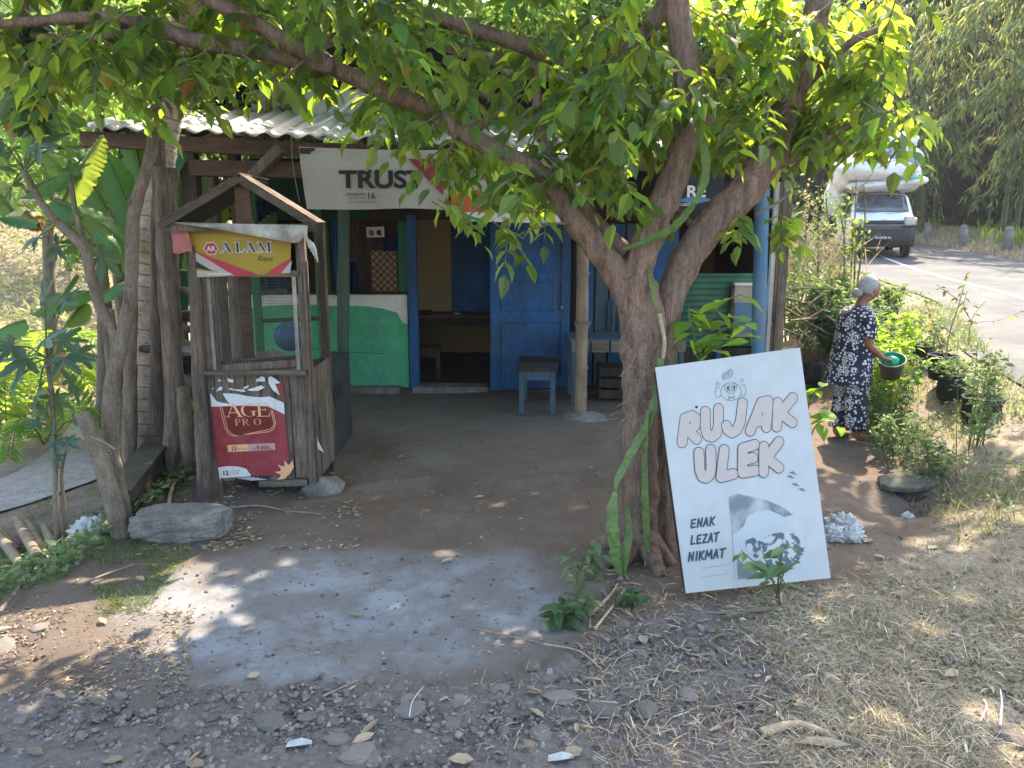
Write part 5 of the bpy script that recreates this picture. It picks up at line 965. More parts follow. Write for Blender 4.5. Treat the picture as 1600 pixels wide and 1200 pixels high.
sapling('sapling', 'bright green sapling rising behind the top edge of the white sign', 'sapling', P(1085, 640, 4.5), [PX((1085, 640, 4.5), (1092, 560, 4.45), (1110, 500, 4.4), (1135, 470, 4.35), (1160, 460, 4.35)), PX((1092, 560, 4.45), (1080, 510, 4.4), (1075, 480, 4.4)), PX((1100, 540, 4.45), (1130, 515, 4.35), (1165, 505, 4.3), (1175, 540, 4.3)), PX((1092, 560, 4.45), (1120, 540, 4.35), (1150, 530, 4.3))], 9, .15, m_leafy, stem_r=.009)
sapling('weed', 'leafy weed growing in front of the lower right corner of the sign', 'weed', G(1215, 935, .05), [PX((1215, 935, 3.7), (1205, 900, 3.66), (1190, 860, 3.64)), PX((1215, 935, 3.7), (1225, 895, 3.66), (1245, 880, 3.64)), PX((1210, 910, 3.68), (1180, 880, 3.64), (1158, 860, 3.62)), PX((1215, 925, 3.7), (1220, 870, 3.64), (1232, 850, 3.62))], 6, .10, m_shrub, stem_r=.006)
sapling('shoot', 'yellow-green leafy shoot poking out beside the right edge of the sign', 'shoot', P(1262, 700, 4.3), [PX((1262, 700, 4.3), (1275, 665, 4.25), (1300, 655, 4.22), (1312, 668, 4.2)), PX((1262, 640, 4.3), (1275, 610, 4.3), (1285, 606, 4.3))], 7, .14, m_leafy)
for i, (u, v, Y_, h, n_, lb) in enumerate(((905, 930, 3.95, .26, 3, 'low green weed at the left foot of the tree roots'), (880, 975, 3.75, .14, 5, 'small clump of round-leaved weeds at the edge of the grey cement'), (930, 905, 4.05, .24, 3, 'tall weed brushing the cactus at the trunk base'), (985, 945, 3.85, .12, 3, 'small seedling between the cactus and the sign'), (915, 960, 3.85, .14, 5, 'spreading weed patch below the trunk base'))):
    b = G(u, v, .0); st_ = [[(b.x, b.y, 0), (b.x + random.uniform(-.04, .04), b.y - .02, h * .5), (b.x + random.uniform(-.12, .12), b.y + random.uniform(-.08, .05), h * random.uniform(.7, 1))] for _ in range(n_)]
    sapling('weed', lb, 'weed', b, st_, 5, .085, (m_shrub, m_dgrass)[i % 2], group='weeds round the tree base', stem_r=.004)

# ================================================================ left: slender trees, palm, papaya, banana
sl = thing('slender_tree', 'slender crooked tree rising past the left end of the zinc roof', 'tree', tuple(G(195, 870, -.1)))
limb([(206, 880, 4.75, .045), (190, 780, 4.78, .045), (172, 690, 4.8, .045), (172, 620, 4.8, .046), (188, 540, 4.85, .046), (203, 470, 4.85, .042), (207, 380, 4.9, .04), (212, 320, 4.9, .038), (236, 240, 4.9, .034), (242, 180, 4.9, .03), (252, 120, 4.9, .026), (262, 40, 4.9, .02)], 'trunk', 12, .14, m_bark2, parent=sl)
limb([(186, 530, 4.85, .034), (160, 490, 4.85, .034), (142, 430, 4.85, .032), (134, 390, 4.85, .036), (110, 365, 4.85, .03), (78, 335, 4.85, .026), (55, 300, 4.85, .022), (38, 268, 4.85, .02)], 'branch', 10, .15, m_bark2, parent=sl)
limb([(136, 395, 4.85, .022), (118, 330, 4.9, .018), (112, 290, 4.9, .014), (108, 250, 4.9, .01)], 'branch', 8, .15, m_bark2, parent=sl); limb([(207, 330, 4.9, .016), (200, 312, 4.85, .008)], 'branch', 6, .1, m_bark2, parent=sl)
limb([(248, 140, 4.9, .012), (230, 128, 4.9, .009), (200, 122, 4.9, .006)], 'branch', 6, .1, m_bark2, parent=sl); limb([(246, 145, 4.9, .01), (275, 158, 4.85, .008), (310, 175, 4.8, .005), (345, 200, 4.8, .003)], 'branch', 6, .1, m_bark2, parent=sl)
pl_ = thing('leaning_pole', 'thick cut pole tied with string to the foot of the slender crooked tree', 'pole', tuple(G(190, 860, -.1)))
limb([(197, 868, 4.62, .055), (175, 780, 4.62, .055), (152, 700, 4.62, .052), (128, 645, 4.62, .045)], 'pole', 14, .12, m_bark2, parent=pl_)
for k in range(4): c = P(152 + 2 * k, 696 + 5 * k, 4.66); MB().lathe(c, [(.062, -.004), (.068, 0), (.062, .004)], 14, rot=Matrix.Rotation(R(18), 3, 'Y')).build('string', m_twig, pl_)
limb([(140, 682, 4.58, .008), (160, 690, 4.55, .008), (180, 702, 4.55, .006)], 'string_end', 6, .1, m_twig, parent=pl_)
for i, (rows, lb) in enumerate((([(92, 870, 4.75, .018), (88, 800, 4.75, .018), (86, 740, 4.8, .017), (84, 660, 4.8, .014), (74, 560, 4.85, .012)], 'thin straight papaya sapling on the bank left of the tied pole'), ([(102, 858, 4.8, .014), (100, 790, 4.8, .013), (96, 740, 4.85, .012), (104, 700, 4.9, .008)], 'thinner twisted sapling just right of the thin straight papaya'))):
    t = thing('papaya_sapling', lb, 'sapling', tuple(G(rows[0][0], rows[0][1], -.2)), 'saplings on the left bank'); limb(rows, 'stem', 8, .12, m_bark2, parent=t)
    SAP = t if i == 0 else SAP
palm = thing('palm_tree', 'pale pinkish palm trunk with ring scars left of the tall timbers', 'tree', tuple(G(225, 700, -.2)))
rows = [(232, 740, 6.75, .15), (225, 700, 6.75, .125), (228, 620, 6.75, .12), (232, 540, 6.8, .118), (234, 440, 6.8, .118), (240, 360, 6.8, .116), (250, 260, 6.85, .114), (262, 180, 6.9, .112), (280, 90, 6.9, .11), (300, -20, 7.0, .11), (320, -150, 7.0, .11)]
pp, rr = path_px(rows, 14); rr = [r * (1 + .05 * ((i * .63) % 1.0)) for i, r in enumerate(rr)]; MB().tube(pp, rr, 18, .06).build('trunk', m_palm, palm)
for i in range(4, len(pp) - 20, 3):
    MB().tube([pp[i] + (pp[i + 1] - pp[i]).normalized() * -.006, pp[i] + (pp[i + 1] - pp[i]).normalized() * .006], rr[i] * 1.015, 14, .10).build('ring_scar', m_bark2, palm)
_mt = thing('background_tree', 'lichen-spotted slim trunk hugging the left side of the palm trunk', 'tree', tuple(G(201, 760, 0)))
meta(limb([(201, 760, 6.0, .05), (203, 660, 6.0, .055), (204, 560, 6.0, .05), (206, 490, 6.0, .045), (206, 440, 6.0, .03)], 'trunk', 12, .15, m_bark2, parent=_mt)[0])
# papaya leaves: broad lobed blades
def lobed(n=7):
    pts = [(0, 0)]; 
    for i in range(n):
        a = R(-140 + 280 * i / (n - 1)); L_ = (.62 + .38 * math.cos(a * .75)); da = R(280 / (n - 1) / 2)
        for (f_, r_) in ((-.95, .36), (-.66, .68), (-.44, .66), (-.28, .88), (0, 1.0), (.28, .88), (.44, .66), (.66, .68)): pts.append((math.sin(a + da * f_) * L_ * r_, math.cos(a + da * f_) * L_ * r_))
    n_ = len(pts); V_ = [(x, y, -.22 * (x * x + y * y) + .05 * math.sin(5 * math.atan2(x, y))) for x, y in pts]; return V_, [(0, i + 1, i) for i in range(1, n_ - 1)]
PV, PF = lobed(); me_pap = mesh_np('papaya_leaf', A_(PV), A_(PF), m_papaya)
def papleaf(t, top, u, v, Y_, s_, face=(0, -.6, .8)):
    c = P(u, v, Y_); d = (c - top); d2 = Vector((d.x, d.y, d.z * .4 - .25 * s_)).normalized(); st_ = MB().tube([top, top.lerp(c, .5) + Vector((0, 0, .03)), c], [.007, .006, .004], 5, cap=False).build('leaf_stalk', m_shrubstem, t)
    leafobj(t, c, d2, Vector(face) + Vector((random.gauss(0, .35), random.gauss(0, .3), 0)), s_ * .8, s_ * .8, None, 'leaf', me_pap)
top = P(38, 268, 4.85)
pt = thing('papaya_plant', 'papaya crown with dark lobed leaves at the end of the crooked branch', 'papaya', tuple(top))
for u, v, s_ in ((20, 232, .28), (60, 225, .26), (0, 262, .26), (48, 205, .24), (90, 228, .24), (-10, 210, .3), (20, 290, .22)): papleaf(pt, top, u, v, 4.85 + random.uniform(-.2, .2), s_)
t0 = P(96, 330, 4.9)
pt2 = thing('papaya_plant', 'papaya with dark lobed leaves hanging before the crooked branch', 'papaya', tuple(P(120, 300, 4.9))); top = P(122, 345, 4.9)
for u, v, s_ in ((130, 345, .26), (60, 370, .22), (130, 380, .24), (110, 270, .22), (90, 385, .2), (160, 400, .22)): papleaf(pt2, top, u, v, 4.85 + random.uniform(-.2, .2), s_)
top = P(74, 560, 4.85)
for u, v, s_ in ((40, 560, .24), (30, 590, .26), (70, 530, .24), (100, 560, .26), (110, 595, .24), (60, 610, .22), (85, 620, .2), (120, 550, .2), (20, 540, .22), (96, 530, .2), (100, 470, .2), (70, 470, .2)): papleaf(SAP, top, u, v, 4.8 + random.uniform(-.2, .25), s_)
for u, v, s_ in ((88, 715, .1), (105, 690, .12), (70, 640, .14), (60, 660, .12), (118, 655, .12), (85, 690, .12)): papleaf(SAP, P(84, 680, 4.8), u, v, 4.75, s_)
# banana plants, every blade a part
def blade(t, base, tip, wd, droop=.25, mat=None, nl=34, twist=0.0, tear=.0, up=(0, -.5, .8)):
    base, tip = Vector(base), Vector(tip); d = tip - base; L_ = d.length; d.normalize(); side = d.cross(Vector(up)).normalized(); nrm = side.cross(d).normalized(); vs = []; cols = 6
    for i in range(nl + 1):
        s_ = i / nl; c = base + d * L_ * s_ + Vector((0, 0, droop * L_ * (4 * s_ * (1 - s_)) * .5)); wl_ = wd * (math.sin(math.pi * min(1, s_ * .93 + .07)) ** .55) * (1 - .1 * s_)
        for k in range(-cols // 2, cols // 2 + 1):
            a = k / (cols / 2); e = 1 - (tear * random.random() if abs(k) == cols // 2 else 0); fold = -abs(a) * wl_ * .28 + .016 * math.sin(i * 3.1) * abs(a)
            vs.append(c + side * a * wl_ * e * .5 + nrm * fold)
    mb = MB().add(vs, [(i * (cols + 1) + k, i * (cols + 1) + k + 1, (i + 1) * (cols + 1) + k + 1, (i + 1) * (cols + 1) + k) for i in range(nl) for k in range(cols)], True)
    o = mb.build('leaf', mat or m_banana, t)
    MB().tube([base + d * L_ * s_ + Vector((0, 0, droop * L_ * 2 * s_ * (1 - s_))) - nrm * .008 for s_ in (0, .2, .4, .6, .8, .97)], [.018, .015, .012, .009, .006, .003], 6).build('midrib', m_shrubstem, o)
m_ban2 = leafM('sunlit_banana_leaf', (.10, .20, .04), (.42, .58, .06), .2, .55, .4)  # brighter copy of the banana leaf, sunlight put into its colour
def banana(label, u, v, Y_, zb, h, spec):
    b = P(u, v, Y_); b.z = zb; t = thing('banana_plant', label, 'banana plant', tuple(b), 'banana plants left of the shop'); tp = Vector((b.x, b.y, h)); MB().tube([b.lerp(tp, k / 6) for k in range(7)], [.06, .058, .055, .05, .045, .04, .03], 12, .1).build('stem', m_bark2, t)
    for (u1, v1, u2, v2, Y2, wd, dr, mt) in spec: blade(t, P(u1, v1, Y_), P(u2, v2, Y2), wd, dr, mt, tear=.25)
banana('banana plant with a long dark green blade pointing right below the roof edge', 168, 500, 6.4, -.45, 2.0, [(85, 310, 204, 390, 6.3, .40, .12, m_banana), (40, 300, 130, 270, 6.5, .3, .2, m_ban2), (20, 330, -60, 250, 6.3, .35, .2, m_banana), (90, 330, 160, 210, 6.6, .34, .1, m_ban2), (40, 330, 66, 360, 6.4, .2, .1, m_bandry)])
banana('banana plant whose bright broad blades fan out behind the palm trunk', 190, 500, 7.6, -.45, 2.1, [(225, 390, 165, 240, 7.5, .42, .1, m_banana), (205, 400, 112, 245, 7.7, .34, .12, m_ban2), (225, 400, 230, 255, 7.9, .4, .05, m_ban2), (180, 400, 100, 190, 8.2, .4, .1, m_banana), (240, 380, 190, 120, 8, .4, .1, m_ban2), (205, 420, 60, 230, 8.2, .36, .15, m_ban2)])
banana('banana plant with one glowing yellow-green blade behind the green brace', 285, 500, 8.2, -.3, 2.1, [(262, 480, 290, 235, 8.1, .52, .0, m_ban2), (272, 480, 322, 260, 8.0, .5, .05, m_ban2), (300, 420, 350, 280, 8.4, .4, .1, m_ban2), (262, 420, 258, 300, 8.6, .4, .05, m_banana), (270, 470, 245, 380, 8.1, .2, .1, m_ban2), (275, 500, 290, 390, 8.0, .25, .1, m_banana), (270, 500, 310, 400, 8.2, .2, .1, m_banana), (330, 440, 430, 330, 8.6, .45, .1, m_banana)])
banana('young banana plant with a bent pale blade over the path', 182, 560, 6.2, -.45, 1.3, [(140, 455, 50, 492, 6.0, .30, .25, m_banana), (130, 470, 100, 510, 6.1, .26, .0, m_ban2), (150, 470, 205, 440, 6.2, .2, .2, m_banana), (60, 350, 0, 340, 6.3, .16, .1, m_banana), (130, 350, 190, 400, 6.0, .16, .2, m_banana), (80, 520, 78, 600, 6.1, .22, -.1, m_bandry), (40, 500, -30, 540, 6.1, .3, .2, m_banana), (120, 430, 92, 470, 6.1, .08, .1, m_ban2)])
banana('banana plant at the top left corner with a dark hanging blade', -90, 400, 5.4, -.45, 2.6, [(60, 150, 128, 196, 5.3, .30, -.1, m_banana), (40, 130, 110, 190, 5.5, .45, .0, m_ban2), (10, 140, 20, 215, 5.4, .25, -.1, m_bandry), (30, 110, -60, 220, 5.5, .4, .1, m_ban2)])
# trunks behind on the left
for i, (u, vb, vt, Y_, r_, lb) in enumerate(((158, 700, 300, 8.5, .06, 'dark trunk behind the crooked branch left of the palm'), (192, 690, 430, 9, .07, 'thin dark trunk between the slender tree and the palm'), (78, 640, 380, 12, .09, 'grey trunk standing beyond the papaya sapling'),  (55, 640, 130, 4.9, .0, ''))):
    if not lb: continue
    t = thing('background_tree', lb, 'tree', tuple(P(u, vb, Y_)), 'trunks behind the banana plants'); limb([(u, vb, Y_, r_ * 1.2), (u + 3, (vb + vt) / 2, Y_, r_), (u - 3, vt, Y_, r_ * .9), (u, vt - 220, Y_ + .2, r_ * .7)], 'trunk', 10, .15, m_bark2, parent=t)
    c = P(u, vt - 180, Y_); n_ = 1400; d_ = rdir(n_); pos = A_(tuple(c)) + d_ * (ru(n_, .2, 1) ** .5)[:, None] * A_([1.6, 1.3, .9]); leaves('crown', pos, rdir(n_, -1, .3), rdir(n_, .2, 1), ru(n_, .10, .2), ru(n_, .05, .09), m_farleaf, t, DT, DF)
hv = thing('hanging_vine', 'shaggy brown trunk wrapped in ivy at the top left', 'tree', tuple(P(52, 200, 4.7))); limb([(52, 208, 4.7, .02), (50, 150, 4.7, .03), (42, 90, 4.7, .035), (35, 20, 4.7, .04), (30, -60, 4.7, .05)], 'trunk', 10, .3, m_bark2, parent=hv)
n_ = 260; tt = rng.random(n_); pos = A_([tuple(P(50 + rng.normal(0, 12), 30 + 170 * q_, 4.65 + rng.normal(0, .05))) for q_ in tt]); leaves('ivy', pos, rdir(n_, -1, -.2), rdir(n_, 0, 1), ru(n_, .05, .1), ru(n_, .04, .07), m_dgrass, hv)
# ================================================================ background vegetation
def crownpts(c, r, n, shell=.35):
    d = rdir(n); k = ru(n, shell, 1) ** .6; k = k * (1 + .25 * np.sin(d[:, 0] * 5 + c[0]) * np.cos(d[:, 1] * 4 + c[2] * 2)); return A_(c) + d * k[:, None] * A_(r)
def bgtree(label, x, y, z0, ht, cr, n, ln, mat=None, group='trees behind the shop and road', trunk_r=.14, lobes=6, base=.45):
    t = thing('background_tree', label, 'tree', (x, y, z0), group); pp = [Vector((x + .25 * math.sin(k * 1.1 + x), y, z0 + ht * .9 * k / 7)) for k in range(8)]; MB().tube(pp, [trunk_r * (1 - .08 * k) for k in range(8)], 9, .12).build('trunk', m_bark2, t); P_ = []
    for k in range(lobes):
        a = random.uniform(0, 6.283); q_ = random.random() ** .5; c = (x + cr * .75 * q_ * math.cos(a), y + cr * .6 * q_ * math.sin(a), z0 + ht * random.uniform(base, .95)); rr_ = cr * random.uniform(.35, .6); P_.append(crownpts(c, (rr_, rr_, rr_ * .75), n // lobes))
        MB().tube([pp[4], Vector(c)], [trunk_r * .45, trunk_r * .15], 6, .1).build('limb', m_bark2, t)
    pos = np.concatenate(P_); m = len(pos); leaves('crown', pos, rdir(m, -1, .3), rdir(m, .1, 1), ru(m, .7, 1.3) * ln, ru(m, .35, .6) * ln, mat or m_farleaf, t, DT, DF); return t
for i, (x, y, ht, cr, n, ln, lb) in enumerate(((-1.0, 14.5, 6.5, 2.6, 9000, .20, 'leafy tree directly behind the left half of the shop roof'), (3.0, 15, 7, 3.0, 9000, .20, 'leafy tree directly behind the right half of the shop roof'), (-7.0, 23, 8, 3.2, 8000, .22, 'rounded tree behind the banana plants'), (.8, 22, 10, 3.5, 7000, .3, 'tall tree further back behind the middle of the shop'), (4.4, 19, 5.0, 1.7, 6000, .16, 'bushy tree between the shop and the white van'), (7.0, 30, 10, 4, 8000, .3, 'tall tree rising behind the white van'), (-13.5, 24, 7, 3.5, 8000, .24, 'sunlit tree at the far left beyond the path'), (-6.8, 14.2, 4.0, 1.2, 2500, .16, 'small tree right of the path beyond the banana plants'), (-3.0, 11.5, 6, 1.8, 5000, .18, 'slim tree behind the palm trunk near the shop corner'))):
    bgtree(lb, x, y, ghf(x, y) - .1, ht, cr, n, ln)
# far woodland that reads as one mass
pos = []; 
for _ in range(70):
    x = random.uniform(-70, 45); y = random.uniform(46, 80) if x > -18 else random.uniform(34, 70); z = ghf(x, y) + random.uniform(1, 8); pos.append(crownpts((x, y, z), (random.uniform(4, 7), 4, random.uniform(3, 6)), 700))
pos = np.concatenate(pos); n = len(pos); leaves('distant_woodland', pos, rdir(n, -1, .5), rdir(n, 0, 1), ru(n, .7, 1.4), ru(n, .4, .8), m_farleaf, None, DT, DF)
# scrub on the left hillside
n = 26000; x = ru(n, -26, -4.2); y = ru(n, 9, 34); keep = (np.abs(x - np.interp(y, [5, 7.6, 12, 22, 40], [-4.9, -4.45, -5.6, -9.5, -14])) > .75); x, y = x[keep], y[keep]; n = len(x)
z = gh(x, y) + rng.random(n) ** 2 * (.15 + .8 * fbm(x, y, .5)); leaves('hillside_scrub', np.stack([x, y, z], 1), rdir(n, -.2, 1), rdir(n, .2, 1), ru(n, .12, .34), ru(n, .05, .12), m_dryhill, None, DT, DF)
n = 9000; x = ru(n, -4.1, -2.5); y = ru(n, 4.0, 9); s_ = (np.abs(x + 4.5) > .5) & (fbm(x, y, 1.6) > .45) & (x < -2.45 - .0 * y) ; x, y = x[s_], y[s_]; n = len(x)
leaves('ground_cover', np.stack([x, y, gh(x, y) + rng.random(n) * .12], 1), rdir(n, -.2, .7), rdir(n, .4, 1), ru(n, .035, .07), ru(n, .025, .04), m_shrub, None, DT, DF)
n = 5000; x = ru(n, -8.5, -4.9); y = ru(n, 5.6, 10); s_ = (np.abs(x - np.interp(y, [5, 7.6, 12], [-4.9, -4.45, -5.6])) > .55) & (fbm(x, y, 1.2) > .42); x, y = x[s_], y[s_]; n = len(x)
leaves('ground_cover', np.stack([x, y, gh(x, y) + rng.random(n) * .25], 1), rdir(n, -.2, .7), rdir(n, .4, 1), ru(n, .06, .14), ru(n, .03, .05), m_shrub, None, DT, DF)
def fern(label, u, v, Y_, n_, ln, group='ferns and palms by the path'):
    b = P(u, v, Y_); b.z = ghf(b.x, b.y); t = thing('fern', label, 'fern', tuple(b), group)
    for k in range(n_):
        a = 6.283 * k / n_ + random.random(); d = Vector((math.cos(a), math.sin(a), 0)); c = crom([tuple(b + Vector((0, 0, .1))), tuple(b + d * ln * .4 + Vector((0, 0, .1 + ln * .55))), tuple(b + d * ln * .8 + Vector((0, 0, .1 + ln * .6))), tuple(b + d * ln * 1.1 + Vector((0, 0, ln * .3)))], 9)
        ps, ds = [], []
        for i in range(3, len(c)):
            tg = Vector(c[i] - c[i - 1]).normalized(); sd_ = tg.cross(Vector((0, 0, 1))).normalized()
            for s in (-1, 1): ps.append(c[i]); ds.append(tuple((sd_ * s + tg * .5 + Vector((0, 0, -.25))).normalized()))
        o = leaves('frond', A_(ps), A_(ds), rdir(len(ps), .6, 1), np.full(len(ps), ln * .26), np.full(len(ps), ln * .05), m_ban2, t, DT, DF, kind=None); MB().tube(c, .006, 4, cap=False).build('rib', m_shrubstem, o)
fern('bright fern-like palm on the left edge beyond the path', 20, 560, 9, 9, 1.1); fern('second bright palm clump left of the papaya saplings', 45, 470, 11, 9, 1.2); fern('small bright fern beside the papaya saplings', 60, 620, 8, 8, .6); fern('spiky palm seedling behind the cart and green pipe', 300, 560, 8.2, 10, .8, 'x'); 
# ================================================================ bamboo across the road
n_c = 5; pos_, dd_, uu_, ll_, ww_ = [], [], [], [], []
for ci, (x, y, lb) in enumerate(((15.5, 30, 'leftmost bamboo clump beyond the white van'), (18.5, 27, 'drooping bamboo clump behind the concrete guard posts'), (21.5, 25, 'large bamboo clump at the right edge of the picture'), (16.5, 25.5, 'bamboo overhanging the far side of the road between van and guard posts'), (25, 29, 'far right bamboo clump behind the others'))):
    t = thing('bamboo_clump', lb, 'bamboo', (x, y, ghf(x, y)), 'bamboo across the road'); z0 = ghf(x, y); ps, ds = [], []
    for k in range(26):
        a = random.uniform(0, 6.283); r0 = random.uniform(0, .9); lean = random.uniform(.8, 4.2); h = random.uniform(7, 12); aa = random.gauss(-2.1, 1.1) if random.random() < .75 else random.uniform(0, 6.283)
        c = [(x + r0 * math.cos(a) + lean * math.cos(aa) * (s ** 2.2), y + r0 * math.sin(a) + lean * math.sin(aa) * (s ** 2.2), z0 - .1 + h * s - 1.8 * s ** 4) for s in (0, .2, .4, .6, .8, 1)]
        cc = crom(c, 3); MB().tube(cc, [.05 * (1 - .8 * i / len(cc)) for i in range(len(cc))], 6, cap=False).build('culm', m_culm, t)
        for j in range(9):
            q_ = Vector(cc[random.randint(4, len(cc) - 1)]); b = random.uniform(0, 6.283); L_ = random.uniform(.6, 1.6); dr = Vector((math.cos(b), math.sin(b), -.2))
            for m in range(14):
                s = random.random(); p = q_ + dr * L_ * s + Vector((0, 0, -.7 * L_ * s * s)); ps.append(tuple(p + Vector((random.gauss(0, .06), random.gauss(0, .06), random.gauss(0, .06))))); ds.append((dr.x * .5 + random.gauss(0, .3), dr.y * .5 + random.gauss(0, .3), -.9 - random.random() * .6))
    # arching arms that hang forward, each carrying fans of leaves
    am = MB()
    for j in range(46):
        a = random.gauss(-2.0, .9); r0_ = random.uniform(.4, 1.6); hz = random.uniform(1.6, 9.5); st0 = Vector((x + r0_ * math.cos(a), y + r0_ * math.sin(a), z0 + hz + .5)); ln_ = random.uniform(1.4, 3.2); aa2 = a + random.gauss(-.25, .5); dr = Vector((math.cos(aa2), math.sin(aa2), 0))
        arm = [st0 + dr * ln_ * s + Vector((0, 0, .35 * math.sin(3.14 * s) - 1.1 * ln_ * .45 * s * s)) for s in (0, .2, .4, .6, .8, 1)]; am.tube(arm, [.014, .012, .010, .008, .006, .003], 5, cap=False); ca = crom([tuple(q_) for q_ in arm], 3)
        for m in range(17):
            q_ = Vector(ca[min(len(ca) - 1, 3 + int(random.random() * (len(ca) - 3)))]) + Vector((random.gauss(0, .10), random.gauss(0, .10), random.gauss(0, .08))); fd = (dr * random.uniform(.2, .9) + Vector((random.gauss(0, .35), random.gauss(0, .35), -random.uniform(.5, 1.1)))).normalized(); sd_ = fd.cross(Vector((0, 0, 1))).normalized()
            for k2 in range(9): f_ = (k2 - 4) / 4; ps.append(tuple(q_ + fd * .05 * k2 * .5)); ds.append(tuple(fd + sd_ * f_ * .55 + Vector((0, 0, -.15 * abs(f_)))))
    am.build('arching_branches', m_culm, t)['kind'] = 'stuff'
    n = len(ps); leaves('foliage', A_(ps), A_(ds), rdir(n, -.2, 1), ru(n, .20, .42), ru(n, .03, .062), m_bamboo, t, DT, DF)
# dark thicket behind the bamboo
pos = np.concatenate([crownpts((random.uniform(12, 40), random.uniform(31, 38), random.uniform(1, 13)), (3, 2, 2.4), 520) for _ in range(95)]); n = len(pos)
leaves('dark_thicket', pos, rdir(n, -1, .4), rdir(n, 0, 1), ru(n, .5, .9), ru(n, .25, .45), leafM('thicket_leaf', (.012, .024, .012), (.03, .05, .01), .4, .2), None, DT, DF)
# far verge: dry grass and bright weeds around the guard posts
n = 26000; y = ru(n, 12, 34); xf_ = np.interp(y, YE, XF); x = xf_ + .05 + rng.random(n) ** 1.3 * 5; s_ = rng.random(n) < 1; z = gh(x, y)
leaves('verge_grass', np.stack([x, y, z], 1), np.stack([rng.normal(0, .35, n), rng.normal(0, .35, n), np.ones(n)], 1), rdir(n, -.3, .3), ru(n, .06, .22), ru(n, .012, .03), m_grass, None, BT, BF)
n = 5000; y = ru(n, 15, 31); x = np.interp(y, YE, XF) + ru(n, .9, 3.5); k = fbm(x, y, .8) > .5; x, y = x[k], y[k]; n = len(x)
leaves('verge_weeds', np.stack([x, y, gh(x, y) + rng.random(n) * .2], 1), np.stack([rng.normal(0, .5, n), rng.normal(0, .5, n), np.ones(n) * .8], 1), rdir(n, -.3, 1), ru(n, .15, .42), ru(n, .03, .06), m_leafy, None, DT, DF)
gp_ = [(1451, 348, 27.5, 'leftmost'), (1507, 351, 24.5, 'middle'), (1578, 354, 22.0, 'rightmost')]; proto = None
for i, (u, v, Y_, wd_) in enumerate(gp_):
    tp = P(u, v, Y_); zb = ghf(tp.x, tp.y); lab = f'{wd_} of the three concrete guard posts across the road'
    if proto is None:
        proto = thing('guard_post', lab, 'guard post', (0, 0, 0), 'guard posts across the road'); hh = tp.z - zb
        MB().lathe((0, 0, 0), [(.13, -.1), (.125, .3), (.12, hh - .12), (.105, hh - .04), (.06, hh), (.001, hh + .01)], 14).build('post', m_conc, proto); MB().lathe((0, 0, 0), [(.126, hh - .30), (.1265, hh - .20), (.124, hh - .13)], 14).build('pale_band', m_palewood, proto); o = proto
    else:
        o = proto.copy(); col.objects.link(o); o['label'] = lab
        for ch in list(proto.children):
            c = ch.copy(); col.objects.link(c); c.parent = o
    o.location = (tp.x, tp.y, tp.z - hh)
# ================================================================ plants on the bank by the woman
def bushy(label, name, cat, c, r, n, ln, mat, group=None, narrow=.55, zup=(-.4, .8), stems=5):
    base = Vector((c[0], c[1], min(c[2] - r[2], ghf(c[0], c[1]) + .02) if name == 'shrub' else c[2] - r[2])); t = thing(name, label, cat, tuple(base), group); ps, ds = [], []; ns = max(9, n // 42)
    sm_ = MB()
    for k in range(ns):
        a = random.uniform(0, 6.283); q_ = random.random() ** .5; b0 = Vector((c[0] + .55 * r[0] * q_ * math.cos(a), c[1] + .55 * r[1] * q_ * math.sin(a), 0)); b0.z = ghf(b0.x, b0.y) if name == 'shrub' else base.z
        o_ = random.uniform(.2, .75); tip = b0 + Vector((r[0] * o_ * math.cos(a + random.gauss(0, .5)), r[1] * o_ * math.sin(a + random.gauss(0, .5)), (c[2] + r[2] - b0.z) * random.uniform(.45, 1.12))); md_ = b0.lerp(tip, .55) + Vector((0, 0, .06 * r[2]))
        cc = crom([tuple(b0), tuple(md_), tuple(tip)], 5); sm_.tube(cc, [.005, .005, .004, .004, .003, .003, .003, .002, .002, .002, .001], 4, cap=False)
        for j in range(n // ns):
            f_ = .18 + .82 * random.random() ** .8; i0 = min(len(cc) - 1, int(f_ * (len(cc) - 1))); ps.append(tuple(Vector(cc[i0]) + Vector((random.gauss(0, .022), random.gauss(0, .022), random.gauss(0, .018))))); th = random.uniform(0, 6.283); ds.append((math.cos(th), math.sin(th), random.uniform(*zup)))
    sm_.build('stems', m_shrubstem, t)['kind'] = 'stuff'; m = len(ps); sz_ = ln * (.45 + .95 * rng.random(m)); leaves('foliage', A_(ps), A_(ds), rdir(m, .2, 1), sz_, sz_ * ru(m, narrow * .7, narrow * 1.15), mat, t, LT if n < 1500 else DT, LF if n < 1500 else DF); return t
def bag_pot(label, u, v_top, v_bot, Y_, wpx, group='black polybag pots on the bank'):
    Y_ = min(Y_ + .8, max(Y_ - .8, on_ground(u, v_bot).y)); top = P(u, v_top, Y_); bot = P(u, v_bot, Y_); dep = (Y_ * math.cos(PITCH) + (CAM_Z - top.z) * math.sin(PITCH)); r_ = wpx / 2 / FPX * dep; h = top.z - bot.z
    t = thing('grow_bag', label, 'plant pot', (top.x, top.y, bot.z), group)
    mb = MB().lathe((top.x, top.y, bot.z), [(.001, 0), (r_ * .9, .0), (r_ * 1.0, h * .3), (r_ * .97, h * .7), (r_ * 1.04, h), (r_ * .98, h + .004), (r_ * .95, h - .03)], 18)
    mb.v = [tuple(Vector(p) + Vector((mn.noise(Vector(p) * 9) * .02, mn.noise(Vector(p) * 9 + Vector((5, 0, 0))) * .02, mn.noise(Vector(p) * 14) * .012))) for p in mb.v]; mb.build('bag', m_black, t)
    MB().lathe((top.x, top.y, bot.z + h - .035), [(.001, 0), (r_ * .96, 0)], 14).build('soil', m_darkwood, t); return top, r_, h
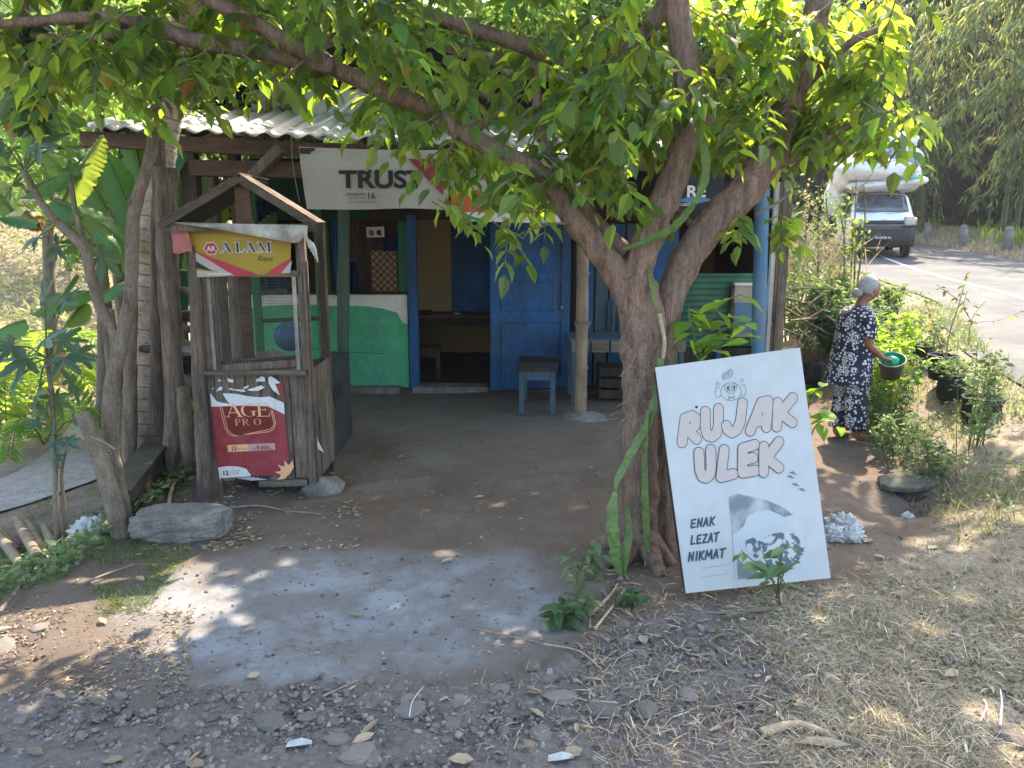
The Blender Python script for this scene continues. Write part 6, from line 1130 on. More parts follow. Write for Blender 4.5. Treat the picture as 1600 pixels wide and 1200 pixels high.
for args, pl in ((('nearest and widest black grow bag on the bank right of the woman', 1536, 620, 664, 5.75, 58), (.13, .10, 200, .05)), (('middle black grow bag behind the widest one', 1492, 590, 624, 6.35, 46), (.15, .11, 280, .055)), (('black grow bag holding bare twigs, farthest right behind the others', 1476, 555, 592, 6.7, 44), None), (('small black grow bag in the bushes left of the woman', 1290, 490, 512, 8.3, 32), (.16, .16, 400, .08)), (('tiny black grow bag under the light green bush', 1442, 540, 560, 7.4, 26), None), (('small black grow bag by the bright bush right of the womans head', 1390, 480, 500, 8.0, 26), (.14, .12, 300, .06)), (('dark grow bag low beside the sign edge', 1270, 565, 600, 7.8, 26), None)):
    top, r_, h = bag_pot(*args)
    if pl: bushy({'nea': 'grassy green plant growing in the nearest widest grow bag', 'mid': 'bright green plant growing in the middle grow bag', 'sma': 'leafy plant in the small grow bag left of the person', 'tin': 'x'}.get(args[0][:3], 'x') if 'head' not in args[0] else 'leafy plant in the grow bag behind the persons head', 'potted_plant', 'plant', (top.x, top.y, top.z + pl[1] * .95), (pl[0], pl[0], pl[1]), pl[2], pl[3], m_shrub, None, zup=(-.1, .9))
# bare twigs in a bag
tw_ = thing('bare_shrub', 'nearly leafless shrub with yellowing leaves in front of the road', 'shrub', tuple(P(1478, 555, 6.7)))
for rows in ([(1478, 560, 6.7, .008), (1484, 520, 6.7, .006), (1500, 470, 6.7, .004), (1510, 430, 6.7, .002)], [(1484, 520, 6.7, .005), (1520, 505, 6.7, .004), (1560, 500, 6.7, .002), (1598, 486, 6.6, .002)], [(1476, 560, 6.7, .006), (1460, 510, 6.7, .004), (1448, 475, 6.7, .002)], [(1500, 470, 6.7, .004), (1470, 450, 6.7, .002)], [(1514, 540, 6.7, .006), (1518, 500, 6.7, .004), (1540, 470, 6.7, .002)], [(1520, 505, 6.7, .004), (1506, 480, 6.7, .003), (1512, 455, 6.7, .002)], [(1460, 510, 6.7, .004), (1430, 500, 6.7, .002)]):
    pp, rr = path_px(rows, 4); MB().tube(pp, rr, 5, .1, cap=False).build('twig', m_twig, tw_)
    for _ in range(9): q_ = pp[random.randint(len(pp) // 3, len(pp) - 1)]; leafobj(tw_, q_, (random.gauss(0, 1), random.gauss(0, 1), random.gauss(-.3, .6)), (0, -.4, 1), .055, .034, random.choice((m_leafy, m_leafy, m_bandry, m_shrub)))
for c, r, n, ln, mt, lb in (((1405, 515, 7.3), (.34, .28, .15), 1100, .075, m_leafy, 'bright lime green bush between the woman and the road'), ((1372, 480, 8.2), (.25, .25, .16), 900, .07, m_shrub, 'pale shrub behind the woman at shoulder height'), ((1290, 455, 9.4), (.45, .45, .24), 1900, .075, m_shrub, 'wide leafy shrub on the bank left of the womans head'), ((1325, 490, 8.9), (.28, .3, .16), 900, .07, m_dgrass, 'darker shrub directly behind the womans head and neck'), ((1245, 415, 11.5), (.4, .5, .3), 1300, .09, m_shrub, 'grey-green shrub beside the shop corner post'), ((1450, 500, 8.3), (.22, .25, .10), 500, .06, m_shrub, 'low green bush at the road edge right of the lime bush'), ((1530, 560, 6.0), (.20, .2, .14), 500, .05, m_shrub, 'wispy green plant above the widest grow bag'),
                         ((1400, 590, 6.9), (.26, .2, .06), 600, .04, m_dgrass, 'tangled low plants beneath the green bucket'), ((1405, 655, 6.3), (.22, .18, .05), 500, .045, m_shrub, 'long-leaved weeds on the bank above the broken culvert'), ((1470, 690, 5.7), (.2, .15, .05), 350, .045, m_shrub, 'grassy weeds just above the culvert slab'), ((1250, 370, 13), (.35, .5, .35), 700, .10, m_farleaf, 'sunlit shrub between the shop and the white van'), ((1225, 600, 8.8), (.2, .2, .2), 700, .06, m_dgrass, 'dark undergrowth beside the leaning shop corner post')):
    p = P(*c); zt = ghf(p.x, p.y) + r[2] * .7; bushy(lb, 'shrub', 'shrub', (p.x, p.y, max(zt, p.z)), r, n, ln, mt)
# tall dry stems and thin leafy plants in front of the van
for i, (u0, v0, u1, v1, Y_, leafy, lb) in enumerate(((1300, 440, 1290, 300, 10.5, 1, 'thin vine-covered stem left of the van'), (1318, 440, 1312, 330, 10.0, 1, 'flowering stem in front of the van window'), (1340, 425, 1350, 290, 9.6, 0, 'tall bare dry stalk crossing the windscreen of the van'), (1330, 435, 1338, 280, 10.2, 0, 'dry stalk just left of the bare one crossing the windscreen'), (1338, 425, 1345, 350, 9.8, 1, 'short twiggy stem beside the road in front of the van bumper'), (1268, 440, 1262, 290, 10.8, 1, 'dark vine hanging beside the shop corner'), (1282, 450, 1278, 330, 10.3, 1, 'brown withered stem beside the dark vine'), (1310, 430, 1322, 300, 10.4, 1, 'pale-leaved stem rising left of the windscreen'))):
    a, b = P(u0, v0, Y_), P(u1, v1, Y_); t = thing('tall_stem', lb, 'plant', tuple(a), 'tall stems in front of the van'); m_ = a.lerp(b, .5) + Vector((.05 * math.sin(i), 0, 0)); c = crom([tuple(a - Vector((0, 0, .3))), tuple(m_), tuple(b)], 6); MB().tube(c, [.014 * (1 - .6 * k / len(c)) for k in range(len(c))], 6, .2).build('stem', m_twig if not leafy else m_bark2, t)
    for k in range(4): q_ = Vector(c[4 + 2 * k]); MB().tube([q_, q_ + Vector((random.uniform(-.18, .18), 0, random.uniform(.05, .2)))], [.005, .002], 4, cap=False).build('twig', m_twig, t)
    if leafy:
        n = 110; tt = rng.random(n); base_ = A_([c[min(len(c) - 1, int(q_ * len(c)))] for q_ in tt]); leaves('foliage', base_ + rng.normal(0, .085, (n, 3)), rdir(n, -1, .5), rdir(n, 0, 1), ru(n, .04, .09), ru(n, .02, .045), (m_shrub, m_farleaf, m_dryhill)[i % 3], t, DT, DF)
n = 420; a = P(1285, 420, 10.2); pos = A_(tuple(a)) + rng.normal(0, 1, (n, 3)) * A_([.22, .2, .25]); leaves('dry_reeds', pos, np.stack([rng.normal(0, .4, n), rng.normal(0, .3, n), rng.normal(.2, .8, n)], 1), rdir(n, -1, 1), ru(n, .2, .5), ru(n, .006, .016), m_grass, None, BT, BF)
# grass and weeds along the bank
M_MIX = leafM('mixed_bank_grass', (.20, .20, .10), (.30, .32, .10), .55, .35, .7, .05, .1)
n = 17000; y = ru(n, 4.4, 22); xe_ = np.interp(y, YE, XE); x = xe_ - rng.random(n) ** 1.2 * 1.5 - .05; k = (fbm(x, y, 1.7) > .40) & ~((y > 8.0) & (y < 12) & (x < 3.3)); x, y = x[k], y[k]; n = len(x)
leaves('bank_grass', np.stack([x, y, gh(x, y)], 1), np.stack([rng.normal(0, .5, n), rng.normal(0, .5, n), np.ones(n)], 1), rdir(n, -.3, .3), ru(n, .04, .14), ru(n, .005, .012), M_MIX, None, BT, BF)
n = 6000; y = ru(n, 4.6, 14); xe_ = np.interp(y, YE, XE); x = xe_ - rng.random(n) * 1.5; k = (fbm(x + 4, y, 1.3) > .48); x, y = x[k], y[k]; n = len(x)
leaves('bank_weeds', np.stack([x, y, gh(x, y) + rng.random(n) * .10], 1), rdir(n, -.3, .8), rdir(n, .3, 1), ru(n, .025, .06), ru(n, .015, .03), m_shrub, None, DT, DF)
# pile of sticks on the bank by the shop
for k in range(26):
    p = P(random.uniform(1228, 1300), random.uniform(450, 530), 9.0 + random.uniform(-.3, .5)); d = Vector((random.uniform(-.4, .4), random.uniform(-.3, .3), random.uniform(-.12, .2))); meta(MB().tube([p - d, p, p + d], [.012, .014, .008], 6, .2).build('stick', m_twig if k % 2 else m_bark2), 'dry stick in the brushwood heap beside the shop corner post', 'stick', 'sticks in the brushwood heap')
# broken culvert slab
cs_ = thing('culvert', 'broken round concrete culvert lip half buried in the bank', 'culvert', tuple(G(1395, 770, 0))); c = G(1425, 752, .04)
arcp = [(c.x - .24, c.y - .0, .02), (c.x - .19, c.y - .09, .025), (c.x - .04, c.y - .12, .03), (c.x + .12, c.y - .09, .04), (c.x + .30, c.y + .02, .07)]
m_mossc = M('mossy_concrete', (.15, .14, .12), (.07, .065, .055), 14, .95, .7, dirt=(.06, .07, .035), damt=.7, dscale=6)
vs = [Vector(p) for p in arcp] + [Vector((c.x + .36, c.y + .2, .10)), Vector((c.x + .1, c.y + .22, .07)), Vector((c.x - .2, c.y + .14, .04))]; nn_ = len(vs)
MB().add([tuple(v) for v in vs] + [(v.x, v.y, v.z - .045) for v in vs], [tuple(range(nn_)), tuple(range(2 * nn_ - 1, nn_ - 1, -1))] + [(i, i + nn_, (i + 1) % nn_ + nn_, (i + 1) % nn_) for i in range(nn_)]).build('slab', m_mossc, cs_, bevel=.012)
MB().lathe((c.x + .0, c.y + .03, -.25), [(.17, 0), (.17, .215), (.14, .215), (.145, 0)], 18).build('ring', m_darkwood, cs_)
# plastic bags
for i, (u, v, Y_, s_, lb) in enumerate(((1318, 785, 4.75, .09, 'crumpled white plastic bag near the right edge of the sign'), (1332, 805, 4.6, .07, 'grey-white plastic scrap beneath the crumpled bag by the sign'), (1303, 810, 4.6, .07, 'torn pale plastic half under the sign edge'), (148, 852, 4.75, .12, 'crumpled white plastic sheet on the bank left of the tied pole'), (100, 856, 4.8, .07, 'small white plastic scrap behind the log pile'), (1425, 742, 5.1, .04, 'clear plastic bottle lying on the culvert slab'))):
    p = P(u, v, Y_); z_ = ghf(p.x, p.y); o = MB().sphere((p.x, p.y, z_ + s_ * .35), (s_ * 1.15, s_ * .9, s_ * .85), 40, 26, fn=lambda q: q * (.8 + .75 * abs(mn.noise(q * 2.2 + Vector((i, 0, 0)))) + .45 * abs(mn.noise(q * 4.5)) - .2 * abs(mn.noise(q * 9)))).build('plastic_bottle' if 'bottle' in lb else 'plastic_bag', m_bag, smooth=True); meta(o, lb, 'bottle' if 'bottle' in lb else 'plastic bag')
# stack of cut logs at the left edge
for i, (a, b, r_, lb) in enumerate((((40, 902, .052), (-8, 838, .05), 0, 'longest pale cut log in front of the log pile'), ((62, 892, 0), (28, 832, 0), 0, 'cut log second from the right in the pile'), ((72, 880, 0), (44, 830, 0), 0, 'cut log at the right of the pile'), ((30, 880, 0), (-20, 826, 0), 0, 'cut log resting on the longest one'), ((86, 872, 0), (70, 838, 0), 0, 'short dark cut log at the far right of the pile'))):
    pa, pb = on_ground(a[0], a[1]), on_ground(b[0], b[1]); pa.z += .05 + .04 * (i % 2); pb.z += .07 + .04 * (i % 2)
    meta(MB().tube([pa.lerp(pb, k / 4) for k in range(5)], [.034, .033, .036, .033, .032], 10, .15).build('log', m_bamb), lb, 'log', 'cut logs at the left edge')
# ================================================================ the woman with the bucket
def dress_mat():
    m, nt, b = nmat('floral_batik'); N = nt.nodes; L = nt.links; tc = N.new('ShaderNodeTexCoord')
    def vor(scale, rnd=1.0):
        v = N.new('ShaderNodeTexVoronoi'); v.inputs['Scale'].default_value = scale; v.inputs['Randomness'].default_value = rnd; L.new(tc.outputs['Object'], v.inputs['Vector']); return v
    def mth(op, a, c=None, d=None):
        x = N.new('ShaderNodeMath'); x.operation = op
        for i, q in enumerate((a, c, d)):
            if q is None: continue
            if isinstance(q, (int, float)): x.inputs[i].default_value = q
            else: L.new(q, x.inputs[i])
        return x.outputs[0]
    v1 = vor(30, .75); petal = mth('LESS_THAN', v1.outputs['Distance'], .36)
    v2 = vor(6.5, .55); inflower = mth('LESS_THAN', v2.outputs['Distance'], .42); v3 = vor(75, 1.0); fine = mth('LESS_THAN', v3.outputs['Distance'], .52)
    mx = mth('ADD', mth('MULTIPLY', inflower, fine), mth('MULTIPLY', mth('SUBTRACT', 1.0, inflower), petal))
    r = N.new('ShaderNodeMix'); r.data_type = 'RGBA'; L.new(mx, r.inputs[0]); r.inputs[6].default_value = (.012, .013, .03, 1); r.inputs[7].default_value = (.50, .50, .52, 1); L.new(r.outputs[2], b.inputs['Base Color']); b.inputs['Roughness'].default_value = .85; return m
m_dress = dress_mat()
wpos = G(1322, 686, 0); wx, wy = wpos.x, wpos.y; wz = ghf(wx, wy)
per = thing('person', 'elderly person with grey hair bun in black and white floral dress holding a green bucket', 'person', (0, 0, 0))
# local frame: faces +X, right side is -Y
S_ = 1.5 / 1.5
def skin_mesh(verts, edges, radii, name, mat, parent, sub=2, root=0):
    me = bpy.data.meshes.new(name); me.from_pydata(verts, edges, []); t = bpy.data.objects.new('tmp', me); col.objects.link(t); md = t.modifiers.new('s', 'SKIN'); md.use_smooth_shade = True
    for i, r_ in enumerate(radii): sv = me.skin_vertices[0].data[i]; sv.radius = (r_, r_) if not hasattr(r_, '__len__') else r_; sv.use_root = (i == root)
    sb = t.modifiers.new('b', 'SUBSURF'); sb.levels = sub; sb.render_levels = sub; dg = bpy.context.evaluated_depsgraph_get(); m2 = bpy.data.meshes.new_from_object(t.evaluated_get(dg)); bpy.data.objects.remove(t); m2.materials.clear(); m2.materials.append(mat)
    m2.polygons.foreach_set('use_smooth', [True] * len(m2.polygons)); return link(name, m2, parent)
vs = [(0, 0, .80), (-.01, 0, .92), (-.02, 0, 1.05), (.0, 0, 1.17), (.03, 0, 1.245), (.055, 0, 1.30), (.085, 0, 1.355), (.10, 0, 1.40)]; rr = [.13, .125, .125, .12, .055, .05, .072, .07]; ed = [(i, i + 1) for i in range(7)]
def chain(start, pts, rs):
    prev = start
    for p, r_ in zip(pts, rs): vs.append(p); rr.append(r_); ed.append((prev, len(vs) - 1)); prev = len(vs) - 1
    return prev
for s in (-1, 1): chain(0, [(.0, s * .085, .74), (.01 + .02 * s, s * .085, .42), (-.01 + .05 * s * -1, s * .08, .08), (.01 - .05 * s, s * .08, .03), (.10 - .05 * s, s * .085, .022), (.15 - .05 * s, s * .09, .016)], [.09, .062, .036, .034, .030, .016])
hr = chain(3, [(.01, -.13, 1.16), (-.015, -.175, 1.05), (-.005, -.19, .915), (.09, -.175, .86), (.185, -.15, .79), (.225, -.14, .775)], [.06, .045, .036, .032, .022, .024]); hl = chain(3, [(.01, .13, 1.16), (.0, .17, 1.04), (.02, .17, .93), (.13, .12, .86), (.20, .08, .82), (.235, .06, .81)], [.06, .045, .036, .03, .022, .022])
def fingers(h, s, base, aim):
    b = Vector(base)
    for k, (off, L_) in enumerate(((-.028, .052), (-.010, .062), (.010, .06), (.028, .048))):
        a = b + Vector((.02, off, -.002)); chain(h, [tuple(a), tuple(a + Vector((.025, 0, -.008))), tuple(a + Vector((.04, 0, -.03))), tuple(a + Vector((.03, 0, -.048 * L_ / .06)))], [.010, .0085, .008, .007])
    chain(h, [tuple(b + Vector((.0, s * .03, -.012))), tuple(b + Vector((.02, s * .038, -.032)))], [.0095, .008])
fingers(hr, 1, vs[hr], None); fingers(hl, -1, vs[hl], None)
skin_mesh(vs, ed, rr, 'body', m_skin, per)
# head: one shaped surface with brow, nose, mouth and chin, turned down a little
RH = Matrix.Rotation(R(22), 3, 'Y'); hc = Vector((.105, 0, 1.40))
def hf(p):
    q = Vector(p); x = q.x
    if x > 0:
        nose = math.exp(-((q.y / .16) ** 2 + ((q.z + .12) / .22) ** 2)); q.x += .22 * nose; eye = sum(math.exp(-(((q.y - s * .38) / .16) ** 2 + ((q.z - .05) / .10) ** 2)) for s in (-1, 1)); q.x -= .08 * eye; mouth = math.exp(-((q.y / .3) ** 2 + ((q.z + .48) / .05) ** 2)); q.x -= .04 * mouth; lips = math.exp(-((q.y / .25) ** 2 + ((q.z + .42) / .05) ** 2)) + math.exp(-((q.y / .25) ** 2 + ((q.z + .56) / .05) ** 2)); q.x += .03 * lips
    if q.z < -.3: q.y *= 1 - .35 * (-q.z - .3)
    return q
hd_ = MB().sphere(hc, (.097, .078, .115), 40, 28, RH, hf).build('head', m_skin, per)
for s in (-1, 1):
    MB().sphere(hc + RH @ Vector((-.005, s * .079, -.01)), (.022, .010, .030), 12, 8, RH @ Matrix.Rotation(R(-15), 3, 'Y')).build('ear', m_skin, per); MB().sphere(hc + RH @ Vector((.086, s * .030, .008)), (.010, .013, .009), 10, 6, RH).build('eye', m_white, per)
    MB().sphere(hc + RH @ Vector((.094, s * .030, .008)), (.004, .006, .006), 8, 6, RH).build('iris', m_ink, per)
hmb = MB().sphere(hc + Vector((-.018, 0, .014)), (.104, .087, .116), 40, 24, RH, lambda p: Vector((p.x if p.x < .35 else .35 + (p.x - .35) * .35, p.y, p.z if p.z > -.55 else -.55)) * (1 + .05 * mn.noise(p * 6))); hair = hmb.build('hair', m_hair, per)
hmb = MB().sphere(hc + Vector((-.122, 0, -.030)), (.042, .050, .044), 20, 14, RH, lambda p: p * (1 + .10 * math.sin(9 * math.atan2(p.y, p.x)))); hmb.build('hair_bun', m_hair, per)
# clothes: lofted rings
def loft(name, rings, mat, seg=32, fold=0.0, nf=7, parent=per, close=False):
    """rings: (center, rx, ry, [tilt])"""
    mb = MB(); v = []
    for j, (c, rx, ry) in enumerate(rings):
        c = Vector(c); k = j / (len(rings) - 1)
        for i in range(seg):
            a = 2 * math.pi * i / seg; f_ = 1 + fold * k * math.sin(nf * a + 1.5 * k) + .012 * math.sin(3 * a + 9 * k); v.append((c.x + rx * f_ * math.cos(a), c.y + ry * f_ * math.sin(a), c.z + .006 * fold * 10 * k * math.sin(nf * a)))
    mb.add(v, [(j * seg + i, (j + 1) * seg + i, (j + 1) * seg + (i + 1) % seg, j * seg + (i + 1) % seg) for j in range(len(rings) - 1) for i in range(seg)], True); o = mb.build(name, mat, parent); md = o.modifiers.new('t', 'SOLIDIFY'); md.thickness = .004; ss = o.modifiers.new('s', 'SUBSURF'); ss.levels = ss.render_levels = 1; return o
loft('tunic', [((.035, 0, 1.262), .058, .062), ((.025, 0, 1.25), .075, .085), ((.005, 0, 1.225), .105, .150), ((-.005, 0, 1.19), .130, .180), ((-.01, 0, 1.12), .150, .188), ((-.012, 0, 1.02), .155, .182), ((-.01, 0, .92), .158, .182), ((-.015, 0, .82), .172, .192), ((-.02, 0, .72), .185, .200), ((-.03, 0, .60), .198, .208), ((-.04, 0, .545), .205, .212)], m_dress, 36, .035, 8)
for s in (-1, 1):
    pth = [(.0, s * .10, 1.20), (-.004, s * .155, 1.165), (-.012, s * .185, 1.09), (-.008, s * .197, .985)] if s < 0 else [(.0, .10, 1.20), (.0, .15, 1.165), (.0, .18, 1.08), (.015, .182, .985)]
    loft('sleeve', [(pth[0], .075, .055), (pth[1], .078, .058), (pth[2], .070, .058), ((Vector(pth[2]) + Vector(pth[3])) / 2, .070, .060), (pth[3], .074, .064)], m_dress, 24, .05, 5)
    loft('trouser_leg', [((.0, s * .075, .80), .115, .10), ((.01, s * .08, .62), .120, .092), ((.01 + .01 * s, s * .085, .45), .112, .088), ((-.01 * s, s * .085, .25), .105, .084), ((-.03 * s, s * .085, .105), .102, .082)], m_dress, 28, .05, 6)
per.location = (wx, wy, wz); per.rotation_euler = (0, 0, R(14))
# bucket held at the rim
bk3 = thing('bucket', 'grey bucket with green inside held tilted by the person in the floral dress', 'bucket', (0, 0, 0)); RB = Matrix.Rotation(R(24), 3, 'X') @ Matrix.Rotation(R(-12), 3, 'Y')
MB().lathe((0, 0, 0), [(.001, -.20), (.095, -.20), (.128, .0), (.134, .004), (.134, .012)], 28, rot=RB).build('shell', M('grey_bucket', (.10, .10, .10), (.07, .07, .07), 6, .5, .1), bk3); MB().lathe((0, 0, 0), [(.001, -.16), (.088, -.16), (.121, .012)], 28, rot=RB).build('inner_bowl', m_gplas, bk3)
MB().tube([RB @ Vector((.133 * math.cos(a * math.pi / 14), .133 * math.sin(a * math.pi / 14), .008)) for a in range(29)], .0065, 6).build('rim', m_tarp, bk3); MB().sphere(RB @ Vector((-.01, -.02, .0)), (.075, .06, .055), 18, 10, RB).build('scoop', m_gplas, bk3)
hw_p = per.rotation_euler.to_matrix() @ Vector((.335, -.10, .755)) + Vector(per.location); bk3.location = hw_p; bk3.scale = (.88, .88, .88)
# ================================================================ the van and its load
vp = P(1376, 396, 20.8); van = thing('minivan', 'white minivan with black bumper coming up the road under a huge load of sacks', 'van', (0, 0, 0))
HWd = .82
prof = [(-1.93, .30, 1.0), (-2.02, .42, 1.0), (-2.03, .62, 1.0), (-2.00, .78, 1.0), (-1.93, .95, 1.0), (-1.74, 1.12, .985), (-1.60, 1.20, .97), (-1.28, 1.62, .87), (-1.16, 1.72, .85), (-1.0, 1.76, .84), (.6, 1.80, .84), (1.9, 1.76, .86), (2.0, 1.60, .90), (2.05, 1.05, 1.0), (2.05, .35, 1.0)]
XS = [-1, -.97, -.88, -.6, -.3, 0, .3, .6, .88, .97, 1]
def body_pt(y, z, wf, x): k = abs(x) ** 4; return Vector((x * HWd * wf, y + (.16 * k if y < 0 else -.05 * k), z - (.05 * k if z > 1.7 else 0)))
mb = MB(); rings = [[body_pt(y, z, wf, x) for x in XS] for y, z, wf in prof]; n = len(XS); mb.add([p for r_ in rings for p in r_], [(j * n + i, j * n + i + 1, (j + 1) * n + i + 1, (j + 1) * n + i) for j in range(len(prof) - 1) for i in range(n - 1)], True)
for s, sl_ in ((0, 0), (1, n - 1)): pts = [r_[sl_] for r_ in rings]; mb.poly(pts if s else pts[::-1])
mb.poly([rings[0][i] for i in range(n)] + [rings[-1][i] for i in range(n - 1, -1, -1)]); mb.build('body', m_vanw, van)
def on_body(j0, t0, j1, t1, x0, x1, off, name, mat, parent=van, nx=6, ny=3):
    """patch lying on the body between profile positions"""
    def at(s, x):
        j = min(int(s), len(prof) - 2); f_ = s - j; a, b = prof[j], prof[j + 1]; return body_pt(a[0] * (1 - f_) + b[0] * f_, a[1] * (1 - f_) + b[1] * f_, a[2] * (1 - f_) + b[2] * f_, x)
    s0, s1 = j0 + t0, j1 + t1; g = [[at(s0 + (s1 - s0) * b / ny, x0 + (x1 - x0) * a / nx) + Vector((0, -off, off * .5)) for a in range(nx + 1)] for b in range(ny + 1)]
    vs = [p for r_ in g for p in r_]; m_ = MB().add(vs, [(b * (nx + 1) + a, b * (nx + 1) + a + 1, (b + 1) * (nx + 1) + a + 1, (b + 1) * (nx + 1) + a) for b in range(ny) for a in range(nx)], True); o = m_.build(name, mat, parent); md = o.modifiers.new('t', 'SOLIDIFY'); md.thickness = -off * .9; return o
ws = on_body(6, .08, 7, .9, -.88, .88, .014, 'windscreen', m_glass, nx=10, ny=5); 
bp_ = on_body(0, .0, 3, .3, -.97, .97, .05, 'bumper', m_plas, nx=12, ny=6); on_body(3, .45, 4, .0, -.60, .60, .065, 'grille', m_plas, nx=8, ny=2)
for k in range(3): z = .80 + k * .045; MB().box((0, -2.10 + .02 * k, z), (.9, .012, .008)).build('grille_bar', m_tarp, van)
for s in (-1, 1):
    on_body(3, .2, 4, .35, s * .62, s * .97, .075, 'headlight', m_pane, nx=4, ny=3); on_body(3, .3, 4, .3, s * .965, s * .995, .078, 'indicator', m_orange, nx=1, ny=2)
    mr_ = MB().sphere((s * .93, -1.45, 1.16), (.05, .045, .085), 10, 8).build('mirror', m_plas, van); MB().beam((s * .80, -1.4, 1.1), (s * .92, -1.45, 1.14), .02, .02).build('mirror_arm', m_plas, mr_)
    for y in (-1.28, 1.35): w_ = MB().lathe((s * .72, y, .29), [(.12, -.09), (.27, -.09), (.285, -.06), (.285, .06), (.27, .09), (.12, .09)], 22, rot=Matrix.Rotation(R(90), 3, 'Y')).build('tyre', m_black, van); MB().lathe((s * .73, y, .29), [(.001, .05), (.15, .07), (.17, .085)], 18, rot=Matrix.Rotation(R(90 * s), 3, 'Y')).build('rim', m_tarp, w_)
    pts = [(-1.40, 1.15), (-1.12, 1.15), (-1.12, 1.55), (-1.16, 1.58)]; MB().poly([(s * (.84 - .10 * (z - 1.1) / .6), y, z) for y, z in pts]).build('side_window', m_glass, van)
    for y0, y1 in ((-1.05, -.1), (.0, .95), (1.05, 1.85)): MB().poly([(s * (.835 - .165 * (z - 1.1) / .65) + s * .012, y, z) for y, z in ((y0, 1.15), (y1, 1.15), (y1, 1.58), (y0, 1.58))]).build('side_window', m_glass, van)
em_ = MB().tube([Vector((.07 * math.cos(a * math.pi / 8), -1.985, 1.0 + .032 * math.sin(a * math.pi / 8))) for a in range(17)], .007, 5).build('badge', m_tarp, van); MB().beam((-.05, -1.965, 1.0), (.05, -1.965, 1.0), .008, .01).build('badge_bar', m_tarp, em_)
f = frame((-.21, -2.17, .48), (.21, -2.17, .48), (-.21, -2.17, .58)); pltt = flat('number_plate', f, [(0, 0), (.42, 0), (.42, .13), (0, .13)], 0, m_ink, van, t=.01); text('AG 8308 RL', f, .21, .04, .004, .082, m_white, pltt, align='CENTER', bold=.02)
for x in (-.35, .30): MB().beam((x - .22, -1.80 + .0, 1.19), (x + .2, -1.735, 1.22), .012, .012).build('wiper', m_ink, van)
MB().box((0, -1.15, 1.12), (1.3, .3, .12)).build('dashboard', m_ink, van); MB().box((.38, -.75, 1.25), (.42, .14, .5), jit=.02).build('seat', m_plas, van); MB().box((-.38, -.75, 1.25), (.42, .14, .5), jit=.02).build('seat', m_plas, van)
van.location = (vp.x + .60, vp.y + 1.93, road_z(0, 20.8) + .03); van.rotation_euler = (0, 0, R(-17)); van.scale = (.96, 1, .98)
print('van z', road_z(0, 20.8), vp.z)
vm = Matrix.Translation(van.location) @ van.rotation_euler.to_matrix().to_4x4()
def sack(label, x, y, z, rx, ry, rz_, rot, mat=m_sack):
    def fn(p): k = 1 / max(.55, (abs(p.x) ** 3 + abs(p.y) ** 3 + abs(p.z) ** 3) ** (1 / 3)) if True else 1; q = p * (.75 + .25 * k); return q * (1 + .10 * mn.noise(p * 2.2 + Vector((x * 3, z * 5, 0))) + .03 * mn.noise(p * 7))
    c = vm @ Vector((x, y, z)); t = thing('sack', label, 'sack', tuple(c), 'sacks tied on the van roof'); MB().sphere(c, (rx, ry, rz_), 28, 18, (vm.to_3x3() @ Euler(rot).to_matrix()), fn).build('bag', mat, t); return t
m_sackg = M('green_lined_sack', (.10, .42, .34), (.07, .30, .26), 5, .5, .2); m_sackb = M('bluish_woven_sack', (.45, .54, .70), (.35, .43, .60), 5, .5, .4, bdist=.03)
sack('huge bulging white sack lying across the front of the van roof', -.18, -1.25, 2.32, 1.02, .75, .36, (0, R(4), .1)); sack('flat white sack squeezed under the huge bulging sack', -.1, -1.15, 1.92, .85, .7, .15, (0, 0, 0)); sg1 = sack('pale sack with a green flap sticking out at the right of the roof', .62, -1.5, 2.0, .44, .35, .13, (0, R(-3), -.1)); 
c = vm @ Vector((.62, -1.62, 2.06)); MB().sphere(c, (.36, .26, .09), 20, 12).build('green_flap', m_sackg, sg1)
sack('bluish sack at the upper right of the load', .48, -1.1, 2.72, .52, .6, .28, (0, R(25), 0), m_sackb); sack('round white sack at the upper left of the load', -.35, -1.15, 2.85, .48, .6, .27, (0, R(-12), 0)); sack('white sack slumped over the left side of the load', -.98, -.6, 2.25, .35, .9, .42, (0, 0, 0)); sack('low white sack hanging beside the left van window', -1.05, .1, 1.65, .26, .9, .5, (0, 0, 0)); sack('topmost pale sack nearly hidden by the tree leaves', .12, -.6, 3.12, .75, .7, .28, (0, 0, 0)); sack('rear white sack behind the huge bulging one', 0, .3, 2.5, 1.0, .8, .65, (0, 0, 0)); sack('rearmost white sack at the back of the van roof', 0, 1.4, 2.4, 1.0, .7, .6, (0, 0, 0)); sack('white sack along the right side of the van roof', .85, .3, 2.2, .3, 1.0, .4, (0, 0, 0)); sack('second low sack hanging on the rear left side', -1.0, 1.3, 1.7, .26, .7, .5, (0, 0, 0))
rp = thing('rope', 'thin dark rope lashed over the front sacks on the van', 'rope', tuple(vm @ Vector((0, -1.5, 2)))); 
for pts in ([(-.6, -1.72, 1.85), (-.35, -2.0, 2.25), (-.05, -1.88, 2.62), (.2, -1.7, 2.75)], [(.75, -1.75, 1.95), (.45, -1.98, 2.3), (.1, -1.85, 2.62)], [(-.9, -1.7, 1.8), (-.2, -1.95, 2.05), (.5, -1.85, 2.15), (.9, -1.5, 2.3)]): c = crom(pts, 6); MB().tube([vm @ Vector(tuple(q_)) for q_ in c], .008, 5).build('rope_run', m_twig, rp)

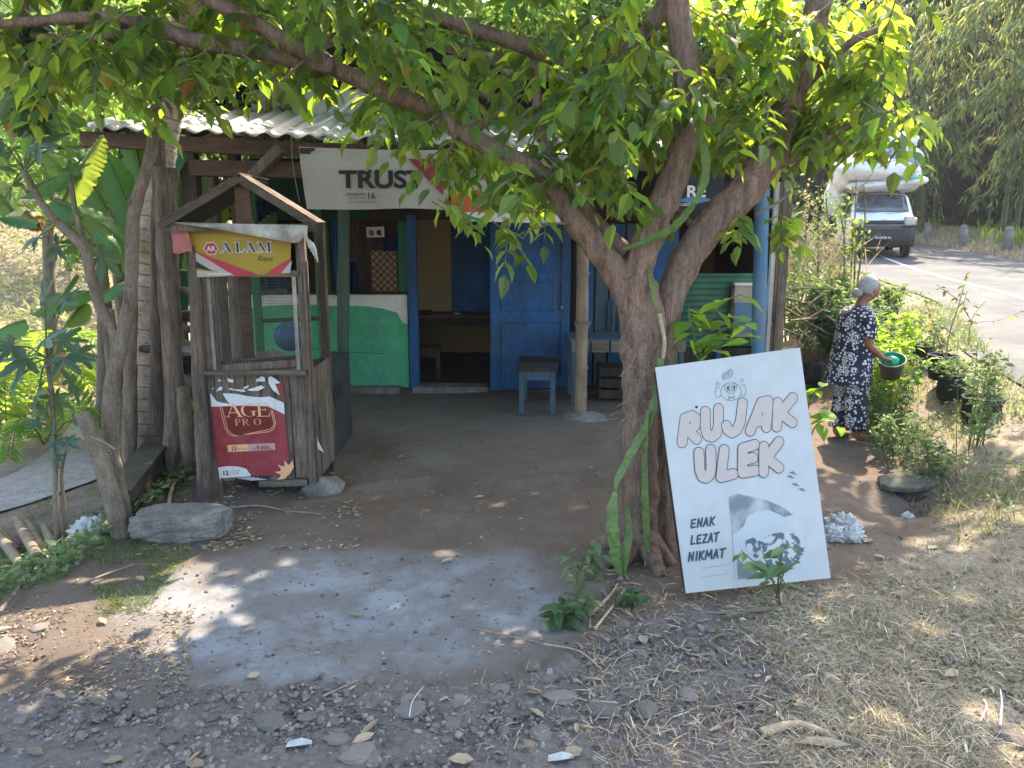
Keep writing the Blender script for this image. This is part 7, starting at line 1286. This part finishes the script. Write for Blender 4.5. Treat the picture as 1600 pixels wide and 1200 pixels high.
# ================================================================ foreground litter, stones, straw
def zat(x, y): return float(gh(x, y))
rock_me = []
for k in range(7):
    m_ = MB().sphere((0, 0, 0), (1, .8 + .05 * k, .42 + .05 * (k % 3)), 10, 7, fn=lambda p: p * (1 + .38 * mn.noise(p * 1.6 + Vector((k * 7, 0, 0))) + .16 * mn.noise(p * 4 + Vector((k, 3, 0)))))
    me = bpy.data.meshes.new('rock'); me.from_pydata(m_.v, [], m_.f); me.materials.append(m_stone); rock_me.append(me)
rx_ = []
def rock(u, v, s, label='grey broken stone lying loose in the foreground rubble', group='loose stones in the rubble', cat='stone'):
    g = on_ground(u, v); o = link('rock', random.choice(rock_me)); o.location = (g.x, g.y, g.z + s * .02); o.rotation_euler = (random.gauss(0, .2), random.gauss(0, .2), random.uniform(0, 6.283)); o.scale = (s, s * random.uniform(.7, 1.1), s * random.uniform(.6, 1.0)); meta(o, label, cat, group)
for _ in range(95):
    u = random.uniform(0, 1250); v = random.uniform(1075, 1200) if u < 850 else random.uniform(965, 1200)
    if u > 1150 and random.random() < .55: continue
    g = on_ground(u, v); rock(u, v, random.choice((.020, .024, .028, .034, .042)) * random.uniform(.8, 1.2))
for u, v, s in ((480, 950 + 170, .055), (880, 1090, .075), (830, 1040, .06), (940, 1110, .07), (560, 1180, .08), (1180, 905, .05), (1240, 1130, .06), (1330, 1060, .06), (640, 1110, .07), (1010, 1110, .06), (230, 1100, .07), (420, 1130, .07), (980, 1000, .05), (1110, 985, .045)): rock(u, v, s)
for u, v, s, lb in ((62, 982, .045, 'rounded pale stone in the sunlit patch at the left'), (6, 1012, .06, 'angular stone at the left picture edge'), (4, 985, .05, 'second angular stone at the left picture edge'), (936, 741, .035, 'pale stone on the bare earth left of the tree trunk'), (1580, 1160, .07, 'flat dark stone at the right bottom edge'), (940, 880, .10, 'mossy boulder at the left of the tree roots'), (1325, 830, .05, 'stone beside the plastic bags'), (560, 770, .03, 'small stone left of the terrace edge'), (450, 800, .05, 'stone at the foot of the food cart'), (505, 755, .07, 'dark stone right of the food cart foot')): rock(u, v, s, lb, None)
def field(n, u0, u1, v0, v1, cond):
    """random ground points inside a pixel window"""
    us = ru(n, u0, u1); vs_ = ru(n, v0, v1); a = (us - 800) / FPX; b = (600 - vs_) / FPX; dy = math.cos(PITCH) + b * math.sin(PITCH); dz = -math.sin(PITCH) + b * math.cos(PITCH)
    t = -CAM_Z / dz; x, y = a * t, dy * t
    for _ in range(6): t = (gh(x, y) - CAM_Z) / dz; x, y = a * t, dy * t
    k = cond(x, y); return x[k], y[k]
def rubble(x, y): c, r_, d = zones(x, y); return rng.random(len(x)) < (r_ * .95 + .03 + .35 * d * (1 - sm((fbm(x + 11, y, 1.9) - .38) / .16))) * (.35 + .65 * sm((fbm(x, y + 5, 2.6) - .38) / .2))
x, y = field(19000, -60, 1660, 950, 1215, rubble); n = len(x); s = .0025 + rng.random(n) ** 4 * .016
V, F_ = inst(IV, IF, np.stack([x, y, gh(x, y) + s * .1], 1), basis(rdir(n, -.3, .3), rdir(n, .5, 1)), s * ru(n, .7, 1.3), s, s * ru(n, .45, .8)); V += rng.normal(0, .0012, V.shape); meta(link('gravel', mesh_np('gravel', V, F_, m_gravel)), kind='stuff')
x, y = field(6500, -60, 1660, 640, 1060, lambda x, y: (zones(x, y)[1] < .4) & (x < 3.2) & (x > -3.2)); n = len(x); s = .0015 + rng.random(n) ** 6 * .013
V, F_ = inst(IV, IF, np.stack([x, y, gh(x, y) + s * .2], 1), basis(rdir(n, -.3, .3), rdir(n, .5, 1)), s, s, s * .6); meta(link('yard_grit', mesh_np('yard_grit', V, F_, m_gravel)), kind='stuff')
# straw and dry grass
m_straw2 = M('bleached_straw', (.50, .44, .34), (.30, .24, .17), 12, .85, .1, var=.45, island=True)
def drycond(x, y): return rng.random(len(x)) < np.clip(zones(x, y)[2] * .9 + .04 * zones(x, y)[1], 0, 1) * (.16 + .84 * sm((fbm(x + 11, y, 1.9) - .38) / .16))
x, y = field(80000, 700, 1680, 690, 1215, drycond); n = len(x)
leaves('straw', np.stack([x, y, gh(x, y) + .003 + .012 * rng.random(n)], 1), np.stack([rng.normal(0, 1, n), rng.normal(0, 1, n), np.abs(rng.normal(0, .22, n))], 1), rdir(n, .6, 1), ru(n, .02, .085), ru(n, .0012, .0035), m_grass, None, BT, BF)
x, y = field(9000, 820, 1680, 690, 1215, drycond); n = len(x)
leaves('long_straw', np.stack([x, y, gh(x, y) + .006 + .015 * rng.random(n)], 1), np.stack([rng.normal(0, 1, n), rng.normal(0, 1, n), np.abs(rng.normal(0, .15, n))], 1), rdir(n, .6, 1), ru(n, .04, .13), ru(n, .0015, .0042), m_straw2, None, BT, BF)
x, y = field(1500, 900, 1650, 850, 1215, drycond); n = len(x)
leaves('dry_sheath_litter', np.stack([x, y, gh(x, y) + .012], 1), rdir(n, -.1, .15), rdir(n, .7, 1), ru(n, .03, .10), ru(n, .008, .022), m_straw2, None, DT, DF)
def patchy(x, y): return (rng.random(len(x)) < zones(x, y)[2]) & (fbm(x, y, 2.4) > .46)
x, y = field(26000, 880, 1680, 720, 1215, patchy); n = len(x)
leaves('short_green_grass', np.stack([x, y, gh(x, y)], 1), np.stack([rng.normal(0, .7, n), rng.normal(0, .7, n), ru(n, .3, 1)], 1), rdir(n, -.3, .3), ru(n, .015, .05), ru(n, .0015, .0035), m_ggrass, None, BT, BF)
x, y = field(9000, 40, 300, 740, 960, lambda x, y: (fbm(x, y, 3) > .46) & (x < -1.9)); n = len(x)
leaves('bank_grass', np.stack([x, y, gh(x, y)], 1), np.stack([rng.normal(0, .6, n), rng.normal(0, .6, n), ru(n, .3, 1)], 1), rdir(n, -.3, .3), ru(n, .02, .07), ru(n, .002, .005), m_ggrass, None, BT, BF)
x, y = field(2600, 220, 560, 740, 860, lambda x, y: fbm(x, y, 4) > .5); n = len(x)
leaves('leaf_mulch', np.stack([x, y, gh(x, y) + .006], 1), rdir(n, -.1, .3), rdir(n, .6, 1), ru(n, .015, .05), ru(n, .008, .02), m_litteri, None, DT, DF)
x, y = field(1300, 0, 1600, 660, 1200, lambda x, y: (x > -3) & (x < 3.4)); n = len(x)
leaves('fine_litter', np.stack([x, y, gh(x, y) + .006], 1), rdir(n, -.1, .2), rdir(n, .7, 1), ru(n, .015, .05), ru(n, .003, .014), m_litteri, None, DT, DF)
x, y = field(2500, 900, 1480, 880, 1200, lambda x, y: x > .3); n = len(x)
leaves('twig_litter', np.stack([x, y, gh(x, y) + .008], 1), rdir(n, -.05, .2), rdir(n, .7, 1), ru(n, .03, .11), ru(n, .003, .009), m_litteri, None, BT, BF)
x, y = field(1900, -20, 300, 950, 1090, lambda x, y: (x < -1.4) & (fbm(x, y, 3.5) > .42 + .25 * rng.random(len(x)) - .1)); n = len(x)
leaves('bark_chips', np.stack([x, y, gh(x, y) + .006], 1), rdir(n, -.1, .2), rdir(n, .7, 1), ru(n, .01, .045), ru(n, .005, .014), m_litteri, None, DT, DF)
# single dry leaves and sticks
CV = [(0, 0, 0), (-.5, .3, .12), (0, .3, -.02), (.5, .3, .14), (-.5, .68, .16), (0, .68, -.02), (.5, .68, .10), (0, 1, .12)]; me_dry = mesh_np('dry_leaf', A_(CV), LF, m_litter)
def dryleaf(u, v, ln, wd, ang, label='curled dry leaf lying on the ground', group='dry leaves on the ground'):
    g = on_ground(u, v); o = link('dry_leaf', me_dry); d = Vector((math.cos(ang), math.sin(ang), random.uniform(0, .12))).normalized(); z = Vector((random.gauss(0, .15), random.gauss(0, .15), 1)); x_ = d.cross(z).normalized(); z = x_.cross(d); m = Matrix((x_ * wd, d * ln, z * ln * .7)).transposed().to_4x4(); m.translation = g + Vector((0, 0, .012)); o.matrix_basis = m; meta(o, label, 'leaf', group)
for u, v, ln, wd, a in ((385, 1062, .06, .05, .3), (820, 1085, .07, .05, -.3), (828, 1110, .10, .03, -1.0), (550, 1165, .09, .04, .4), (560, 1160, .12, .03, 1.0), (700, 1190, .10, .05, -.2), (880, 1185, .08, .06, .3), (1020, 880, .05, .05, 1), (1225, 955, .17, .035, 1.3), (1150, 965, .22, .03, .05), (1165, 925, .10, .04, .1), (1350, 850, .08, .05, .6), (1395, 930, .08, .05, -.5), (1010, 1010, .07, .04, 1.9), (290, 1195, .09, .05, -.4), (160, 1195, .08, .05, 0), (380, 990, .07, .03, .5), (620, 715, .06, .04, -.4), (740, 780, .08, .03, 0), (800, 708, .05, .03, .7), (1390, 712, .10, .04, .8), (1345, 690, .09, .04, .2), (1475, 1060, .08, .04, .3), (1290, 860, .09, .05, 1.2), (1450, 860, .07, .04, .4), (1115, 1000, .08, .03, .2), (1240, 1165, .2, .05, -.3), (210, 590 + 280, .05, .03, 0)): dryleaf(u, v, ln, wd, a)
for _ in range(30): dryleaf(random.uniform(20, 1590), random.uniform(700, 1195) if random.random() < .3 else random.uniform(880, 1195), random.uniform(.035, .09), random.uniform(.012, .04), random.uniform(0, 6.28))
def stick(rows, r_, label, mat=None, name='stick', group=None, cat='stick', lift=.012):
    pts = [on_ground(u, v) + Vector((0, 0, lift + .012 * (i % 2))) for i, (u, v) in enumerate(rows)]; c = crom([tuple(p) for p in pts], 5); meta(MB().tube(c, [r_ * (1 - .45 * k / len(c)) for k in range(len(c))], 6, .25).build(name, mat or m_twig), label, cat, group)
stick([(735, 985), (790, 1000), (850, 1010)], .005, 'thin forked twig on the right side of the grey cement'); stick([(850, 1010), (905, 1025), (940, 1050)], .005, 'pale twig at the right edge of the grey cement'); stick([(640, 1130), (645, 1110), (662, 1082)], .002, 'white stem standing up at the edge of the cement', m_paper, lift=.03)
stick([(330, 800), (400, 795), (445, 800), (500, 808)], .007, 'long pale stick on the ground below the food cart'); stick([(262, 815), (270, 770), (290, 745)], .018, 'bent branch leaning behind the stone slab', lift=.03); stick([(505, 1092), (560, 1070)], .005, 'short grey stick on the rubble left of centre'); stick([(130, 915), (175, 900), (210, 885)], .008, 'brown stick along the left yard edge'); stick([(0, 965), (20, 945), (35, 920)], .014, 'dark branch at the far left edge', m_bark2, lift=.03)
stick([(1095, 960), (1150, 965), (1205, 966)], .006, 'straw-coloured stick below the sign'); stick([(1290, 1150), (1345, 1170), (1400, 1198)], .016, 'thick brown palm stalk at the bottom right'); stick([(1190, 1150), (1250, 1140), (1310, 1160)], .02, 'frayed palm husk at the bottom right', m_litter); stick([(1562, 1140), (1564, 1110), (1562, 1084)], .005, 'white peeled stick standing out at the right', m_paper, lift=.02)
stick([(1530, 1135), (1540, 1115), (1536, 1100)], .003, 'short white peeled stick beside the longer one', m_paper, lift=.02); stick([(1505, 1160), (1510, 1185)], .006, 'small split white stick at the bottom right', m_paper); stick([(920, 965), (950, 940), (965, 915)], .010, 'dry bark strip beneath the cactus', m_litter); stick([(930, 985), (960, 950), (975, 925)], .008, 'second dry bark strip beneath the cactus', m_litter); stick([(1375, 1195), (1395, 1158)], .006, 'thin pale stick at the bottom edge')
stick([(1330, 690), (1380, 700), (1400, 690)], .006, 'pale split stick near the persons feet'); stick([(1385, 715), (1410, 705), (1430, 712)], .006, 'dry curled stick on the dark earth by the bank'); stick([(340, 1005), (345, 945 + 60), (385, 1000)], .004, 'small twig by the sunlit patch')
for _ in range(22):
    u = random.uniform(640, 1590); v = random.uniform(900, 1190); a = random.uniform(0, 6.28); l_ = random.uniform(15, 45); stick([(u, v), (u + l_ * .5 * math.cos(a), v + l_ * .2 * math.sin(a)), (u + l_ * math.cos(a), v + l_ * .5 * math.sin(a))], random.uniform(.0012, .0026), 'small pale twig scattered over the straw and rubble', group='small twigs on the straw')
for u, v, s_, lb in ((468, 1168, .05, 'folded grey paper scrap on the foreground rubble'), (876, 1190, .05, 'pale torn card at the bottom of the rubble')):
    g = on_ground(u, v); pp = [g + Vector((s_ * a, s_ * b, .012 + c)) for a, b, c in ((-1, -.3, 0), (0, -.45, .012), (.1, .3, .02), (-.9, .3, .004))]; qq = [pp[1], g + Vector((s_, -.1 * s_, .02)), g + Vector((s_ * .9, .3 * s_, .02)), pp[2]]; meta(MB().poly(pp).poly(qq).build('paper_scrap', m_bag), lb, 'paper')

# ================================================================ thin daylight haze: glare over the far things
hz = MB().box((-5, 46, 10), (150, 98, 29)).build('haze', None); mh = bpy.data.materials.new('haze_air'); mh.use_nodes = True; mh.node_tree.nodes.clear(); ho = mh.node_tree.nodes.new('ShaderNodeOutputMaterial'); hv_ = mh.node_tree.nodes.new('ShaderNodeVolumePrincipled'); hv_.inputs['Color'].default_value = (.95, .96, 1, 1); hv_.inputs['Density'].default_value = .0007; hv_.inputs['Anisotropy'].default_value = .35
mh.node_tree.links.new(hv_.outputs[0], ho.inputs['Volume']); hz.data.materials.append(mh); hz['kind'] = 'stuff'
